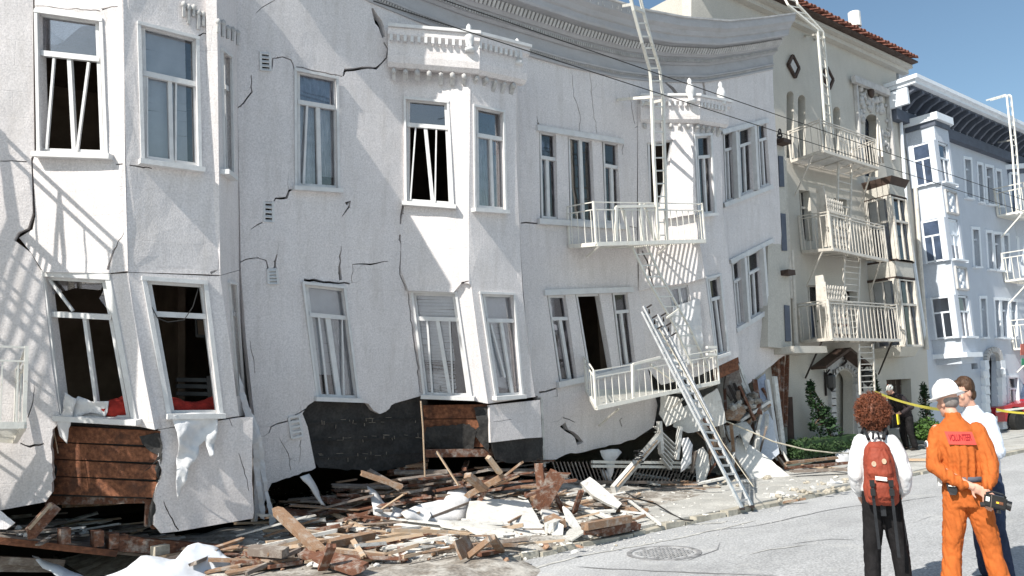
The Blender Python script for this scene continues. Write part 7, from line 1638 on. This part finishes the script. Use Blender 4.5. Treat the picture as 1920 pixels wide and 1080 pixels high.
for sx in (-1, 1): limb(m, [(sx * .095, -.005, .84), (sx * .125, .0, .66), (sx * .165, .02, .48), (sx * .20, 0, .26), (sx * .22, -.01, .12)], [.115, .105, .09, .085, .092])
put(remesh(m, 'coverall_trousers', .0105, 3, folds(.020, 8, 5, seed=2)), 'coverall_trousers', 'orange', po, None)
m = MB(); shoe(m, (-.195, 0, 0), .15, 1.1); shoe(m, (.195, 0, 0), -.15, 1.1); put(remesh(m, 'boots', .011, 2), 'boots', 'sole', po, None)
m = MB(); torso(m, [((0, 0, 1.005), (.190, .146)), ((0, 0, 1.045), (.190, .146))]); putm(m, 'belt', 'bluegrey', po, None)
# hard hat: dome, ridges, brim
ht = MB(); hc = Vector(HC) + hR @ Vector((0, -.008, .055)); ax = (hR @ Vector((-.03, .14, 1))).normalized()
ht.lathe([(.165, -.006), (.150, .006), (.128, .018), (.124, .05), (.112, .088), (.085, .118), (.045, .134), (.004, .138)], hc, 28, ax)
hat = putm(ht, 'hard_hat', 'hat', po)
rd = MB(); 
for q in (-.03, 0, .03): rd.tube([hc + hR @ Vector((q, .124 * math.cos(t), .006 + .138 * math.sin(t))) for t in [i * math.pi / 10 for i in range(1, 10)]], .007, 6)
putm(rd, 'ridge', 'hat', hat)
pkb = MB(); pkb.ball(hc + hR @ Vector((0, .13, -.008)), .09, 2, (1.0, .7, .10), hR); putm(pkb, 'peak', 'hat', hat)
m = MB()
m.ball(hP(0, -.028, .012), .094, 3, (.87, .90, .78), hR)
putm(m, 'grey_hair', 'greyhair', po)
# back patch (a curved flat print) and lettering, arm badge
def backpt(x, z): return Vector((x, -.152 - .012 + .22 * x * x * 1.4 - max(0, z - 1.33) * -.28, z))
vs = []; K = 14
for j in range(5):
    for i in range(K + 1): x = -.115 + .235 * i / K + (j - 2) * -.006; z = 1.315 + .105 * j / 4 - .01 * (i / K); vs.append(backpt(x, z))
pm = MB().add(vs, [(j * (K + 1) + i, j * (K + 1) + i + 1, (j + 1) * (K + 1) + i + 1, (j + 1) * (K + 1) + i) for j in range(4) for i in range(K)])
me_ = pm.mesh('back_patch', M['patch']); po_p = put(me_, 'back_patch', 'patch', po, None)
tx = bpy.data.curves.new('lettering', 'FONT'); tx.body = 'VOLUNTEER'; tx.size = .058; tx.align_x = 'CENTER'; tx.align_y = 'CENTER'; tx.extrude = .0012; tx.shear = 0; tx.space_character = .92; tx.offset = .0007
to = bpy.data.objects.new('tmp', tx); COL.objects.link(to); dg = bpy.context.evaluated_depsgraph_get(); dg.update(); tme = bpy.data.meshes.new_from_object(to.evaluated_get(dg), depsgraph=dg); bpy.data.objects.remove(to)
for v in tme.vertices: x, y, z = v.co; sc_ = .60; v.co = backpt(x * sc_ * 1.05 + .0, 1.365 + y * 1.25) + Vector((0, -.004 - z, 0))
put(tme, 'lettering', 'lettering', po_p, None, smooth=False)
bd_ = MB().lathe([(.001, 0), (.035, 0), (.035, .004), (.001, .004)], (-.288, -.05, 1.31), 16, Vector((-1, -.35, .15))); bo_ = putm(bd_, 'sleeve_badge', 'paper', po)
bd_ = MB().lathe([(.001, 0), (.024, 0), (.024, .003), (.001, .003)], (-.292, -.052, 1.312), 16, Vector((-1, -.35, .15))); putm(bd_, 'badge_centre', 'bluegrey', bo_)
# radio on the belt and the camcorder in his hand
def wthing(m_, name, mt, rt, Mx): me_ = m_.mesh(name, M[mt]); me_.transform(Mx); return link(name, me_, rt)
rdx = root('belt_radio', Om @ Vector((-.13, -.16, .98)), 'black pouch with a radio clipped on the back of the dark belt', 'radio')
wthing(MB().prism([(-.175, -.165, 1.03), (-.095, -.185, 1.03), (-.085, -.19, .94), (-.10, -.19, .91), (-.15, -.18, .91), (-.165, -.17, .94)], (-.2, -1, 0), .05), 'case', 'strap', rdx, Om)
wthing(MB().bar((-.155, -.186, .985), (-.10, -.198, .98), .012, .008), 'label', 'paper', rdx, Om)
wthing(MB().box((-.215, -.06, 1.02), (.03, .06, .09)), 'clip', 'paper', rdx, Om)
cm = root('camcorder', Om @ Vector((.2, -.3, .88)), 'black handheld camcorder with red and gold badge held behind the orange coveralls', 'camcorder')
C0 = Om @ Matrix.Translation((.205, -.285, .868)) @ Matrix.Rotation(-.12, 4, 'Z') @ Matrix.Rotation(.22, 4, 'Y')
def cb_(m_, name, mt): return wthing(m_, name, mt, cm, C0)
bx = bmesh.new(); bmesh.ops.create_cube(bx, size=1); bmesh.ops.scale(bx, vec=(.185, .075, .10), verts=bx.verts); bmesh.ops.bevel(bx, geom=bx.edges[:], offset=.012, segments=2, affect='EDGES')
bme = bpy.data.meshes.new('body'); bx.to_mesh(bme); bx.free(); bme.transform(C0); bme.materials.append(M['black']); link('body', bme, cm)
cb_(MB().tube([(.085, 0, -.005), (.125, 0, -.01)], [.036, .040], 14), 'lens', 'black'); cb_(MB().tube([(-.12, -.01, -.05), (-.08, -.01, -.04)], .020, 10), 'eyecup', 'black')
cb_(MB().box((-.065, -.039, .012), (.030, .004, .035)), 'sticker', 'paper'); cb_(MB().box((.03, -.039, .0), (.06, .004, .022)), 'badge', 'sheath'); cb_(MB().box((.015, -.042, .0), (.02, .003, .012)), 'gold_mark', 'yellow')
cb_(MB().box((-.035, -.040, 0), (.004, .004, .095)), 'seam', 'greywood'); cb_(MB().tube([(.03, 0, -.05), (.03, -.005, -.085)], [.012, .022], 10), 'lens_cap', 'black'); cb_(MB().tube([(-.08, 0, .05), (-.03, -.02, .075), (.05, -.02, .07), (.08, 0, .05)], .008, 6), 'grip_strap', 'strap')

# ---------- man with sunglasses in a pale shirt, turned toward the hard hat
Sm = frame((1870, 1085), 7.5, R(152), R(-1.0)) @ Matrix.Diagonal((.88, .9, 1.09, 1))
b = MB()
torso(b, [((0, 0, .88), (.16, .12)), ((0, 0, 1.0), (.155, .11)), ((0, .02, 1.2), (.17, .12)), ((0, .04, 1.36), (.18, .12)), ((0, .05, 1.47), (.13, .09)), ((0, .06, 1.50), (.07, .06))])
limb(b, [(0, .05, 1.47), (0, .10, 1.58)], [.06, .055]); sP, sR = head(b, (0, .14, 1.66), -.15, -.22, 1.02)
for sx in (-1, 1): limb(b, [(sx * .09, 0, .88), (sx * .12, .03, .5), (sx * .15, .0, .08)], [.09, .06, .045])
limb(b, [(-.19, .04, 1.42), (-.25, .02, 1.14), (-.18, .24, 1.08)], [.052, .043, .03]); limb(b, [(.19, .04, 1.42), (.25, .02, 1.14), (.18, .24, 1.05)], [.052, .043, .03])
hand(b, (-.175, .25, 1.08), (.5, 1, .1), (1, 0, -.3), -1, 1.0, .6); hand(b, (.175, .25, 1.05), (-.5, 1, 0), (-1, 0, -.3), 1, 1.0, .6)
ps = put(remesh(b, 'person', .0085, 2), 'person', 'skin', None, Sm); tag(ps, 'person in sunglasses, pale shirt and jeans, half hidden by the orange coveralls', 'person')
m = MB(); torso(m, [((0, 0, .96), (.175, .13)), ((0, .0, 1.1), (.185, .14)), ((0, .02, 1.25), (.20, .14)), ((0, .04, 1.38), (.20, .13)), ((0, .05, 1.46), (.15, .10)), ((0, .065, 1.52), (.075, .075)), ((0, .07, 1.545), (.07, .07))])
limb(m, [(-.18, .04, 1.41), (-.25, .02, 1.16), (-.20, .2, 1.09)], [.082, .072, .05]); limb(m, [(.18, .04, 1.41), (.25, .02, 1.16), (.20, .2, 1.06)], [.082, .072, .05])
put(remesh(m, 'shirt', .011, 3, folds(.016, 8, 5, seed=9)), 'shirt', 'shirt', ps, None)
m = MB(); torso(m, [((0, 0, .80), (.17, .13)), ((0, 0, .92), (.175, .135)), ((0, 0, 1.0), (.165, .125))])
for sx in (-1, 1): limb(m, [(sx * .09, 0, .86), (sx * .12, .03, .5), (sx * .15, 0, .12)], [.105, .082, .072])
put(remesh(m, 'jeans', .011, 3, folds(.013, 8, 5, seed=12)), 'jeans', 'jeans', ps, None)
m = MB(); shoe(m, (-.15, 0, 0), .1, 1.05); shoe(m, (.15, 0, 0), -.1, 1.05); put(remesh(m, 'shoes', .011, 2), 'shoes', 'sole', ps, None)
m = MB(); c = Vector((0, .14, 1.66)); m.ball(sP(0, -.028, .048), .104, 3, (.84, .95, .92), sR); m.ball(sP(0, .045, .092), .06, 2, (1.1, .8, .55), sR); m.ball(sP(0, -.07, -.02), .07, 2, (.95, .6, 1), sR)
put(remesh(m, 'hair', .008, 1, folds(.010, 26, 18, seed=1)), 'hair', 'brownhair', ps, None)
g = MB(); 
for sx in (-1, 1): g.ball(sP(sx * .034, .098, .016), .029, 2, (1.05, .3, .75), sR); g.bar(sP(sx * .064, .088, .026), sP(sx * .082, -.005, .018), .007, .005)
g.bar(sP(-.02, .105, .026), sP(.02, .105, .026), .008, .005); putm(g, 'sunglasses', 'black', ps)
# paper in his hands
ppp = MB().prism([Sm @ Vector(v) for v in ((-.06, .30, 1.07), (.20, .34, 1.03), (.22, .52, 1.13), (-.04, .48, 1.17))], (0, 0, 1), .004).obj('paper_sheet', M['paper']); 
for v in ppp.data.vertices: pass
tag(ppp, 'white paper sheet held out beside the orange coveralls', 'paper')

# ---------- man in a dark jacket bending by the house wall, mostly behind the auburn curls
Dm = frame((1706, 838), 21.0, R(150), 0); Dm.translation.z = 0
b = MB(); torso(b, [((0, 0, .85), (.16, .12)), ((0, .05, 1.05), (.16, .12)), ((0, .15, 1.25), (.18, .12)), ((0, .24, 1.40), (.17, .11)), ((0, .28, 1.46), (.07, .07))])
limb(b, [(0, .27, 1.44), (0, .34, 1.52)], [.06, .055]); dP, dR = head(b, (0, .40, 1.58), 0, -.4)
for sx in (-1, 1): limb(b, [(sx * .10, 0, .86), (sx * .15, .04, .48), (sx * .18, -.02, .08)], [.09, .06, .045])
limb(b, [(-.18, .22, 1.38), (-.30, .05, 1.12), (-.16, .22, .98)], [.05, .04, .03]); limb(b, [(.18, .22, 1.38), (.30, .05, 1.12), (.16, .22, .98)], [.05, .04, .03])
hand(b, (-.155, .23, .975), (.4, 1, -.2), (1, 0, 0), -1); hand(b, (.155, .23, .975), (-.4, 1, -.2), (-1, 0, 0), 1)
pd = put(remesh(b, 'person', .014, 2), 'person', 'skin', None, Dm); tag(pd, 'distant person in a dark jacket bending near the cream house wall', 'person')
m = MB(); torso(m, [((0, 0, .86), (.19, .15)), ((0, .05, 1.06), (.20, .15)), ((0, .15, 1.26), (.215, .15)), ((0, .24, 1.41), (.19, .13)), ((0, .28, 1.50), (.08, .08))])
limb(m, [(-.18, .22, 1.38), (-.31, .05, 1.12), (-.17, .2, .99)], [.09, .08, .06]); limb(m, [(.18, .22, 1.38), (.31, .05, 1.12), (.17, .2, .99)], [.09, .08, .06])
put(remesh(m, 'jacket', .016, 2, folds(.02, 8, 6)), 'jacket', 'jacket', pd, None)
m = MB(); torso(m, [((0, 0, .80), (.17, .14)), ((0, 0, .95), (.17, .14))])
for sx in (-1, 1): limb(m, [(sx * .10, 0, .84), (sx * .15, .04, .48), (sx * .18, -.02, .12)], [.11, .09, .08])
put(remesh(m, 'trousers', .016, 2, folds(.02, 8, 6)), 'trousers', 'trouser', pd, None)
m = MB(); shoe(m, (-.18, -.02, 0), .1); shoe(m, (.18, -.02, 0), -.1); put(remesh(m, 'shoes', .014, 1), 'shoes', 'sole', pd, None)
m = MB(); m.ball(dP(0, -.02, .055), .112, 2, (.95, 1, .8), dR); m.ball(dP(0, .11, .04), .07, 2, (1, .9, .15), dR); putm(m, 'cap', 'paper', pd); m = MB(); m.tube([dP(-.10, .0, .06), dP(0, -.02, .15), dP(.10, 0, .06)], .018, 6); putm(m, 'cap_stripe', 'sign', pd)
yf = MB().box(yp(1684, 786, -.75), (.22, .03, .26), .3).obj('yellow_pad', M['yellow']); tag(yf, 'bright yellow pad held against the dark jacket', 'pad')
